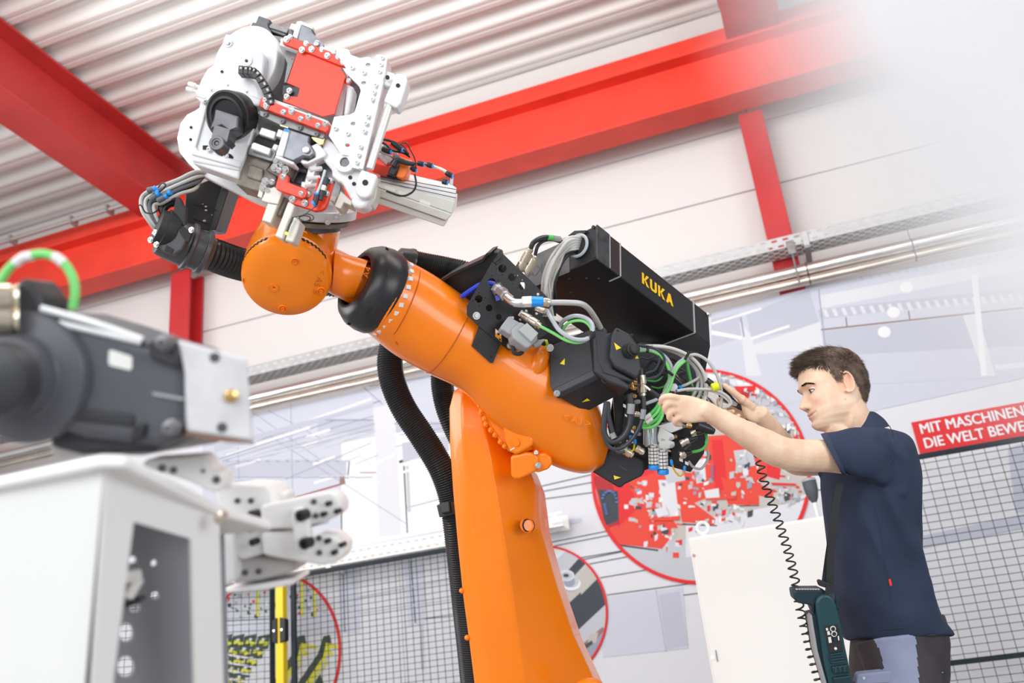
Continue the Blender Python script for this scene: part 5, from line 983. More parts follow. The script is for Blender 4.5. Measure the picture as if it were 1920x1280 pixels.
cable(tool_valve, 'yellowish_lead', [(*q_, 2.57) for q_ in d_([(900, 30), (930, 70), (1000, 110)])], .004, BEIGE)
for a, b in (((1140, 170), (1185, 182)), ((1205, 178), (1245, 195)), ((1340, 238), (1385, 265)), ((1315, 298), (1350, 310)), ((890, 70), (950, 95)), ((960, 25), (1030, 80)), ((1095, 200), (1130, 225))):
    a, b = d_([a, b]); o = fit(tool_valve, 'push_fitting', (*a, 2.51), (*b, 2.51), [(0, 4.5), (.2, 5.5), (.8, 5.5), (1, 4)], BLKC, 10); fit(o, 'blue_release_ring', (b[0]-.5, b[1], 2.51), (b[0]+1.8, b[1]+.6, 2.51), [(0, 4.6), (1, 4.6)], LBLUE, 10)
# ------------------------------------------------------------ hoses
hs = thing('hose_assembly', W(400, 470, 2.7), 'black corrugated protective hose with clamp head behind the orange wrist, left', 'hose')
g = G(); corrug(g, [W(372, 468, 2.66), W(400, 478, 2.68), (W(440, 492, 2.74)), W(490, 505, 2.84), W(560, 520, 2.95), W(640, 530, 3.02)], .043, .0110, .005, 28); B(g, 'corrugated_hose', HOSE, hs)
ha = (W(300, 440, 2.60), W(395, 478, 2.67)); hv = ha[1]-ha[0]; hl_ = hv.length
CN = mat('clamp_plastic', (.075, .075, .085), .38, 0, .05, 200)
g = G(); g.lathe(ha[0], hv, [(0, .052), (.01*1, .056), (hl_*.45, .060), (hl_*.52, .060), (hl_*.53, .068), (hl_*.60, .068), (hl_*.62, .058), (hl_*.80, .056), (hl_*.81, .064), (hl_*.90, .064), (hl_*.93, .052), (hl_*1.0, .048)], 40); hh = B(g, 'clamp_head', CN, hs, bevel=.002)
g = G(); g.prism([W(*p, 2.545) for p in c_([(235, 800), (300, 770), (500, 640), (545, 700), (460, 860), (380, 910), (290, 870)])], _F*.03); B(g, 'clamp_side', CN, hh, bevel=.004)
g = G(); g.prism([W(*p, 2.542) for p in c_([(330, 820), (390, 855), (370, 895), (312, 870)])], _F*.004); B(g, 'side_window', HOLE, hh)
g = G(); g.prism([W(*p, 2.54) for p in c_([(430, 690), (470, 660), (540, 720), (520, 790), (490, 785)])], _F*.01); B(g, 'side_window', HOLE, hh)
g = G(); g.lathe(W(315, 432, 2.58), -hv, [(-.02, .05), (0, .055), (.012, .056), (.014, .050), (.03, .048), (.032, 0)], 36); B(g, 'clamp_ring', BLACKM, hh)
for p in c_([(195, 775), (240, 715), (545, 690), (245, 815)]): screw(hh, W(*p, 2.54), -hv-_F*.3, .006)
g = G(); g.prism([W(*p, 2.56) for p in c_([(370, 610), (400, 440), (425, 400), (455, 440), (470, 480), (500, 500), (490, 640), (530, 680), (430, 640)])], _F*.02); B(g, 'clamp_bracket', BLACKM, hs, bevel=.004)
# black servo box behind
sv = thing('servo_drive', W(390, 430, 2.75), 'black rectangular servo drive hanging under the white tool plate', 'servo drive')
SVM = mat('servo_black', (.028, .027, .026), .42, 0, .06, 120, .25, 10)
g = G(); ps = c_([(490, 340), (700, 255), (880, 315), (752, 692), (690, 700), (478, 650)]); fr = [W(x, y, 2.72-(.03 if i in (0, 5) else 0)) for i, (x, y) in enumerate(ps)]; g.prism(fr, _F*.10); sb_ = B(g, 'housing', SVM, sv, bevel=.004)
g = G(); g.prism([W(*p, 2.705) for p in c_([(760, 440), (800, 330), (872, 320), (752, 690), (700, 690)])], _F*.02); B(g, 'side_profile', SVM, sb_, bevel=.002)
for a, b in (((500, 455), (760, 520)), ((540, 350), (500, 640)), ((480, 570), (700, 640))):
    a, b = c_([a, b]); g = G(); g.tube([W(*a, 2.70), W(*b, 2.70)], .001, 5, False); B(g, 'casing_joint', HOLE, sb_)
for x, y, r in ((668, 490, .004), (668, 522, .0045), (594, 335, .003), (640, 468, .002), (720, 562, .002), (480, 555, .002), (655, 612, .005)): g = G(); g.ball(W(*c_([(x, y)])[0], 2.697), r, 8, (1, 1, .5)); B(g, 'paint_fleck', WPL, sb_)
# cable bundle curving from tool into the hose head
cbn = thing('cable_bundle', W(275, 390, 2.6), 'bundle of grey cables with blue couplings looping from tool to hose head at left', 'cable bundle')
random.seed(5)
cols = [GREY, GREY, GREY, GREY, GREY, PGREY, BLKC, PGREY]
for k in range(10):
    o = k*2.6; m_ = (GREY, GC, GREY, GC, GREY, GC, mat('slate_cable', (.12, .13, .15), .4), BLKC, GC, GREY)[k]
    dz = .012*(k % 3)
    pts = [(395-k*3+o*.3, 324+o*.5, 2.66+dz), (366, 322+o*1.35, 2.62+dz), (335, 336+o*1.2, 2.60+dz), (300+k*.6, 350+o*1.3, 2.59+dz), (268+o*.9, 366+o*.8, 2.585+dz), (266+o*1.1, 392+o*.5, 2.58+dz), (280+o*1.0, 416+o*.3, 2.585+dz), (296+o*.95, 436-o*.35, 2.60+dz)]
    o_ = cable(cbn, 'grey_cable' if m_ in (GREY, GC) else 'dark_cable', pts, .0052, m_, 8)
for a, b in (((165, 355), (225, 340)), ((190, 430), (250, 385)), ((250, 440), (320, 405)), ((300, 390), (350, 375)), ((215, 385), (250, 370))):
    a, b = c_([a, b]); q = fit(cbn, 'coupling', (*a, 2.555), (*b, 2.555), [(0, 4), (.1, 6), (.7, 6), (1, 5)], mat('slate_cable', (.12, .13, .15), .4), 12); fit(q, 'blue_ring', (b[0]-1, b[1]+.5, 2.552), (b[0]+4, b[1]-2, 2.552), [(0, 5.6), (1, 5.6)], LBLUE, 12)
for pts in ([(255, 330), (290, 290), (320, 300), (310, 330), (262, 370)], [(115, 480), (150, 540), (210, 545), (250, 520), (255, 480)], [(90, 480), (110, 475)]):
    cable(cbn, 'cable_tie', [(*p, 2.55) for p in c_(pts)], .0022, BLKC, 6)
for pts in ([(300, 560), (285, 500), (320, 450), (380, 430), (430, 440)], [(330, 600), (310, 530), (345, 480), (400, 465)]):
    cable(cbn, 'black_cable', [(*p, 2.60) for p in c_(pts)], .008, BLKC, 10)
for a, b in (((245, 690), (225, 730)), ((310, 560), (355, 580))): a, b = c_([a, b]); fit(cbn, 'metal_gland', (*a, 2.56), (*b, 2.56), [(0, 4), (.3, 5.5), (1, 5.5)], CHROME, 10)
# long hose down the back of the arm
h2 = thing('corrugated_hose', W(850, 950, 3.2), 'long black corrugated hose hanging in a bend left of the orange upright arm', 'hose')
g = G(); corrug(g, [W(752, 600, 3.2), W(738, 640, 3.18), W(731, 675, 3.16), W(736, 715, 3.14), W(757, 765, 3.12), (W(793, 820, 3.10)), W(826, 875, 3.08), W(846, 930, 3.07), W(856, 990, 3.06), W(864, 1060, 3.06), W(872, 1130, 3.06), W(880, 1200, 3.07), W(890, 1300, 3.08), W(900, 1420, 3.09)], .040, .0075, .0035, 28); B(g, 'hose', HOSE, h2)
g = G(); g.lathe(W(846, 940, 3.065), W(852, 966, 3.06)-W(846, 940, 3.065), [(0, .048), (.04, .048)], 28); g.cbox(W(838, 952, 3.02), .03, .03, .035); B(g, 'hose_clamp', BLACKM, h2, bevel=.003)
h3 = thing('corrugated_hose', W(840, 760, 3.3), 'short black corrugated hose showing behind the top of the upright arm', 'hose')
g = G(); corrug(g, [W(838, 660, 3.25), W(829, 700, 3.24), W(832, 740, 3.22), W(845, 785, 3.20), W(870, 840, 3.2)], .036, .0075, .0035, 24); B(g, 'hose', HOSE, h3)
h4 = thing('corrugated_hose', W(820, 500, 3.0), 'black corrugated hose arching behind the forearm into the cable guard', 'hose')
g = G(); corrug(g, [W(765, 492, 2.98), W(800, 500, 2.98), W(840, 508, 2.97), W(880, 520, 2.96), W(920, 560, 2.96)], .040, .0065, .0032, 28); B(g, 'hose', HOSE, h4)
g = G(); g.lathe(W(748, 487, 2.95), W(775, 494, 2.97)-W(748, 487, 2.95), [(-.01, .025), (0, .038), (.03, .043), (.036, .046), (.044, .046), (.045, .04)], 28); B(g, 'hose_socket', RUBBER, h4)
# ------------------------------------------------------------ connector tower, cables and valves at the rear of the robot
v_ = lambda p: cr(1160, 630, 4.74, p); w_ = lambda p: cr(1000, 600, 4, p)
tw = thing('cable_terminal', W(1250, 820, 3.0), 'black rear terminal frame of the robot crowded with plugs and cables', 'terminal frame')
def R4(name, m, pts, D, t, par=None, bev=.002, **k):
    g = G(); g.prism([W(x, y, D) for x, y in pts], (_F+_R*.05-_U*.05)*t); return B(g, name, m, par or tw, bevel=bev, **k)
R4('frame_panel', BLACKM, [(1150, 745), (1165, 690), (1200, 640), (1310, 660), (1330, 760), (1320, 850), (1295, 885), (1240, 870), (1200, 885), (1155, 870), (1140, 800)], 3.10, .03)
R4('frame_panel', BLACKM, w_([(600, 560), (700, 560), (690, 900), (620, 880)]), 3.0, .05)
R4('frame_panel', mat('blue_black', (.02, .03, .04), .4), w_([(690, 600), (780, 620), (860, 960), (780, 930), (660, 880)]), 2.99, .05)
R4('lower_tray', BLACKM, w_([(520, 900), (700, 850), (860, 960), (850, 1020), (760, 1050), (640, 960)]), 2.97, .06)
R4('valve_deck', BLACKM, w_([(930, 760), (1010, 700), (1180, 820), (1150, 880), (1160, 1090), (1150, 1110), (1030, 1030), (1040, 870), (1060, 850)]), 2.98, .06)
R4('deck_face', STEEL, w_([(960, 770), (1090, 750), (1160, 800), (1060, 840), (960, 800)]), 2.96, .03)
ts = R4('terminal_block', BLACKM, v_([(380, 740), (470, 700), (640, 800), (620, 900), (500, 900), (480, 840)]), 2.97, .05)
for x, y in ((1172, 890), (1190, 905)): pass
# white solenoid valves
for pts in ([(930, 870), (950, 800), (1055, 860), (1060, 890), (1045, 898), (935, 920)], [(935, 945), (955, 875), (1060, 915), (1062, 945), (1045, 958), (940, 985)]):
    vv = R4('solenoid_valve', WPL, w_(pts), 2.93, .05, bev=.003); x, y = w_([(pts[3][0]-25, pts[3][1]-2)])[0]; screw(vv, W(x, y, 2.928), -_F, .004)
R4('valve_base', WPL, w_([(925, 950), (1030, 975), (1035, 990), (925, 968)]), 2.94, .03)
# clear filter bowl and two blue-capped silencers
g = G(); g.tube([W(1219, 800, 2.94), W(1219, 836, 2.93)], .019, 20, False); fb = B(g, 'filter_bowl', mat('clear_grey', (.45, .52, .56), .15, .3), tw)
R4('bowl_plate', ALU, w_([(825, 790), (930, 790), (935, 955), (900, 955), (825, 935)]), 2.945, .01, fb); screw(fb, W(*w_([(860, 925)])[0], 2.935), -_F, .009)
for x0, y0, y1 in ((1225, 838, 880), (1242, 846, 889)):
    D = 2.91; p0, p1 = W(x0, y0, D), W(x0+1.5, y1, D); ax = p1-p0; L = ax.length; r = .0155
    g = G(); g.cyl(p0, p0+ax*.78, r*.93, 24); s = B(g, 'silencer', BLKC, tw)
    u = ax.orthogonal().normalized(); v = ax.normalized().cross(u)
    for rr in range(5):
        for a in range(10):
            t = 2*PI*a/10; q = p0+ax*(.08+.15*rr)+(u*math.cos(t)+v*math.sin(t))*r*.94
            M = Matrix(((u*math.cos(t)+v*math.sin(t)), (-u*math.sin(t)+v*math.cos(t)), ax.normalized())).transposed()
            if (u*math.cos(t)+v*math.sin(t)).dot(_F) < .3:
                g = G(); g.cbox(q, .003, .0075, L*.115, M); B(g, 'mesh_window', WPL, s)
    g = G(); g.lathe(p0+ax*.78, ax, [(0, r), (.003, r*1.12), (.014, r*1.12), (.016, r*.9), (.016, 0)], 10); B(g, 'blue_cap', LBLUE, s)
    g = G(); g.lathe(p0, -ax, [(-.002, r*.9), (.006, r*.9), (.010, r*.6)], 20); B(g, 'silencer_top', CHROME, s)
# round metal connectors
def mc_(a, b, m=BRASS, s=1.0, D=2.9): conn(tw, (*a, D), (*b, D), m, s)
vc = lambda x, y: v_([(x, y)])[0]
mc_(vc(200, 345), vc(215, 535), s=1.0, D=2.88)
fit(tw, 'cable_boot', (*vc(205, 280), 2.88), (*vc(195, 360), 2.88), [(0, 3), (.3, 5), (1, 7.5)], BLKC, 14)
for a, b, s in (((105, 390), (130, 480), .55), ((110, 450), (160, 470), .5), ((105, 520), (160, 540), .5), ((130, 410), (170, 420), .5), ((10, 990), (130, 1060), 1.0), ((150, 990), (225, 1040), .8), ((550, 960), (640, 920), .8), ((540, 1060), (600, 1050), .8), ((640, 870), (700, 850), .7), ((490, 350), (540, 410), .7), ((140, 690), (190, 700), .7), ((120, 810), (150, 820), .6), ((600, 790), (650, 800), .6)):
    mc_(vc(*a), vc(*b), BRASS if s > .6 else GOLD, s, 2.90 if a[1] > 900 else 2.93)
for a, b, r in (((560, 950), (700, 900), 5.5), ((590, 1010), (640, 960), 5), ((570, 1050), (650, 1030), 5), ((690, 860), (760, 840), 5), ((700, 790), (850, 850), 10), ((480, 360), (560, 430), 6), ((780, 390), (860, 450), 6)):
    fit(tw, 'plug_boot', (*vc(*a), 2.90), (*vc(*b), 2.90), [(0, r), (.6, r), (1, r*.55)], BLKC, 12)
# big black cables at the front
def cb_(name, pts, r, m, D0, D1=None):
    D1 = D0 if D1 is None else D1; n = len(pts)-1
    return cable(tw, name, [(*v_([p])[0], D0+(D1-D0)*i/n) for i, p in enumerate(pts)], r, m, 10)
SBC = mat('slate_black_cable', (.05, .055, .065), .35)
for pts, r in (([(1138, 752), (1133, 790), (1133, 812), (1142, 826), (1157, 826), (1172, 814), (1181, 795), (1184, 765), (1180, 738)], .0092), ([(1134, 812), (1137, 830), (1150, 841), (1168, 838), (1186, 822), (1200, 798), (1207, 770), (1207, 744)], .0062), ([(1140, 755), (1141, 780), (1146, 800), (1150, 818)], .0075), ([(1150, 838), (1160, 848), (1172, 846)], .005)):
    cable(tw, 'black_cable', [(x, y, 2.83) for x, y in pts], r, SBC, 12)
for a, b, r in (((112, 600), (105, 690), 7.2), ((222, 650), (210, 735), 5.2), ((-62, 860), (-40, 905), 6)): fit(tw, 'grey_marker_sleeve', (*vc(*a), 2.826), (*vc(*b), 2.826), [(0, r), (1, r)], PGREY, 14)
# arches of grey, green and dark cables
BG = BGREY
arches = [(GREY, .0052, [(180, 100), (260, 92), (400, 100), (540, 150), (640, 240), (700, 330), (700, 450), (640, 560), (560, 600)], 2.93), (GREY, .0052, [(170, 112), (300, 95), (430, 120), (560, 175), (680, 280), (740, 400), (720, 520), (660, 590)], 2.92),
 (GC, .0052, [(200, 90), (380, 90), (520, 130), (640, 190), (740, 300), (775, 430), (760, 550), (700, 610)], 2.91), (GC, .0052, [(300, 88), (460, 105), (600, 160), (700, 240), (770, 360), (785, 480), (760, 580)], 2.90), (GREY, .0048, [(600, 180), (690, 165), (790, 220), (860, 320), (905, 440), (915, 560), (905, 640)], 2.89),
 (BG, .0055, [(180, 115), (320, 130), (420, 190), (475, 290), (465, 400), (420, 480), (400, 540)], 2.90), (LGREEN, .0052, [(165, 130), (280, 130), (380, 180), (445, 290), (450, 380), (420, 450), (395, 520)], 2.90),
 (BG, .0055, [(590, 195), (520, 250), (480, 330), (450, 420), (410, 500), (340, 560), (240, 600)], 2.89), (LGREEN, .0052, [(590, 215), (530, 270), (490, 340), (460, 440), (420, 520)], 2.885), (GREEN, .005, [(605, 190), (615, 280), (640, 400), (665, 520), (680, 640)], 2.97),
 (mat('dark_blue_cable', (.05, .065, .08), .35), .004, [(150, 80), (260, 95), (345, 140), (360, 220), (320, 300), (240, 330)], 2.90), (mat('dark_blue_cable', (.05, .065, .08), .35), .004, [(170, 75), (320, 110), (400, 180), (400, 270), (350, 350), (250, 380)], 2.895),
 (GREY, .0045, [(540, 450), (600, 430), (680, 390), (720, 360)], 2.92), (GREY, .0045, [(520, 485), (620, 470), (720, 470), (860, 480), (960, 530), (1000, 590), (970, 625), (920, 635)], 2.87), (GC, .004, [(600, 480), (760, 475), (880, 505), (960, 560), (985, 600), (950, 635)], 2.875)]
for m_, r, pts, D in arches: cb_('green_cable' if m_ in (LGREEN, GREEN) else ('dark_cable' if 'dark' in m_.name else 'grey_cable'), pts, r, m_, D)
random.seed(9)
for k in range(20):                                          # dark loops in the depth
    x, y = random.uniform(120, 420), random.uniform(250, 640); w0 = random.uniform(120, 260); h0 = random.uniform(-80, 80)
    cb_('dark_cable', [(x, y), (x+w0*.35, y+h0-random.uniform(10, 40)), (x+w0*.7, y+h0), (x+w0, y+h0*1.6+20)], random.uniform(.0024, .0042), mat('dark_blue_cable', (.05, .065, .08), .35) if k % 2 else BLKC, random.uniform(2.93, 3.02))
for k in range(7): cb_('green_cable' if k % 3 == 0 else 'dark_cable', [(200+k*30, 380+k*22), (330+k*10, 400+k*20), (440+k*5, 330+k*30)], .003, GREEN if k % 3 == 0 else BLKC, 2.96)
for k in range(5): cb_('dark_cable', [(660+k*22, 480+k*8), (720+k*25, 500+k*16), (760+k*28, 580+k*12), (770+k*26, 640)], .003, BLKC if k % 2 else GREY, 2.94)
for k, pts in enumerate(([(360, 590), (330, 640), (280, 690), (210, 740)], [(375, 600), (345, 670), (290, 725), (215, 775)], [(385, 610), (370, 690), (320, 750), (250, 790), (205, 790)], [(390, 620), (385, 710), (340, 780), (270, 815), (210, 810)])):
    o = cb_('green_cable', pts, .0052, LGREEN if k % 2 else GREEN, 2.88)
for a, b in (((225, 735), (285, 695)), ((245, 770), (300, 730))): fit(tw, 'white_marker_sleeve', (*vc(*a), 2.876), (*vc(*b), 2.876), [(0, 4), (1, 4)], WPL, 12)
cb_('green_cable', [(765, 840), (780, 890), (785, 940), (765, 985), (720, 1015), (650, 1030)], .0045, GREEN, 2.92); cb_('pale_cable', [(790, 1000), (795, 1080), (760, 1150), (720, 1180), (660, 1160), (620, 1110)], .004, GREY, 2.96)
cb_('ground_lead', [(55, 970), (60, 1010), (90, 1030), (130, 1010), (140, 960)], .0028, YELLOW, 2.89); cb_('ground_lead', [(475, 1130), (495, 1190), (540, 1240), (575, 1220), (585, 1180)], .0028, mat('amber_wire', (.9, .45, .02), .4), 2.91)
for a, b in (((148, 915), (144, 960)), ((465, 1095), (475, 1145)), ((588, 1150), (584, 1195)), ((535, 440), (560, 460)), ((515, 470), (525, 495)), ((100, 880), (108, 905))): fit(tw, 'blue_ferrule', (*vc(*a), 2.885 if a[0] < 200 else 2.9), (*vc(*b), 2.885 if a[0] < 200 else 2.9), [(0, 1.6), (.3, 3), (1, 2.6)], LBLUE, 10)
fit(tw, 'yellow_sleeve', (*vc(825, 460), 2.87), (*vc(890, 440), 2.87), [(0, 6), (.1, 8), (.9, 8), (1, 6)], mat('lime', (.75, .85, .02), .4), 14)
for x0, y0, x1, y1 in ((40, 600, 65, 640), (55, 690, 75, 720), (70, 810, 90, 840), (110, 830, 135, 865), (540, 1080, 570, 1120), (590, 1110, 620, 1150), (70, 940, 130, 935)): R4('marker_label', WPL, v_([(x0, y0), (x1, y0+12), (x1, y1), (x0, y1-12)]), 2.9, .002, bev=0)
R4('chrome_block', ALU, v_([(470, 420), (510, 415), (530, 450), (510, 490), (460, 490), (450, 450)]), 2.9, .03); R4('metal_plate', ALU, v_([(340, 800), (480, 760), (560, 790), (570, 820), (470, 860)]), 2.93, .02)
R4('warning_triangle', YELLOW, v_([(-8, 980-55), (25, 945), (-12, 955)]), 2.9, .002, bev=0)
for a, b in (((590, 205), (625, 145)), ((440, 315), (480, 345)), ((255, 140), (262, 90))):
    a, b = vc(*a), vc(*b); g = G(); g.tube([W(*a, 2.87), W(*b, 2.88)], .0045, 8, False); B(g, 'cable_tie', BLKC, tw)
random.seed(21)
for k in range(26):                                          # small fittings and plugs in the depth of the frame
    x, y = random.uniform(100, 620), random.uniform(480, 1020)
    if 330 < x < 520 and y > 900: continue
    m_ = random.choice([BLKC, BLKC, BLACKM, BRASS, GOLD, PGREY, DSTEEL]); a = random.uniform(0, 6.28); l = random.uniform(25, 60)
    fit(tw, 'small_plug', (*vc(x, y), 2.955), (*vc(x+l*math.cos(a), y+l*math.sin(a)*.6), 2.955), [(0, 3), (.2, 4.5), (.7, 4.5), (1, 2.5)], m_, 10)
# ------------------------------------------------------------ the man
def lerp_tab(tab, z):
    if z >= tab[0][0]: return tab[0][1]
    for (a, u), (b, v) in zip(tab, tab[1:]):
        if z >= b:
            t = (a-z)/(a-b); t = t*t*(3-2*t)*.4+t*.6; return u+(v-u)*t
    return tab[-1][1]
def remeshed(g, voxel, smooth=2, fac=.5):
    me = bpy.data.meshes.new('tmp'); me.from_pydata(g.v, [], g.f)
    bm = bmesh.new(); bm.from_mesh(me); bmesh.ops.recalc_face_normals(bm, faces=bm.faces); bm.to_mesh(me); bm.free()
    o = bpy.data.objects.new('tmp', me); C.objects.link(o)
    m = o.modifiers.new('r', 'REMESH'); m.mode = 'VOXEL'; m.voxel_size = voxel; m.use_smooth_shade = True
    if smooth: s = o.modifiers.new('s', 'SMOOTH'); s.factor = fac; s.iterations = smooth
    dg = bpy.context.evaluated_depsgraph_get(); r = bpy.data.meshes.new_from_object(o.evaluated_get(dg))
    bpy.data.objects.remove(o); bpy.data.meshes.remove(me); return r
HC = W(1561, 733, 2.96)
yaw_, pit_ = math.radians(20), math.radians(1.5)
hf = Vector((-math.cos(yaw_), -math.sin(yaw_), 0)); hu = Vector((0, 0, 1)); hl2 = hu.cross(hf).normalized()
hf, hu = hf*math.cos(pit_)-hu*math.sin(pit_), hu*math.cos(pit_)+hf*math.sin(pit_)
HS = 1.02
def hw_(x, y, z): return HC+(hf*x+hl2*y+hu*z)*HS            # head local -> world (x to the face, y to his left)
def hloc(p): d = (p-HC)/HS; return Vector((d.dot(hf), d.dot(hl2), d.dot(hu)))
XF = [(.120, .0), (.114, .035), (.103, .060), (.085, .079), (.06, .090), (.035, .095), (.022, .097), (.005, .088), (-.02, .087), (-.045, .088), (-.07, .089), (-.086, .084), (-.10, .086), (-.112, .080), (-.120, .062), (-.124, .03)]
XB = [(.120, -.005), (.114, -.05), (.103, -.075), (.08, -.096), (.04, -.106), (0, -.103), (-.03, -.090), (-.06, -.07), (-.09, -.050), (-.124, -.02)]
HW = [(.120, .01), (.114, .036), (.103, .054), (.08, .069), (.04, .077), (0, .076), (-.03, .071), (-.06, .065), (-.085, .056), (-.10, .044), (-.112, .034), (-.120, .022), (-.124, .008)]
def gs(v, s): return math.exp(-(v/s)**2)
NP = [(.012, 0), (0, .005), (-.012, .011), (-.026, .019), (-.036, .0265), (-.041, .0275), (-.047, .021), (-.052, .006), (-.056, 0)]
NWd = [(.012, .007), (-.012, .0075), (-.03, .010), (-.04, .0125), (-.056, .014)]
def feat(y, z):
    ay = abs(y); d = 0
    if -.06 < z < .014: d += lerp_tab(NP, z)*gs(y, lerp_tab(NWd, z))
    d += .0075*gs(ay-.0150, .0055)*gs(z+.0445, .006)
    d -= .0105*gs(ay-.031, .0150)*gs(z-.001, .0105)+.003*gs(ay-.016, .006)*gs(z+.004, .012)
    d += .0038*gs(ay-.026, .020)*gs(z-.019, .0065)
    d += .0045*gs(ay-.044, .016)*gs(z+.026, .016)-.003*gs(ay-.038, .014)*gs(z+.062, .016)
    zc = z-.0050*(ay/.026)**2                                # the mouth curves up a little at its ends
    d += .0062*gs(zc+.0655, .0048)*gs(y, .020)+.0060*gs(zc+.0765, .0052)*gs(y, .017)-.0048*gs(zc+.0708, .0022)*gs(y, .028)
    d -= .003*gs(zc+.070, .006)*gs(ay-.027, .005)-.002*gs(ay-.033, .006)*gs(z+.064, .008)
    d += .005*gs(y, .018)*gs(z+.101, .012)-.003*gs(y, .02)*gs(z+.087, .005)
    d -= .0022*gs(y, .003)*gs(z+.059, .005)
    return d
def head_pt(t, z, grow=0):
    c = -.012+.010*max(0, min(1, (-z-.05)/.06))
    xf, xb, hw = lerp_tab(XF, z), lerp_tab(XB, z), lerp_tab(HW, z)
    ct, st = math.cos(t), math.sin(t); q = 2/2.25
    y = hw*math.copysign(abs(st)**q, st); x = c+(xf-c if ct > 0 else c-xb)*math.copysign(abs(ct)**q, ct)
    if ct > 0: x += feat(y, z)*min(1, ct*1.6)
    return x, y, z
g = G(); R = []; NZ = 150
for i in range(NZ+1):
    z = .1205-.2445*i/NZ; R.append([hw_(*head_pt(2*PI*k/160, z)) for k in range(160)])
g.rings(R)
# ears
for s in (1, -1):
    ec = (-.018, s*.0765, -.004); pts = []
    for k in range(13):
        a = -2.2+k*4.1/12; pts.append(hw_(ec[0]+.004-.017*math.cos(a)*(1 if a > -1.4 else .8)-.003, ec[1]+s*(.006+.006*(1 if math.cos(a) > 0 else .2)), ec[2]+.031*math.sin(a)+.0))
    g.tube(pts, .0034, 8)
    g.rings([[hw_(ec[0]-.002+math.cos(t)*r*.016-(.004 if k_ else 0), ec[1]+s*(-.006+k_*.011), ec[2]+math.sin(t)*r*.029) for t in [2*PI*j/20 for j in range(20)]] for k_, r in ((0, .75), (.6, .95), (1, .98), (1.0, .82), (.72, .55))])
    g.tube([hw_(ec[0]+.010, ec[1]+s*.001, ec[2]-.020), hw_(ec[0]+.004, ec[1]+s*.005, ec[2]-.030), hw_(ec[0]-.002, ec[1]+s*.004, ec[2]-.026)], .0045, 8)
# neck
NB = W(1622, 826, 2.97)
g.tube([hw_(-.030, 0, -.03), hw_(-.030, 0, -.085), (hw_(-.034, 0, -.13)+NB)*.5, NB, NB-Vector((0, 0, .08))], lambda t: .058+.012*t*t, 28)
g.tube([hw_(-.035, .052, -.05), hw_(-.012, .034, -.12), W(1592, 820, 2.93)], .012, 10)
g.tube([hw_(.035, 0, -.105), hw_(.010, 0, -.128), hw_(-.01, 0, -.155)], .034, 16)
# arms
SL, EL, WL = W(1650, 862, 2.84), W(1466, 851, 2.70), W(1325, 771, 2.655)
SR, ER, WR = W(1600, 862, 3.14), W(1490, 868, 3.09), W(1428, 778, 2.96)
def limb(pts, r, n=24): g.tube(pts, r, n, True, 8)
def rr(*v): return lambda t: lerp_tab([(-i/(len(v)-1), x) for i, x in enumerate(v)], -t)
limb([SL, SL.lerp(EL, .45)+Vector((0, 0, .003)), SL.lerp(EL, .85), EL.lerp(WL, .06)+(SL-EL)*.02, EL.lerp(WL, .28), EL.lerp(WL, .62), WL, WL+(WL-EL)*.12], rr(.056, .051, .047, .0455, .0455, .0455, .044, .038, .032, .0275, .0260, .012))
limb([SR, SR.lerp(ER, .5), SR.lerp(ER, .85), ER.lerp(WR, .06)+(SR-ER)*.02, ER.lerp(WR, .3), ER.lerp(WR, .65), WR, WR+(WR-ER)*.12], rr(.054, .048, .044, .043, .043, .043, .040, .034, .028, .0255, .012))
# near hand (his left)
def palm(sp, hd, e=2.6): loft(g, [(a, b, c, d, D, hd_) for (a, b, c, d, D, hd_) in sp], 24, 4, e)
palm([(1346, 762, 1347, 788, 2.655, .012), (1332, 754, 1334, 791, 2.655, .0195), (1316, 748, 1314, 791, 2.655, .018), (1295, 742, 1291, 793, 2.655, .016), (1275, 740, 1272, 790, 2.655, .0145), (1264, 744, 1264, 786, 2.655, .012)], 0)
def finger(pts, r0, r1): g.tube([W(*p) for p in pts], lambda t: r0+(r1-r0)*t, 14, True, 6); g.ball(W(*pts[-1]), r1, 12); [g.ball(W(*p), r0*1.04, 12) for p in pts[1:2]]
finger([(1276, 747, 2.655), (1256, 743, 2.640), (1242, 746, 2.640), (1239, 757, 2.655)], .0100, .0078)
finger([(1273, 760, 2.655), (1252, 757, 2.635), (1247, 768, 2.640), (1255, 776, 2.665)], .0100, .0080)
finger([(1274, 771, 2.655), (1258, 772, 2.637), (1255, 783, 2.645), (1263, 787, 2.668)], .0096, .0078)
finger([(1280, 782, 2.655), (1267, 786, 2.640), (1267, 794, 2.650), (1276, 796, 2.668)], .0088, .0070)
finger([(1318, 768, 2.672), (1290, 757, 2.690), (1264, 750, 2.690), (1243, 745, 2.675)], .0130, .0085)
# far hand (his right), thumb up, fingers wrapped round the handset
palm([(1436, 780, 1446, 794, 2.97, .010), (1420, 766, 1438, 790, 2.965, .019), (1406, 752, 1420, 793, 2.955, .019), (1394, 744, 1404, 788, 2.95, .018), (1386, 746, 1394, 780, 2.955, .014)], 0)
finger([(1412, 764, 2.945), (1391, 748, 2.93), (1372, 733, 2.925), (1359, 723, 2.925)], .0135, .0085)
finger([(1392, 757, 2.965), (1366, 752, 3.0), (1350, 748, 2.985), (1349, 758, 2.955), (1356, 765, 2.940)], .0095, .0075)
finger([(1396, 767, 2.965), (1372, 766, 2.995), (1358, 765, 2.975), (1362, 773, 2.935), (1374, 771, 2.920)], .0095, .0075)
finger([(1400, 776, 2.965), (1380, 777, 2.99), (1366, 778, 2.97), (1372, 784, 2.935), (1385, 779, 2.920)], .0092, .0072)
finger([(1406, 785, 2.965), (1390, 788, 2.985), (1378, 790, 2.96), (1384, 793, 2.935), (1394, 788, 2.925)], .0085, .0068)
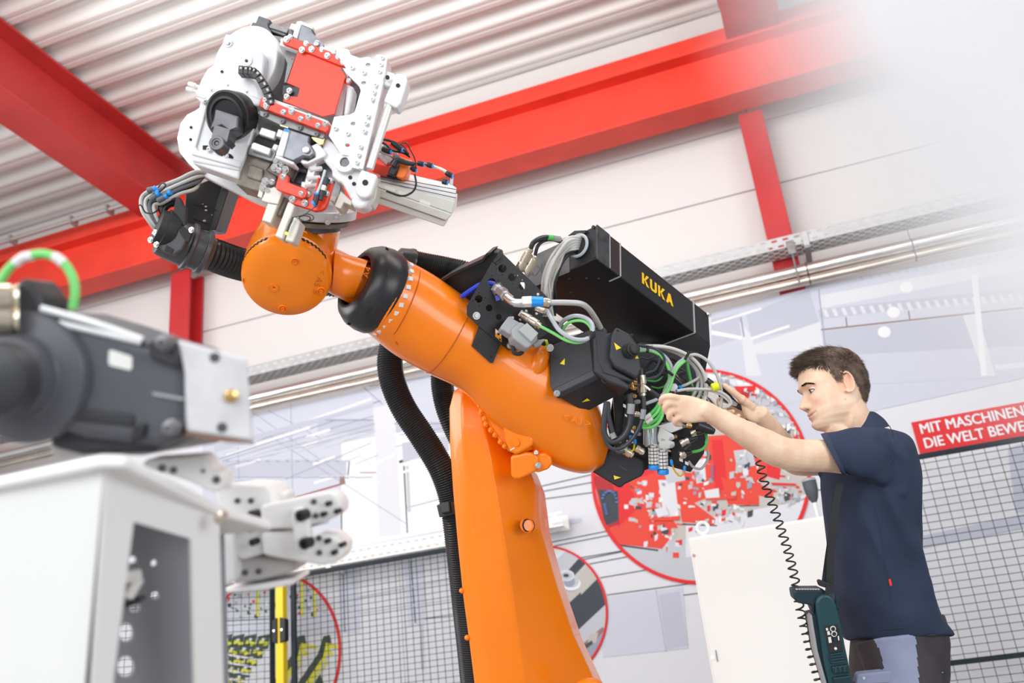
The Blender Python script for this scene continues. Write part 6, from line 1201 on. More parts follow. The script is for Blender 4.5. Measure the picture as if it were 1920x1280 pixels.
# trunk and legs under the clothes
HX = W(1690, 1215, 2.98)
g.tube([NB-Vector((0, 0, .05)), W(1640, 900, 2.98), W(1648, 1020, 2.98), W(1672, 1150, 2.98), HX], lambda t: .085+.015*math.sin(t*3), 20)
g.tube([SL, NB-Vector((0, 0, .08)), SR], .05, 16)
for D_ in (2.88, 3.07):
    h0 = W(1688, 1200, D_); g.tube([h0, Vector((h0.x+.01, h0.y, .5)), Vector((h0.x+.03, h0.y, .1))], lambda t: .07-.028*t, 16)
    g.tube([Vector((h0.x+.06, h0.y, .045)), Vector((h0.x-.14, h0.y, .035))], .03, 12)
bodym = remeshed(g, .0026, 5, .5)
man = thing('person', (HX.x, HX.y, 0), 'young man in a navy polo shirt reaching with both hands to the robot cables', 'person')
L = Vector(man['_loc'])
col = bodym.color_attributes.new('tint', 'FLOAT_COLOR', 'POINT'); cd = []
for v in bodym.vertices:
    q = hloc(v.co); c = [1, 1, 1]
    if q.length < .19 and q.z > -.14:
        ay = abs(q.y); zc = q.z-.0050*(ay/.024)**2
        if q.x > .05:
            k = gs(zc+.071, .0085)*max(0, min(1, (.025-ay)/.006)); c = [1-.14*k, 1-.42*k, 1-.36*k]
            k = .6*gs(zc+.0708, .0016)*max(0, min(1, (.031-ay)/.005)); c = [x*(1-k) for x in c]
            k = .16*gs(ay-.045, .022)*gs(q.z+.035, .022)+.12*gs(q.y, .014)*gs(q.z+.04, .012); c = [c[0], c[1]*(1-k), c[2]*(1-k*.9)]
            k = .8*gs(ay-.0095, .0045)*gs(q.z+.0520, .0030); c = [x*(1-k) for x in c]
            k = .12*gs(ay-.031, .014)*gs(q.z+.006, .007); c = [x*(1-k) for x in c]
        if q.z < -.05: k = .05*gs(q.z+.09, .04)*(1 if q.x > -.01 else 0); c = [c[0]*(1-k), c[1]*(1-k), c[2]*(1-k*.7)]
        if -.045 < q.x < .01 and q.z < .035 and ay > .07: c = [c[0], c[1]*.86, c[2]*.84]
        for mx, mz in ((-.004, -.050),):     # small moles on the cheek
            if q.y > 0: k = .6*gs(math.hypot(q.x-mx, q.z-mz), .0020); c = [x*(1-k) for x in c]
    cd += [*c, 1]
    for hc in ():
        pass
col.data.foreach_set('color', cd)
for v in bodym.vertices: v.co -= L
SK = bpy.data.materials.new('skin'); SK.use_nodes = True; nt = SK.node_tree; b = nt.nodes['Principled BSDF']
at = nt.nodes.new('ShaderNodeVertexColor'); at.layer_name = 'tint'; tc = nt.nodes.new('ShaderNodeTexCoord')
nz = nt.nodes.new('ShaderNodeTexNoise'); nz.inputs['Scale'].default_value = 18; nz.inputs['Detail'].default_value = 6; nt.links.new(tc.outputs['Object'], nz.inputs['Vector'])
rp = nt.nodes.new('ShaderNodeValToRGB'); rp.color_ramp.elements[0].position = .35; rp.color_ramp.elements[0].color = (.80, .53, .37, 1); rp.color_ramp.elements[1].position = .65; rp.color_ramp.elements[1].color = (.90, .67, .49, 1)
nt.links.new(nz.outputs['Fac'], rp.inputs[0]); mx = nt.nodes.new('ShaderNodeMixRGB'); mx.blend_type = 'MULTIPLY'; mx.inputs[0].default_value = 1
nt.links.new(rp.outputs[0], mx.inputs[1]); nt.links.new(at.outputs[0], mx.inputs[2]); nt.links.new(mx.outputs[0], b.inputs['Base Color'])
b.inputs['Roughness'].default_value = .48; b.inputs['Subsurface Weight'].default_value = .12; b.inputs['Subsurface Radius'].default_value = (.012, .005, .003); b.inputs['Subsurface Scale'].default_value = 1
n2 = nt.nodes.new('ShaderNodeTexNoise'); n2.inputs['Scale'].default_value = 260; nt.links.new(tc.outputs['Object'], n2.inputs['Vector']); bp = nt.nodes.new('ShaderNodeBump'); bp.inputs['Strength'].default_value = .12; bp.inputs['Distance'].default_value = .001
nt.links.new(n2.outputs['Fac'], bp.inputs['Height']); nt.links.new(bp.outputs[0], b.inputs['Normal'])
bodym.materials.clear(); bodym.materials.append(SK); bodym.polygons.foreach_set('use_smooth', [True]*len(bodym.polygons))
body = bpy.data.objects.new('body', bodym); C.objects.link(body); body.parent = man
# plain skin for eyelids (no tint layer)
SKL = mat('eyelid_skin', (.86, .60, .46), .5)
EYW = mat('eye_white', (.80, .78, .76), .2); IRIS = mat('iris_blue_grey', (.06, .08, .09), .15); LASH = mat('dark_hair', (.035, .02, .013), .6)
for s in (1, -1):
    ec = Vector((.0672, s*.031, -.0005)); er = .0138
    g = G(); g.ball((0, 0, 0), er, 24); g.v = [hw_(*(ec+v)) for v in g.v]; ey = B(g, 'eyeball', EYW, man)
    gd = Vector((.92, .06*s-.05, -.24)).normalized(); u = gd.orthogonal().normalized(); v2 = gd.cross(u); g = G()
    R = [[hw_(*(ec+(gd*math.cos(a)+(u*math.cos(t)+v2*math.sin(t))*math.sin(a))*er*1.02)) for t in [2*PI*k/20 for k in range(20)]] for a in (.46, .35, .15, .02)]
    g.rings(R, False); B(g, 'iris', IRIS, ey)
    for up in (1, -1):                                       # upper and lower lid: shells round the ball
        g = G(); R = []; n = 18
        for j in range(7):
            R2 = []
            for k in range(n+1):
                az = -1.5+3.0*k/n; cc_ = math.cos(az*1.04)
                e0 = (.36*cc_-.12) if up > 0 else (-.50*cc_-.06)
                e = e0+up*j*.17; rr_ = er*(1.10 if j else 1.03)
                R2.append(hw_(*(ec+Vector((math.cos(e)*math.cos(az), math.cos(e)*math.sin(az), math.sin(e)))*rr_)))
            R.append(R2)
        vs = [p for r in R for p in r]; N1 = n+1
        g.add(vs, [[a*N1+k, a*N1+k+1, (a+1)*N1+k+1, (a+1)*N1+k] for a in range(6) for k in range(n)])
        lid = B(g, 'eyelid', SKL, ey)
        g = G(); g.tube([p+(p-hw_(*ec)).normalized()*.0006 for p in R[0][1:-1:2]], (lambda t: .0013) if up > 0 else (lambda t: .0006), 6); B(g, 'lash_line', LASH, ey)
# eyebrows
random.seed(4)
def strand(g, p, d, d2, L_, w0):
    q = p+d*L_*.55; e = q+d2*L_*.5; s = d.cross(_F).normalized()*w0
    g.add([p-s, p+s, q+s*.7, q-s*.7, e], [[0, 1, 2, 3], [3, 2, 4]])
g = G()
for s in (1, -1):
    for k in range(620):
        t = random.random(); y = s*(.012+.038*t); z = .0150+.0065*math.sin(t*2.4)-.004*max(0, t-.6)*3+random.gauss(0, .0026)*(1-t*.5)
        hw = lerp_tab(HW, z); c0 = -.012; ct = (1-min(.999, abs(y)/hw)**2.25)**(1/2.25); x = c0+(lerp_tab(XF, z)-c0)*ct+feat(y, z)
        p = hw_(x-.0012, y, z); d = (hl2*s*.8+hu*(.35-.6*t)+hf*(.25-.6*t)).normalized(); strand(g, p, d, d, random.uniform(.005, .008), .00042)
B(g, 'eyebrows', LASH, man, smooth=False)
# hair
HLN = [(.2, .072), (.088, .070), (.072, .068), (.055, .062), (.040, .052), (.028, .044), (.020, .030), (.014, .006), (-.004, .004), (-.010, .026), (-.036, .028), (-.046, -.01), (-.066, -.060), (-.2, -.078)]
def hl_z(x):
    for (a, u), (b_, v) in zip(HLN, HLN[1:]):
        if x >= b_: t = (a-x)/(a-b_); return u+(v-u)*t
    return -.072
HA = mat('brown_hair', (.115, .070, .046), .5, 0, 0, 1, .5, 40, spec=.6)
g = G(); R = []                                             # close cap under the strands
NT, NR = 72, 44; grid = []
for i in range(NR+1):
    z = .1205-.197*i/NR; grid.append([(head_pt(2*PI*k/NT, z)) for k in range(NT)])
cv = []; cf = []
for i, r in enumerate(grid):
    for k, (x, y, z) in enumerate(r):
        th = .004+.010*max(0, min(1, (z-.05)/.05)); n = Vector((x+.01, y, z-.01)).normalized(); m_ = z-hl_z(x); th *= max(-.2, min(1, m_/.02-.2)); cv.append(hw_(*(Vector((x, y, z))+n*th)))
for i in range(NR):
    for k in range(NT):
        l = (k+1) % NT; q = [grid[i][k], grid[i][l], grid[i+1][l], grid[i+1][k]]
        if all(p[2] > hl_z(p[0])+.006 for p in q): cf.append([i*NT+k, i*NT+l, (i+1)*NT+l, (i+1)*NT+k])
cf.append(list(range(NT))); g.add(cv, cf)
B(g, 'hair_cap', HA, man)
random.seed(12); g = G(); cnt = 0
while cnt < 22000:
    z = .1205-.195*random.random()**1.15; t = random.uniform(0, 2*PI)
    x, y, z = head_pt(t, z)
    jit = random.uniform(-.004, .004)
    if z < hl_z(x)+jit: continue
    cnt += 1; n = Vector((x+.01, y*1.1, z+.01)).normalized(); top = max(0, min(1, (z-.052)/.05)); front = max(0, min(1, (x+.02)/.09))
    Ls = .011+.019*top+.010*top*front; Ls *= random.uniform(.75, 1.25)
    if random.random() < .02*top: Ls *= 1.35
    fwd = Vector((1, 0, 0)); dn = Vector((-.25, 0, -1))
    clump = noise.noise(Vector((x, y, z))*45)*.5
    d = (n*(.34+.02*top)+fwd*(.85*top)+dn*(.60*(1-top))+Vector((0, clump*.7, clump*.5))+Vector((random.gauss(0, .12), random.gauss(0, .12), random.gauss(0, .10)))).normalized()
    d2 = (d+fwd*.35*top+Vector((0, 0, -.30*top*front))).normalized()
    wd = hf*1; P0 = hw_(x, y, z)+(hf*n.x+hl2*n.y+hu*n.z)*(.001+.006*top*random.random())
    strand(g, P0, hf*d.x+hl2*d.y+hu*d.z, hf*d2.x+hl2*d2.y+hu*d2.z, Ls, .00050)
B(g, 'hair', HA, man, smooth=False, kind='stuff')
# polo shirt
NAVY = mat('navy_pique', (.030, .044, .085), .75, 0, .35, 900, .25, 5, spec=.25)
def fold(me, fn):
    me.update(); ns = [v.normal.copy() for v in me.vertices]
    for v, n in zip(me.vertices, ns): v.co += n*fn(v.co)
g = G()
loft(g, [(1600, 806, 1648, 800, 2.97, .075), (1590, 812, 1668, 806, 2.97, .13), (1572, 835, 1694, 826, 2.975, .185), (1558, 868, 1712, 872, 2.98, .20), (1553, 915, 1716, 925, 2.98, .19), (1554, 970, 1713, 985, 2.98, .175), (1553, 1030, 1712, 1050, 2.98, .165), (1562, 1090, 1733, 1105, 2.98, .17), (1576, 1140, 1758, 1155, 2.98, .178), (1594, 1196, 1779, 1191, 2.98, .182)], 48, 5, 2.2)
loft(g, [(1690, 812, 1700, 915, 2.90, .085), (1650, 799, 1668, 912, 2.84, .085), (1605, 800, 1628, 900, 2.80, .074), (1565, 807, 1592, 890, 2.775, .064), (1541, 814, 1579, 886, 2.76, .060)], 32, 5, 2.1)
loft(g, [(1600, 815, 1615, 935, 3.10, .08), (1565, 835, 1580, 930, 3.12, .068), (1545, 858, 1566, 921, 3.115, .056), (1532, 876, 1556, 917, 3.11, .052)], 28, 5, 2.1)
sm = remeshed(g, .0055, 6, .5)
def ffn(p):
    a = p.x*.62+p.z*.78; bq = p.x*.78-p.z*.62
    d = .0075*noise.noise(Vector((a*2.3, bq*8.5, p.y*3)))+.003*noise.noise(Vector((p.x*13, p.y*13, p.z*9)))
    A0_ = W(1655, 905, 2.8); A1_ = W(1765, 1170, 2.85); ab = (A1_-A0_); 
    for (qa, qb, wdt, amp) in ((A0_, A1_, .020, .010), (W(1600, 925, 2.8), W(1690, 1120, 2.8), .014, .006), (W(1690, 930, 2.85), W(1728, 1080, 2.85), .014, .007), (W(1640, 820, 2.8), W(1700, 870, 2.8), .012, .005), (W(1590, 905, 2.8), W(1660, 890, 2.8), .012, -.006)):
        ab = qb-qa; t = max(0, min(1, (p-qa).dot(ab)/ab.length_squared)); c = qa+ab*t; dx = math.hypot(p.x-c.x, p.z-c.z); d += amp*math.exp(-(dx/wdt)**2)*math.sin(PI*min(1, .15+t*.85))
    return d*2.3
fold(sm, ffn)
from mathutils.bvhtree import BVHTree
TS = BVHTree.FromPolygons([v.co.copy() for v in sm.vertices], [list(p.vertices) for p in sm.polygons])
def onshirt(x, y, off=.0008):
    d = ray(x, y).normalized(); h = TS.ray_cast(CAM+d*.5, d)[0]
    return (h if h else W(x, y, 2.8))-d*off
# garment ends: straight hem (cut below the hem line)
for v in sm.vertices: v.co -= L
sm.materials.clear(); sm.materials.append(NAVY); sm.polygons.foreach_set('use_smooth', [True]*len(sm.polygons))
shirt = bpy.data.objects.new('polo_shirt', sm); C.objects.link(shirt); shirt.parent = man
DN = mat('navy_trim', (.024, .035, .07), .7, 0, .2, 500)
def band(name, specs, par, m=DN, th=.003): g = G(); loft(g, specs, 40, 3, 2.15); return B(g, name, m, par)
band('sleeve_hem', [(1551, 811, 1588, 891, 2.765, .0635), (1545, 812.5, 1583, 890, 2.762, .063), (1539, 814, 1578, 888, 2.758, .0615)], shirt)
band('sleeve_hem', [(1541, 861, 1563, 923, 3.113, .057), (1531, 875, 1555, 919, 3.11, .054)], shirt)
band('shirt_hem', [(1591, 1180, 1766, 1174, 2.98, .177), (1595, 1197, 1773, 1190, 2.98, .179)], shirt)
g = G()                                                      # fold-down collar round the neck
cs = [(1582, 806, 1636, 782, 2.97, .068), (1577, 814, 1648, 792, 2.97, .082), (1573, 822, 1655, 803, 2.97, .09)]
loft(g, [(1588, 800, 1630, 772, 2.955, .068), (1582, 803, 1639, 774, 2.955, .076), (1574, 814, 1654, 786, 2.955, .092), (1568, 826, 1664, 800, 2.955, .104)], 40, 4, 2.0)
B(g, 'collar', NAVY, shirt, ang=60)
g = G(); g.prism([onshirt(x, y, .002) for x, y in ((1666, 1086), (1670, 1085), (1673, 1097), (1669, 1098))], _F*.003); B(g, 'red_tag', RED, shirt)
for pts in ([(1668, 798), (1676, 820), (1675, 850), (1664, 875), (1648, 892), (1625, 898), (1602, 893)], [(1632, 905), (1640, 950), (1652, 1000), (1658, 1050), (1666, 1090), (1672, 1130), (1680, 1160)], [(1552, 815), (1570, 845), (1592, 886)], [(1598, 1176), (1640, 1180), (1700, 1176), (1768, 1170)]):
    g = G(); g.tube([onshirt(x, y, .0002) for x, y in pts], .0011, 6); B(g, 'seam', DN, shirt)
# work trousers
PD_ = mat('trouser_dark', (.045, .038, .044), .8, 0, .3, 500, .15, 8); PL_ = mat('trouser_light', (.26, .29, .42), .8, 0, .3, 500, .12, 8); SEW = mat('trouser_piping', (.50, .54, .66), .7)
g = G()
loft(g, [(1606, 1150, 1760, 1150, 2.98, .15), (1604, 1200, 1769, 1200, 2.98, .165), (1600, 1250, 1768, 1250, 2.98, .17), (1606, 1290, 1768, 1290, 2.98, .16)], 40, 4, 2.3)
for D_ in (2.89, 3.07):
    a = W(1686, 1235, D_); r0 = .10
    g.tube([a+Vector((0, 0, .06)), a, Vector((a.x+.0, a.y, .60)), Vector((a.x+.03, a.y, .32)), Vector((a.x+.04, a.y, .07))], lambda t: .118-.038*t, 28)
pm_ = remeshed(g, .005, 6, .5); fold(pm_, lambda p: .005*noise.noise(Vector((p.x*9, p.y*9, p.z*6)))+.003*noise.noise(p*22))
def inpoly(x, y, P_):
    c = False
    for (a, b_), (d, e) in zip(P_, P_[1:]+P_[:1]):
        if (b_ > y) != (e > y) and x < (d-a)*(y-b_)/(e-b_)+a: c = not c
    return c
def proj(p): d = p-CAM; z = d.dot(_F); return 960+FPX*d.dot(_R)/z, 640-FPX*d.dot(_U)/z
pm_.materials.clear(); pm_.materials.append(PD_); pm_.materials.append(PL_)
c3 = lambda p: cr(1400, 900, 3.369, p)
lp = c3([(760, 930), (1060, 900), (1075, 1100), (1110, 1500), (700, 1500), (860, 1250), (865, 1190), (850, 1090)])
for f in pm_.polygons:
    x, y = proj(f.center); f.material_index = 1 if inpoly(x, y, lp) and f.normal.y < .1 else 0; f.use_smooth = True
for v in pm_.vertices: v.co -= L
tr = bpy.data.objects.new('work_trousers', pm_); C.objects.link(tr); tr.parent = man
def onto(pts, d0, back=.0): return [W(x, y, d0) for x, y in pts]
g = G(); g.tube(onto(c3([(1062, 930), (1078, 1110), (1105, 1290)]), 2.812), .0028, 6); B(g, 'piping', SEW, tr)
g = G(); g.prism(onto(c3([(700, 1235), (720, 1225), (1030, 1195), (1035, 1230), (1010, 1280), (690, 1290)]), 2.795), _F*.03); B(g, 'pocket_flap', PL_, tr, bevel=.004)
for x, y in c3([(740, 1250), (958, 1225)]): g = G(); g.lathe(W(x, y, 2.794), -_F, [(0, .005), (.002, .004), (.002, 0)], 12); B(g, 'snap', SEW, tr)
g = G(); g.tube(onto(c3([(1112, 980), (1115, 1130), (1150, 1160), (1240, 1215)]), 2.835), .0012, 6); B(g, 'pocket_seam', SEW, tr)
for D_ in (2.89, 3.07):                                      # safety shoes on the floor
    a = W(1686, 1235, D_); g = G(); P0 = Vector((a.x+.09, a.y, .0))
    g.rings([[Vector((P0.x-x, P0.y+math.cos(t)*wd_, max(.0, zc+math.sin(t)*hz))) for t in [2*PI*k/20 for k in range(20)]] for x, wd_, zc, hz in ((0, .02, .04, .03), (.01, .036, .045, .045), (.08, .04, .05, .055), (.15, .044, .04, .045), (.22, .048, .035, .04), (.28, .04, .03, .032), (.30, .02, .025, .02))])
    B(g, 'shoe', BLACKM, man)
# ------------------------------------------------------------ what he holds and carries
sd = thing('screwdriver', W(1228, 738, 2.66), 'small screwdriver with black handle pinched in the near hand of the man', 'screwdriver')
fit(sd, 'handle', (1219, 731, 2.665), (1246, 752, 2.665), [(0, 2.5), (.1, 4), (.3, 4.4), (.35, 3.6), (.45, 4.6), (1, 4.6)], BLKC, 12); fit(sd, 'shaft', (1208, 722, 2.665), (1220, 732, 2.665), [(0, 1.2), (.3, 2), (1, 2)], WPL, 10)
hsd = thing('handset', W(1378, 748, 2.95), 'slim black handset with a grey key held upright in the far hand of the man', 'handset')
g = G(); g.prism([W(x, y, 2.945) for x, y in v_([(905, 440), (930, 430), (1000, 520), (1060, 590), (1130, 640), (1110, 670), (1050, 640), (960, 590), (900, 540)])], _F*.025); hb_ = B(g, 'housing', BLKC, hsd, bevel=.003)
g = G(); g.prism([W(x, y, 2.94) for x, y in v_([(995, 585), (1010, 562), (1060, 600), (1045, 625), (1010, 618)])], _F*.01); B(g, 'grey_key', PGREY, hb_, bevel=.001)
cable(hsd, 'lead', [(*v_([p])[0], 2.95) for p in ((1100, 655), (1125, 690), (1140, 735), (1150, 780))], .0028, BLKC)
g = G(); g.prism([W(x, y, 2.96) for x, y in v_([(690, 760), (730, 755), (850, 830), (850, 860), (800, 850), (720, 800)])], _F*.03)
tagt = B(g, 'black_handle', BLKC, tw, bevel=.004)
cdm = thing('coiled_cord', W(1470, 1000, 2.9), 'black coiled cord hanging down in front of the white cabinet', 'cord')
P_ = spline([W(1421, 846, 2.92), W(1432, 900, 2.90), W(1462, 985, 2.88), W(1482, 1050, 2.86), W(1493, 1100, 2.85), W(1500, 1140, 2.85), W(1512, 1190, 2.85), W(1525, 1240, 2.86), W(1545, 1300, 2.87), W(1580, 1340, 2.87)], 40)
Lc = [0]
for i in range(1, len(P_)): Lc.append(Lc[-1]+(P_[i]-P_[i-1]).length)
turns = int(Lc[-1]/.0245); Q = []; j = 0; N = turns*12
for k in range(N):
    d = Lc[-1]*k/(N-1)
    while j < len(Lc)-2 and Lc[j+1] < d: j += 1
    p = P_[j].lerp(P_[j+1], (d-Lc[j])/(Lc[j+1]-Lc[j])); T_ = (P_[j+1]-P_[j]).normalized(); u = T_.cross(Vector((0, 1, 0))).normalized(); v = T_.cross(u); a = 2*PI*k/12
    Q.append(p+(u*math.cos(a)+v*math.sin(a))*.0125)
g = G(); g.tube(Q, .0027, 6, False); B(g, 'coil', BLKC, cdm)
cable(cdm, 'straight_end', [(1400, 800, 2.95), (1412, 822, 2.94), (1421, 846, 2.92)], .0027, BLKC)
pd = thing('teach_pendant', W(1560, 1200, 2.78), 'dark teal handheld control unit hanging from a black strap beside the man', 'control unit')
TEAL = mat('dark_teal', (.012, .06, .075), .4, 0, .04, 200, .1, 6); TEAL2 = mat('deep_teal', (.01, .032, .045), .45)
def PDx(name, m, pts, D, t, par=pd, bev=.003, sg=2): g = G(); g.prism([W(x, y, D) for x, y in c3(pts)], _F*t); return B(g, name, m, par, bevel=bev, seg=sg)
b0 = PDx('housing', TEAL, [(440, 780), (452, 745), (480, 722), (520, 722), (552, 745), (570, 790), (600, 910), (625, 1050), (700, 1400), (560, 1440), (490, 1150), (455, 900)], 2.77, .05, bev=.008, sg=3)
PDx('screen_side', TEAL2, [(400, 860), (440, 850), (470, 900), (520, 1100), (590, 1400), (540, 1420), (440, 1090)], 2.785, .06); PDx('pale_edge', PGREY, [(398, 870), (412, 850), (425, 930), (450, 1080), (545, 1420), (528, 1420), (430, 1080)], 2.78, .03, b0, .001)
PDx('handle_head', TEAL2, [(295, 700), (330, 692), (470, 690), (520, 715), (470, 740), (435, 790), (430, 850), (405, 790), (330, 778), (305, 760)], 2.785, .05, b0, .005)
for k in range(9): PDx('key', PGREY, [(315+k*17, 688), (328+k*17, 687), (326+k*17, 694), (313+k*17, 695)], 2.78, .012, b0, .001)
PDx('grip_disc', TEAL2, [(560, 720), (585, 745), (590, 800), (580, 830), (560, 800)], 2.80, .04, b0)
PDx('recess_panel', BLACKM, [(488, 922), (578, 910), (612, 1080), (520, 1095)], 2.768, .006, b0, .001)
kn_ = [(545, 938), (552, 970), (560, 1005)]
for x, y in kn_: g = G(); g.lathe(W(*c3([(x, y)])[0], 2.767), -_F, [(0, .0075), (.001, .0075), (.001, .006), (.004, .005), (.004, 0)], 16); B(g, 'jack', BLACKM if y < 1000 else TEAL2, b0)
for x, y in kn_[:2]:
    g = G(); c = W(*c3([(x, y)])[0], 2.7665); g.lathe(c, -_F, [(0, .0085), (.0008, .0085), (.0008, .0072)], 20); B(g, 'white_ring', WPL, b0)
g = G()
for pts in ([(500, 935), (512, 932), (516, 948), (503, 950)], [(508, 955), (522, 952), (530, 975), (512, 978)], [(515, 992), (532, 988), (538, 1025), (520, 1028)], [(575, 985), (583, 984), (586, 1010), (578, 1012)]): g.prism([W(x, y, 2.7665) for x, y in c3(pts)], _F*.001)
B(g, 'white_marking', WPL, b0)
PDx('belt_slot', TEAL2, [(515, 1110), (610, 1090), (640, 1140), (530, 1160)], 2.767, .01, b0, .001)
for k in range(4): PDx('rib', TEAL, [(528+k*4, 1100+k*17), (606+k*6, 1088+k*17), (608+k*6, 1094+k*17), (530+k*4, 1106+k*17)], 2.763, .008, b0, .001)
for x, y in ((562, 1063), (610, 1268)): g = G(); g.ball(W(*c3([(x, y)])[0], 2.766), .0045, 12); B(g, 'round_rivet', WPL, b0)
PDx('lower_clip', TEAL2, [(540, 1180), (640, 1165), (650, 1215), (550, 1225)], 2.76, .02, b0); PDx('lower_clip', TEAL2, [(545, 1250), (650, 1235), (680, 1300), (570, 1310)], 2.76, .02, b0)
for k in range(3): PDx('clip_rib', TEAL, [(555+k*28, 1182-k*4), (568+k*28, 1180-k*4), (572+k*28, 1215-k*2), (558+k*28, 1217-k*2)], 2.757, .006, b0, .001)
st = thing('carrying_strap', W(1556, 1010, 2.82), 'black webbing strap running from the teal control unit up under the arm of the man', 'strap')
WEB = mat('webbing', (.02, .022, .025), .7, 0, .3, 600)
def strap(pts, wd_, nm, par=st):
    P1 = spline([W(x-wd_/2, y, D) for x, y, D in pts], 6); P2 = spline([W(x+wd_/2, y, D) for x, y, D in pts], 6); g = G(); n = len(P1)
    g.rings([[a, b_, b_+_F*.002, a+_F*.002] for a, b_ in zip(P1, P2)]); return B(g, nm, WEB, par)
s1 = strap([(1545, 1092, 2.80), (1552, 1040, 2.80), (1560, 985, 2.79), (1564, 940, 2.79), (1572, 905, 2.79)], 9, 'strap_band'); strap([(1556, 1096, 2.795), (1558, 1040, 2.79), (1563, 985, 2.785), (1568, 940, 2.785), (1576, 905, 2.785)], 14, 'strap_band')
g = G(); g.prism([W(x, y, 2.778) for x, y in c3([(450, 640), (460, 630), (548, 660), (555, 680), (500, 680), (460, 668)])], _F*.015); B(g, 'buckle', BLACKM, st, bevel=.002)
strap([(1556, 1098, 2.775), (1555, 1106, 2.775), (1554, 1114, 2.775)], 15, 'strap_loop')
g = G(); strap([(1618, 785, 2.885), (1630, 790, 2.88), (1648, 800, 2.88)], 12, 'shoulder_strap')
# ------------------------------------------------------------ out-of-focus machinery at the left, close to the viewer
m_ = lambda p: cr(0, 440, 2.782, p); s_ = lambda p: cr(0, 820, 2.783, p); t_ = lambda p: cr(380, 820, 2.783, p)
MD_ = 1.12
MG_ = mat('servo_grey', (.085, .088, .105), .38, 0, .08, 200, .15, 10)
mt_ = thing('servo_motor', W(200, 850, MD_+.08), 'big dark grey servo motor, blurred, lying on the white stand at the left edge', 'motor')
def ML_(name, m, pts, D, t, par=mt_, bev=.003, **k): g = G(); g.prism([W(x, y, D) for x, y in pts], (_F+_R*.1)*t); return B(g, name, m, par, bevel=bev, **k)
bd = ML_('housing', MG_, m_([(120, 480), (215, 385), (500, 470), (760, 560), (930, 600), (965, 700), (975, 1020), (930, 1070), (820, 1110), (420, 1060), (250, 1000), (120, 900)]), MD_, .14, bev=.012, seg=3)
g = G(); g.lathe(W(40, 705, MD_-.005), (-_F-_R*.12), [(-.12, .074), (-.01, .080), (0, .076), (.004, .060), (.006, .050), (.035, .047), (.040, .040), (.041, 0)], 40); B(g, 'end_cap', MG_, mt_, bevel=.002)
g = G(); g.lathe(W(0, 712, MD_-.05), (-_F-_R*.12), [(-.01, .044), (.012, .040), (.018, .030), (.018, 0)], 32); B(g, 'cap_dome', MOTOR, mt_)
ML_('lower_casing', MOTOR, m_([(270, 920), (700, 960), (850, 960), (960, 1000), (900, 1080), (780, 1140), (420, 1150), (250, 1110)]), MD_+.02, .10, bd, .008)
ML_('moulded_recess', MOTOR, m_([(270, 890), (700, 940), (690, 1000), (300, 960)]), MD_-.004, .02, bd, .003)
for pts, w_h in (([(215, 385), (470, 455), (745, 550)], .0045), ([(225, 440), (480, 500), (740, 560)], .004)):
    g = G(); g.tube([W(x, y, MD_-.002) for x, y in m_(pts)], w_h, 10); B(g, 'bright_cable_channel', ALU, bd)
g = G(); g.tube([W(x, y, MD_-.001) for x, y in m_([(250, 415), (480, 480), (750, 565)])], .0035, 8); B(g, 'dark_groove', BLKC, bd)
ML_('name_sticker', WPL, m_([(568, 605), (580, 600), (680, 632), (688, 640), (688, 695), (675, 706), (575, 682), (565, 670)]), MD_-.0012, .002, bd, 0)
ML_('corner_lug', MOTOR, m_([(760, 560), (800, 545), (900, 545), (940, 620), (930, 700), (780, 650)]), MD_-.01, .03, bd, .004)
for x, y, r in ((860, 562, .0072), (893, 1002, .0068)):
    p = W(*m_([(x, y)])[0], MD_-.016); g = G(); g.lathe(p, -_F, [(-.02, r*1.35), (.0, r*1.35), (.001, r), (.012, r*.95), (.013, r*.5), (.009, r*.45), (.009, 0)], 18); B(g, 'socket_bolt', STEEL, bd)
ML_('moulded_edge', PGREY, m_([(790, 820), (960, 850), (960, 868), (795, 838)]), MD_-.003, .004, bd, .001)
ML_('bolt_slot', BLKC, m_([(700, 990), (760, 985), (750, 1050), (690, 1090), (680, 1070)]), MD_-.006, .01, bd, .002)
ab = Pl(W(341, 640, MD_-.01), W(464, 672, MD_+.02), W(350, 807, MD_-.01))
g = G(); g.pprism(ab, m_([(925, 545), (1290, 645), (1327, 1080), (975, 1025), (968, 720), (945, 620)]), .12); al = B(g, 'aluminium_block', mat('raw_aluminium', (.80, .80, .82), .4, .2, .05, 60, .12, 25), mt_, bevel=.004)
g = G(); g.pprism(ab, m_([(975, 1022), (1327, 1078), (1320, 1090), (1180, 1085), (970, 1045)]), .12, .004); B(g, 'brown_shim', mat('bronze_shim', (.30, .17, .12), .45, .3), al)
for x, y in ((1120, 640), (1158, 1005)): g = G(); g.lathe(ab.at(*m_([(x, y)])[0]), -ab.n, [(-.001, .006), (.001, .006), (.001, 0)], 14); B(g, 'bore', DSTEEL, al)
g = G(); g.lathe(ab.at(*m_([(1205, 840)])[0]), -ab.n, [(0, .008), (.006, .008), (.008, .004), (.008, 0)], 14); B(g, 'brass_plug', GOLD, al)
ML_('connector_block', MOTOR, m_([(75, 330), (95, 230), (140, 225), (215, 330), (215, 520), (80, 520)]), MD_+.0, .06, mt_, .006)
for y0, y1 in ((290, 380), (400, 490)):
    g = G(); a, b = W(-12, m_([(0, (y0+y1)/2)])[0][1], MD_-.02), W(30, m_([(0, (y0+y1)/2)])[0][1], MD_-.01); g.lathe(a, b-a, [(0, .018), (.018, .018), (.020, .015), (.026, .019)], 22); B(g, 'plug_ring', BRASS, mt_)
gl = thing('green_cable_loop', W(70, 560, MD_+.03), 'blurred green and white cable arching over the servo motor at left', 'cable')
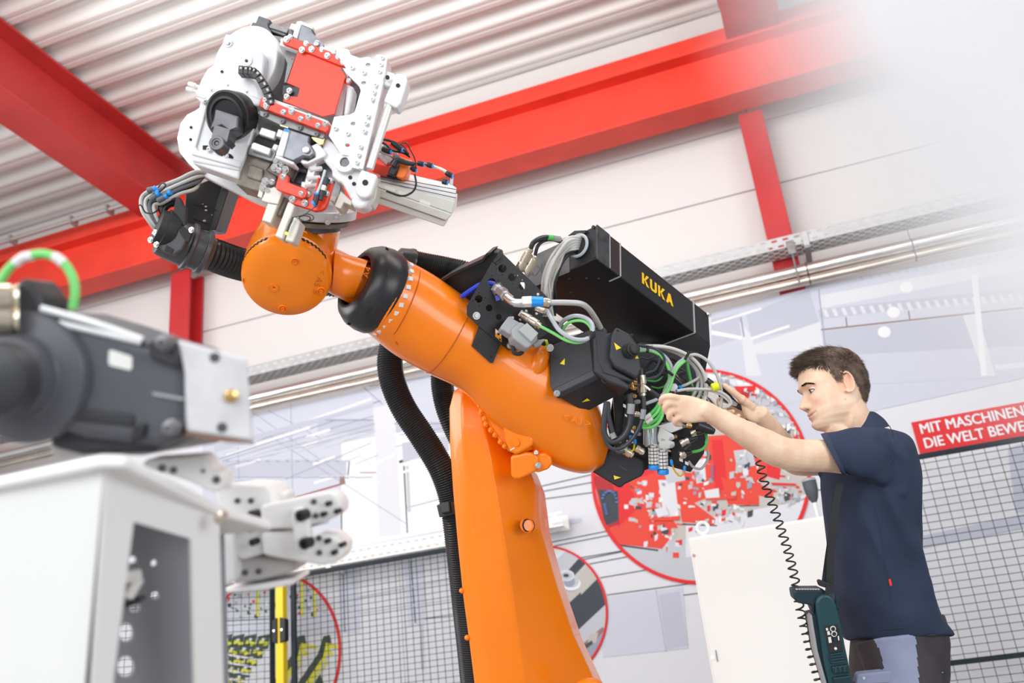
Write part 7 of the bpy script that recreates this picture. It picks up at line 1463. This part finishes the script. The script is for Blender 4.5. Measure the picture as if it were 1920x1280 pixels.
g = G(); g.tube([W(x, y, MD_+.03) for x, y in ((-10, 545), (2, 525), (20, 500), (48, 482), (83, 476), (114, 489), (134, 514), (141, 545), (136, 580))], .0056, 14); B(g, 'cable', LGREEN, gl)
for a, b in (((28, 494), (62, 479)), ((100, 481), (120, 494))):
    mid = ((a[0]+b[0])/2-2, (a[1]+b[1])/2-3.5); g = G(); g.tube([W(*a, MD_+.03), W(*mid, MD_+.03), W(*b, MD_+.03)], .0062, 14); B(g, 'white_sleeve', WPL, gl)
# white stand
SW = mat('stand_white', (.88, .88, .87), .45, 0, .02, 30)
def down(a, b, z=.0):                                       # continue line a-b down to height z
    d = b-a; return a+d*((z-a.z)/d.z)
k0, k1 = W(196, 868, 1.00), W(168, 1280, 1.02); l0, l1 = W(-60, 925, 1.10), W(-120, 1280, 1.12); r0_, r1_ = W(411, 958, 1.22), W(419, 1280, 1.24)
bk_ = Vector((.02, .50, 0))
stn = thing('machine_stand', Vector((down(k0, k1).x, down(k0, k1).y+.2, 0)), 'white blurred sheet-metal machine stand with a tall opening, lower left corner', 'stand')
g = G(); a = [l0, k0, down(k0, k1), down(l0, l1)]; n = (k0-l0).cross(k0-k1).normalized(); n = n if n.y > 0 else -n; g.prism(a, n*.012); B(g, 'front_panel', SW, stn, bevel=.003)
rp_ = Pl(k0, r0_, k1); kb, rb_ = down(k0, k1), down(r0_, rp_.at(419, 1280))
wo = [(251, 978), (359, 1010), (366, 1280)]; hb0 = rp_.at(212, 1280); o1, o2 = down(rp_.at(251, 978), hb0, .12), down(rp_.at(359, 1010), rp_.at(366, 1280), .12)
lo = [k0, r0_, rb_, kb]; li = [rp_.at(251, 978), rp_.at(359, 1010), o2, o1]
g = G()
for i in range(4):
    q_ = [lo[i], lo[(i+1) % 4], li[(i+1) % 4], li[i]]; g.hexa(q_, [v+rp_.n*.004 for v in q_])
B(g, 'side_frame', SW, stn)
tp = [W(-70, 905, 1.09), W(187, 850, .985), W(236, 851, .99), W(414, 946, 1.22)]
g = G(); g.prism([tp[0], tp[1], tp[2], tp[3], tp[3]+Vector((0, .12, 0)), tp[0]+Vector((.0, .35, 0))], (0, 0, -.014)); B(g, 'top_plate', SW, stn, bevel=.004)
ip = Pl(W(250, 960, 1.24), W(400, 1000, 1.34), W(240, 1280, 1.26))
g = G(); g.plate(ip, [(180, 900), (420, 980), (430, 1290), (170, 1290)], [(290, 1056, 7), (292, 1117, 8), (253, 1138, 11), (238, 1186, 14, 1.3), (237, 1250, 17, 1.2), (250, 1050, 8)], .006); B(g, 'inner_panel', mat('inner_grey', (.26, .27, .30), .5), stn, smooth=False)
g = G(); g.tube([W(236, 1082, 1.2), W(262, 1078, 1.2)], .008, 10, False); g.tube([W(262, 1085, 1.2), W(242, 1118, 1.2)], .006, 10, False); B(g, 'inner_lever', WPL, stn)
g = G(); g.prism([W(x, y, 1.22) for x, y in ((235, 1128), (262, 1122), (262, 1130), (235, 1140))], _F*.02); B(g, 'inner_block', BLKC, stn)
g = G(); g.lathe(W(416, 968, 1.18), -_F, [(0, .008), (.01, .008), (.012, .004)], 14); B(g, 'brass_pin', BRASS, stn)
# white toggle clamp unit
cu_ = thing('clamping_unit', W(500, 1080, 1.5), 'white blurred toggle clamp unit with black bolts sticking out right of the stand', 'clamp')
def CU(name, m, pts, D, t, par=cu_, bev=.005, sg=3): g = G(); g.prism([W(x, y, D) for x, y in t_(pts)], (_F+_R*.05-_U*.08)*t); return B(g, name, m, par, bevel=bev, seg=sg)
CU('base_body', SW, [(60, 262), (180, 238), (330, 245), (370, 290), (375, 420), (318, 500), (312, 610), (200, 640), (150, 600), (100, 420)], 1.46, .10)
CU('back_block', SW, [(270, 300), (440, 280), (440, 330), (300, 360)], 1.50, .05)
ua = CU('upper_arm', SW, [(300, 355), (470, 320), (660, 282), (700, 300), (722, 345), (715, 395), (660, 430), (545, 468), (300, 482)], 1.43, .06)
lw = CU('lower_arm', SW, [(300, 492), (470, 490), (545, 545), (610, 500), (690, 512), (735, 560), (730, 620), (690, 655), (620, 668), (510, 650), (312, 612)], 1.44, .07)
lk = CU('link_plate', SW, [(462, 385), (485, 365), (520, 368), (548, 400), (566, 560), (560, 595), (530, 612), (495, 600), (475, 540)], 1.41, .02, sg=4)
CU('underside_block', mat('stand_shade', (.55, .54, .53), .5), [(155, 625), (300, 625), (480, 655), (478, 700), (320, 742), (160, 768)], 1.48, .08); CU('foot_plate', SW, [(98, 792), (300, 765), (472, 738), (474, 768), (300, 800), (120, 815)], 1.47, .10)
CU('side_leg', SW, [(70, 400), (150, 410), (160, 740), (100, 790), (90, 700)], 1.44, .05)
CU('lug', SW, [(0, 110), (30, 120), (60, 180), (95, 175), (108, 200), (105, 270), (60, 270), (0, 250)], 1.42, .05); CU('lug', SW, [(270, -250), (275, -240), (270, -245)], 1.42, .01, bev=0) if False else None
for x, y, r, D in ((520, 405, .022, 1.408), (540, 550, .022, 1.408), (265, 405, .020, 1.44), (255, 470, .018, 1.44), (265, 545, .014, 1.44), (655, 345, .010, 1.425), (630, 400, .010, 1.425), (700, 385, .010, 1.425), (650, 540, .010, 1.435), (725, 560, .010, 1.435), (685, 600, .010, 1.435), (72, 220, .009, 1.415), (375, 310, .006, 1.495)):
    r *= .40; g = G(); g.lathe(W(*t_([(x, y)])[0], D), (-_F-_R*.35), [(-.01, r), (r*.7, r), (r*.8, r*.85), (r*.8, r*.5), (r*.4, r*.45), (r*.4, 0)], 18); B(g, 'socket_bolt', mat('burnished', (.028, .028, .03), .35), cu_)
for x, y, D in ((580, 335, 1.428), (590, 408, 1.428), (607, 525, 1.438), (610, 600, 1.438), (182, 330, 1.458), (252, 330, 1.458), (222, 705, 1.478), (292, 698, 1.478)): g = G(); g.lathe(W(*t_([(x, y)])[0], D), -_F, [(0, .0045), (.001, .0045)], 10); B(g, 'small_hole', DSTEEL, cu_)
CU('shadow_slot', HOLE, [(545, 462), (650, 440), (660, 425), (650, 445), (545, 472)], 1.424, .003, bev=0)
# bits under the motor
mb_ = thing('motor_bracket', W(330, 850, 1.2), 'white blurred bracket with round lug under the servo motor', 'bracket')
g = G(); g.prism([W(x, y, 1.22) for x, y in s_([(730, 150), (760, 115), (1050, 95), (1080, 130), (1100, 175), (1150, 180), (1165, 210), (1155, 270), (1110, 290), (980, 230)])], _F*.05); B(g, 'bracket_plate', SW, mb_, bevel=.004)
for x, y, r in ((905, 170, .0045), (845, 160, .005), (1130, 220, .005), (1060, 175, .0025)): g = G(); g.lathe(W(*s_([(x, y)])[0], 1.219), -_F, [(-.002, r), (.001, r), (.001, 0)], 14); B(g, 'dark_bore', DSTEEL, mb_)
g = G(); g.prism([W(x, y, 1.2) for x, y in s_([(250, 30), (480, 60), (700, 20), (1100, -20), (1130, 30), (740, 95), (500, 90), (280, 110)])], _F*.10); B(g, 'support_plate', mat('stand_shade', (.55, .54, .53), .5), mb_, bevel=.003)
# made-up pale slab at the lens: its blur is the top right haze
gp_ = thing('haze_slab', Vector((.42, -.42, 0)), 'made-up pale slab so near the lens that its blur hazes the top right corner', 'haze slab')
GW = mat('haze_slab_white', (.88, .875, .89), .6)
gd_pts = [W(x, y, .050) for x, y in ((1500, -60), (1545, 90), (1665, 255), (1800, 405), (1905, 540), (1990, 700), (2300, 760), (2400, -300), (1500, -300))]
g = G(); g.prism(gd_pts, _F*.006); tip = B(g, 'haze_slab_tip', GW, gp_, bevel=.001)
pa = W(2350, 100, .053); g = G(); g.tube([pa-_R*.003, Vector((.10, .0, pa.z+.01)), Vector((.22, -.18, pa.z+.02)), Vector((.42, -.42, pa.z))], .009, 16); B(g, 'haze_slab_arm', GW, gp_)
g = G(); g.lathe((.42, -.42, 0), (0, 0, 1), [(0, .12), (.02, .12), (.025, .02), (pa.z+.02, .02)], 24); B(g, 'haze_slab_post', GW, gp_)
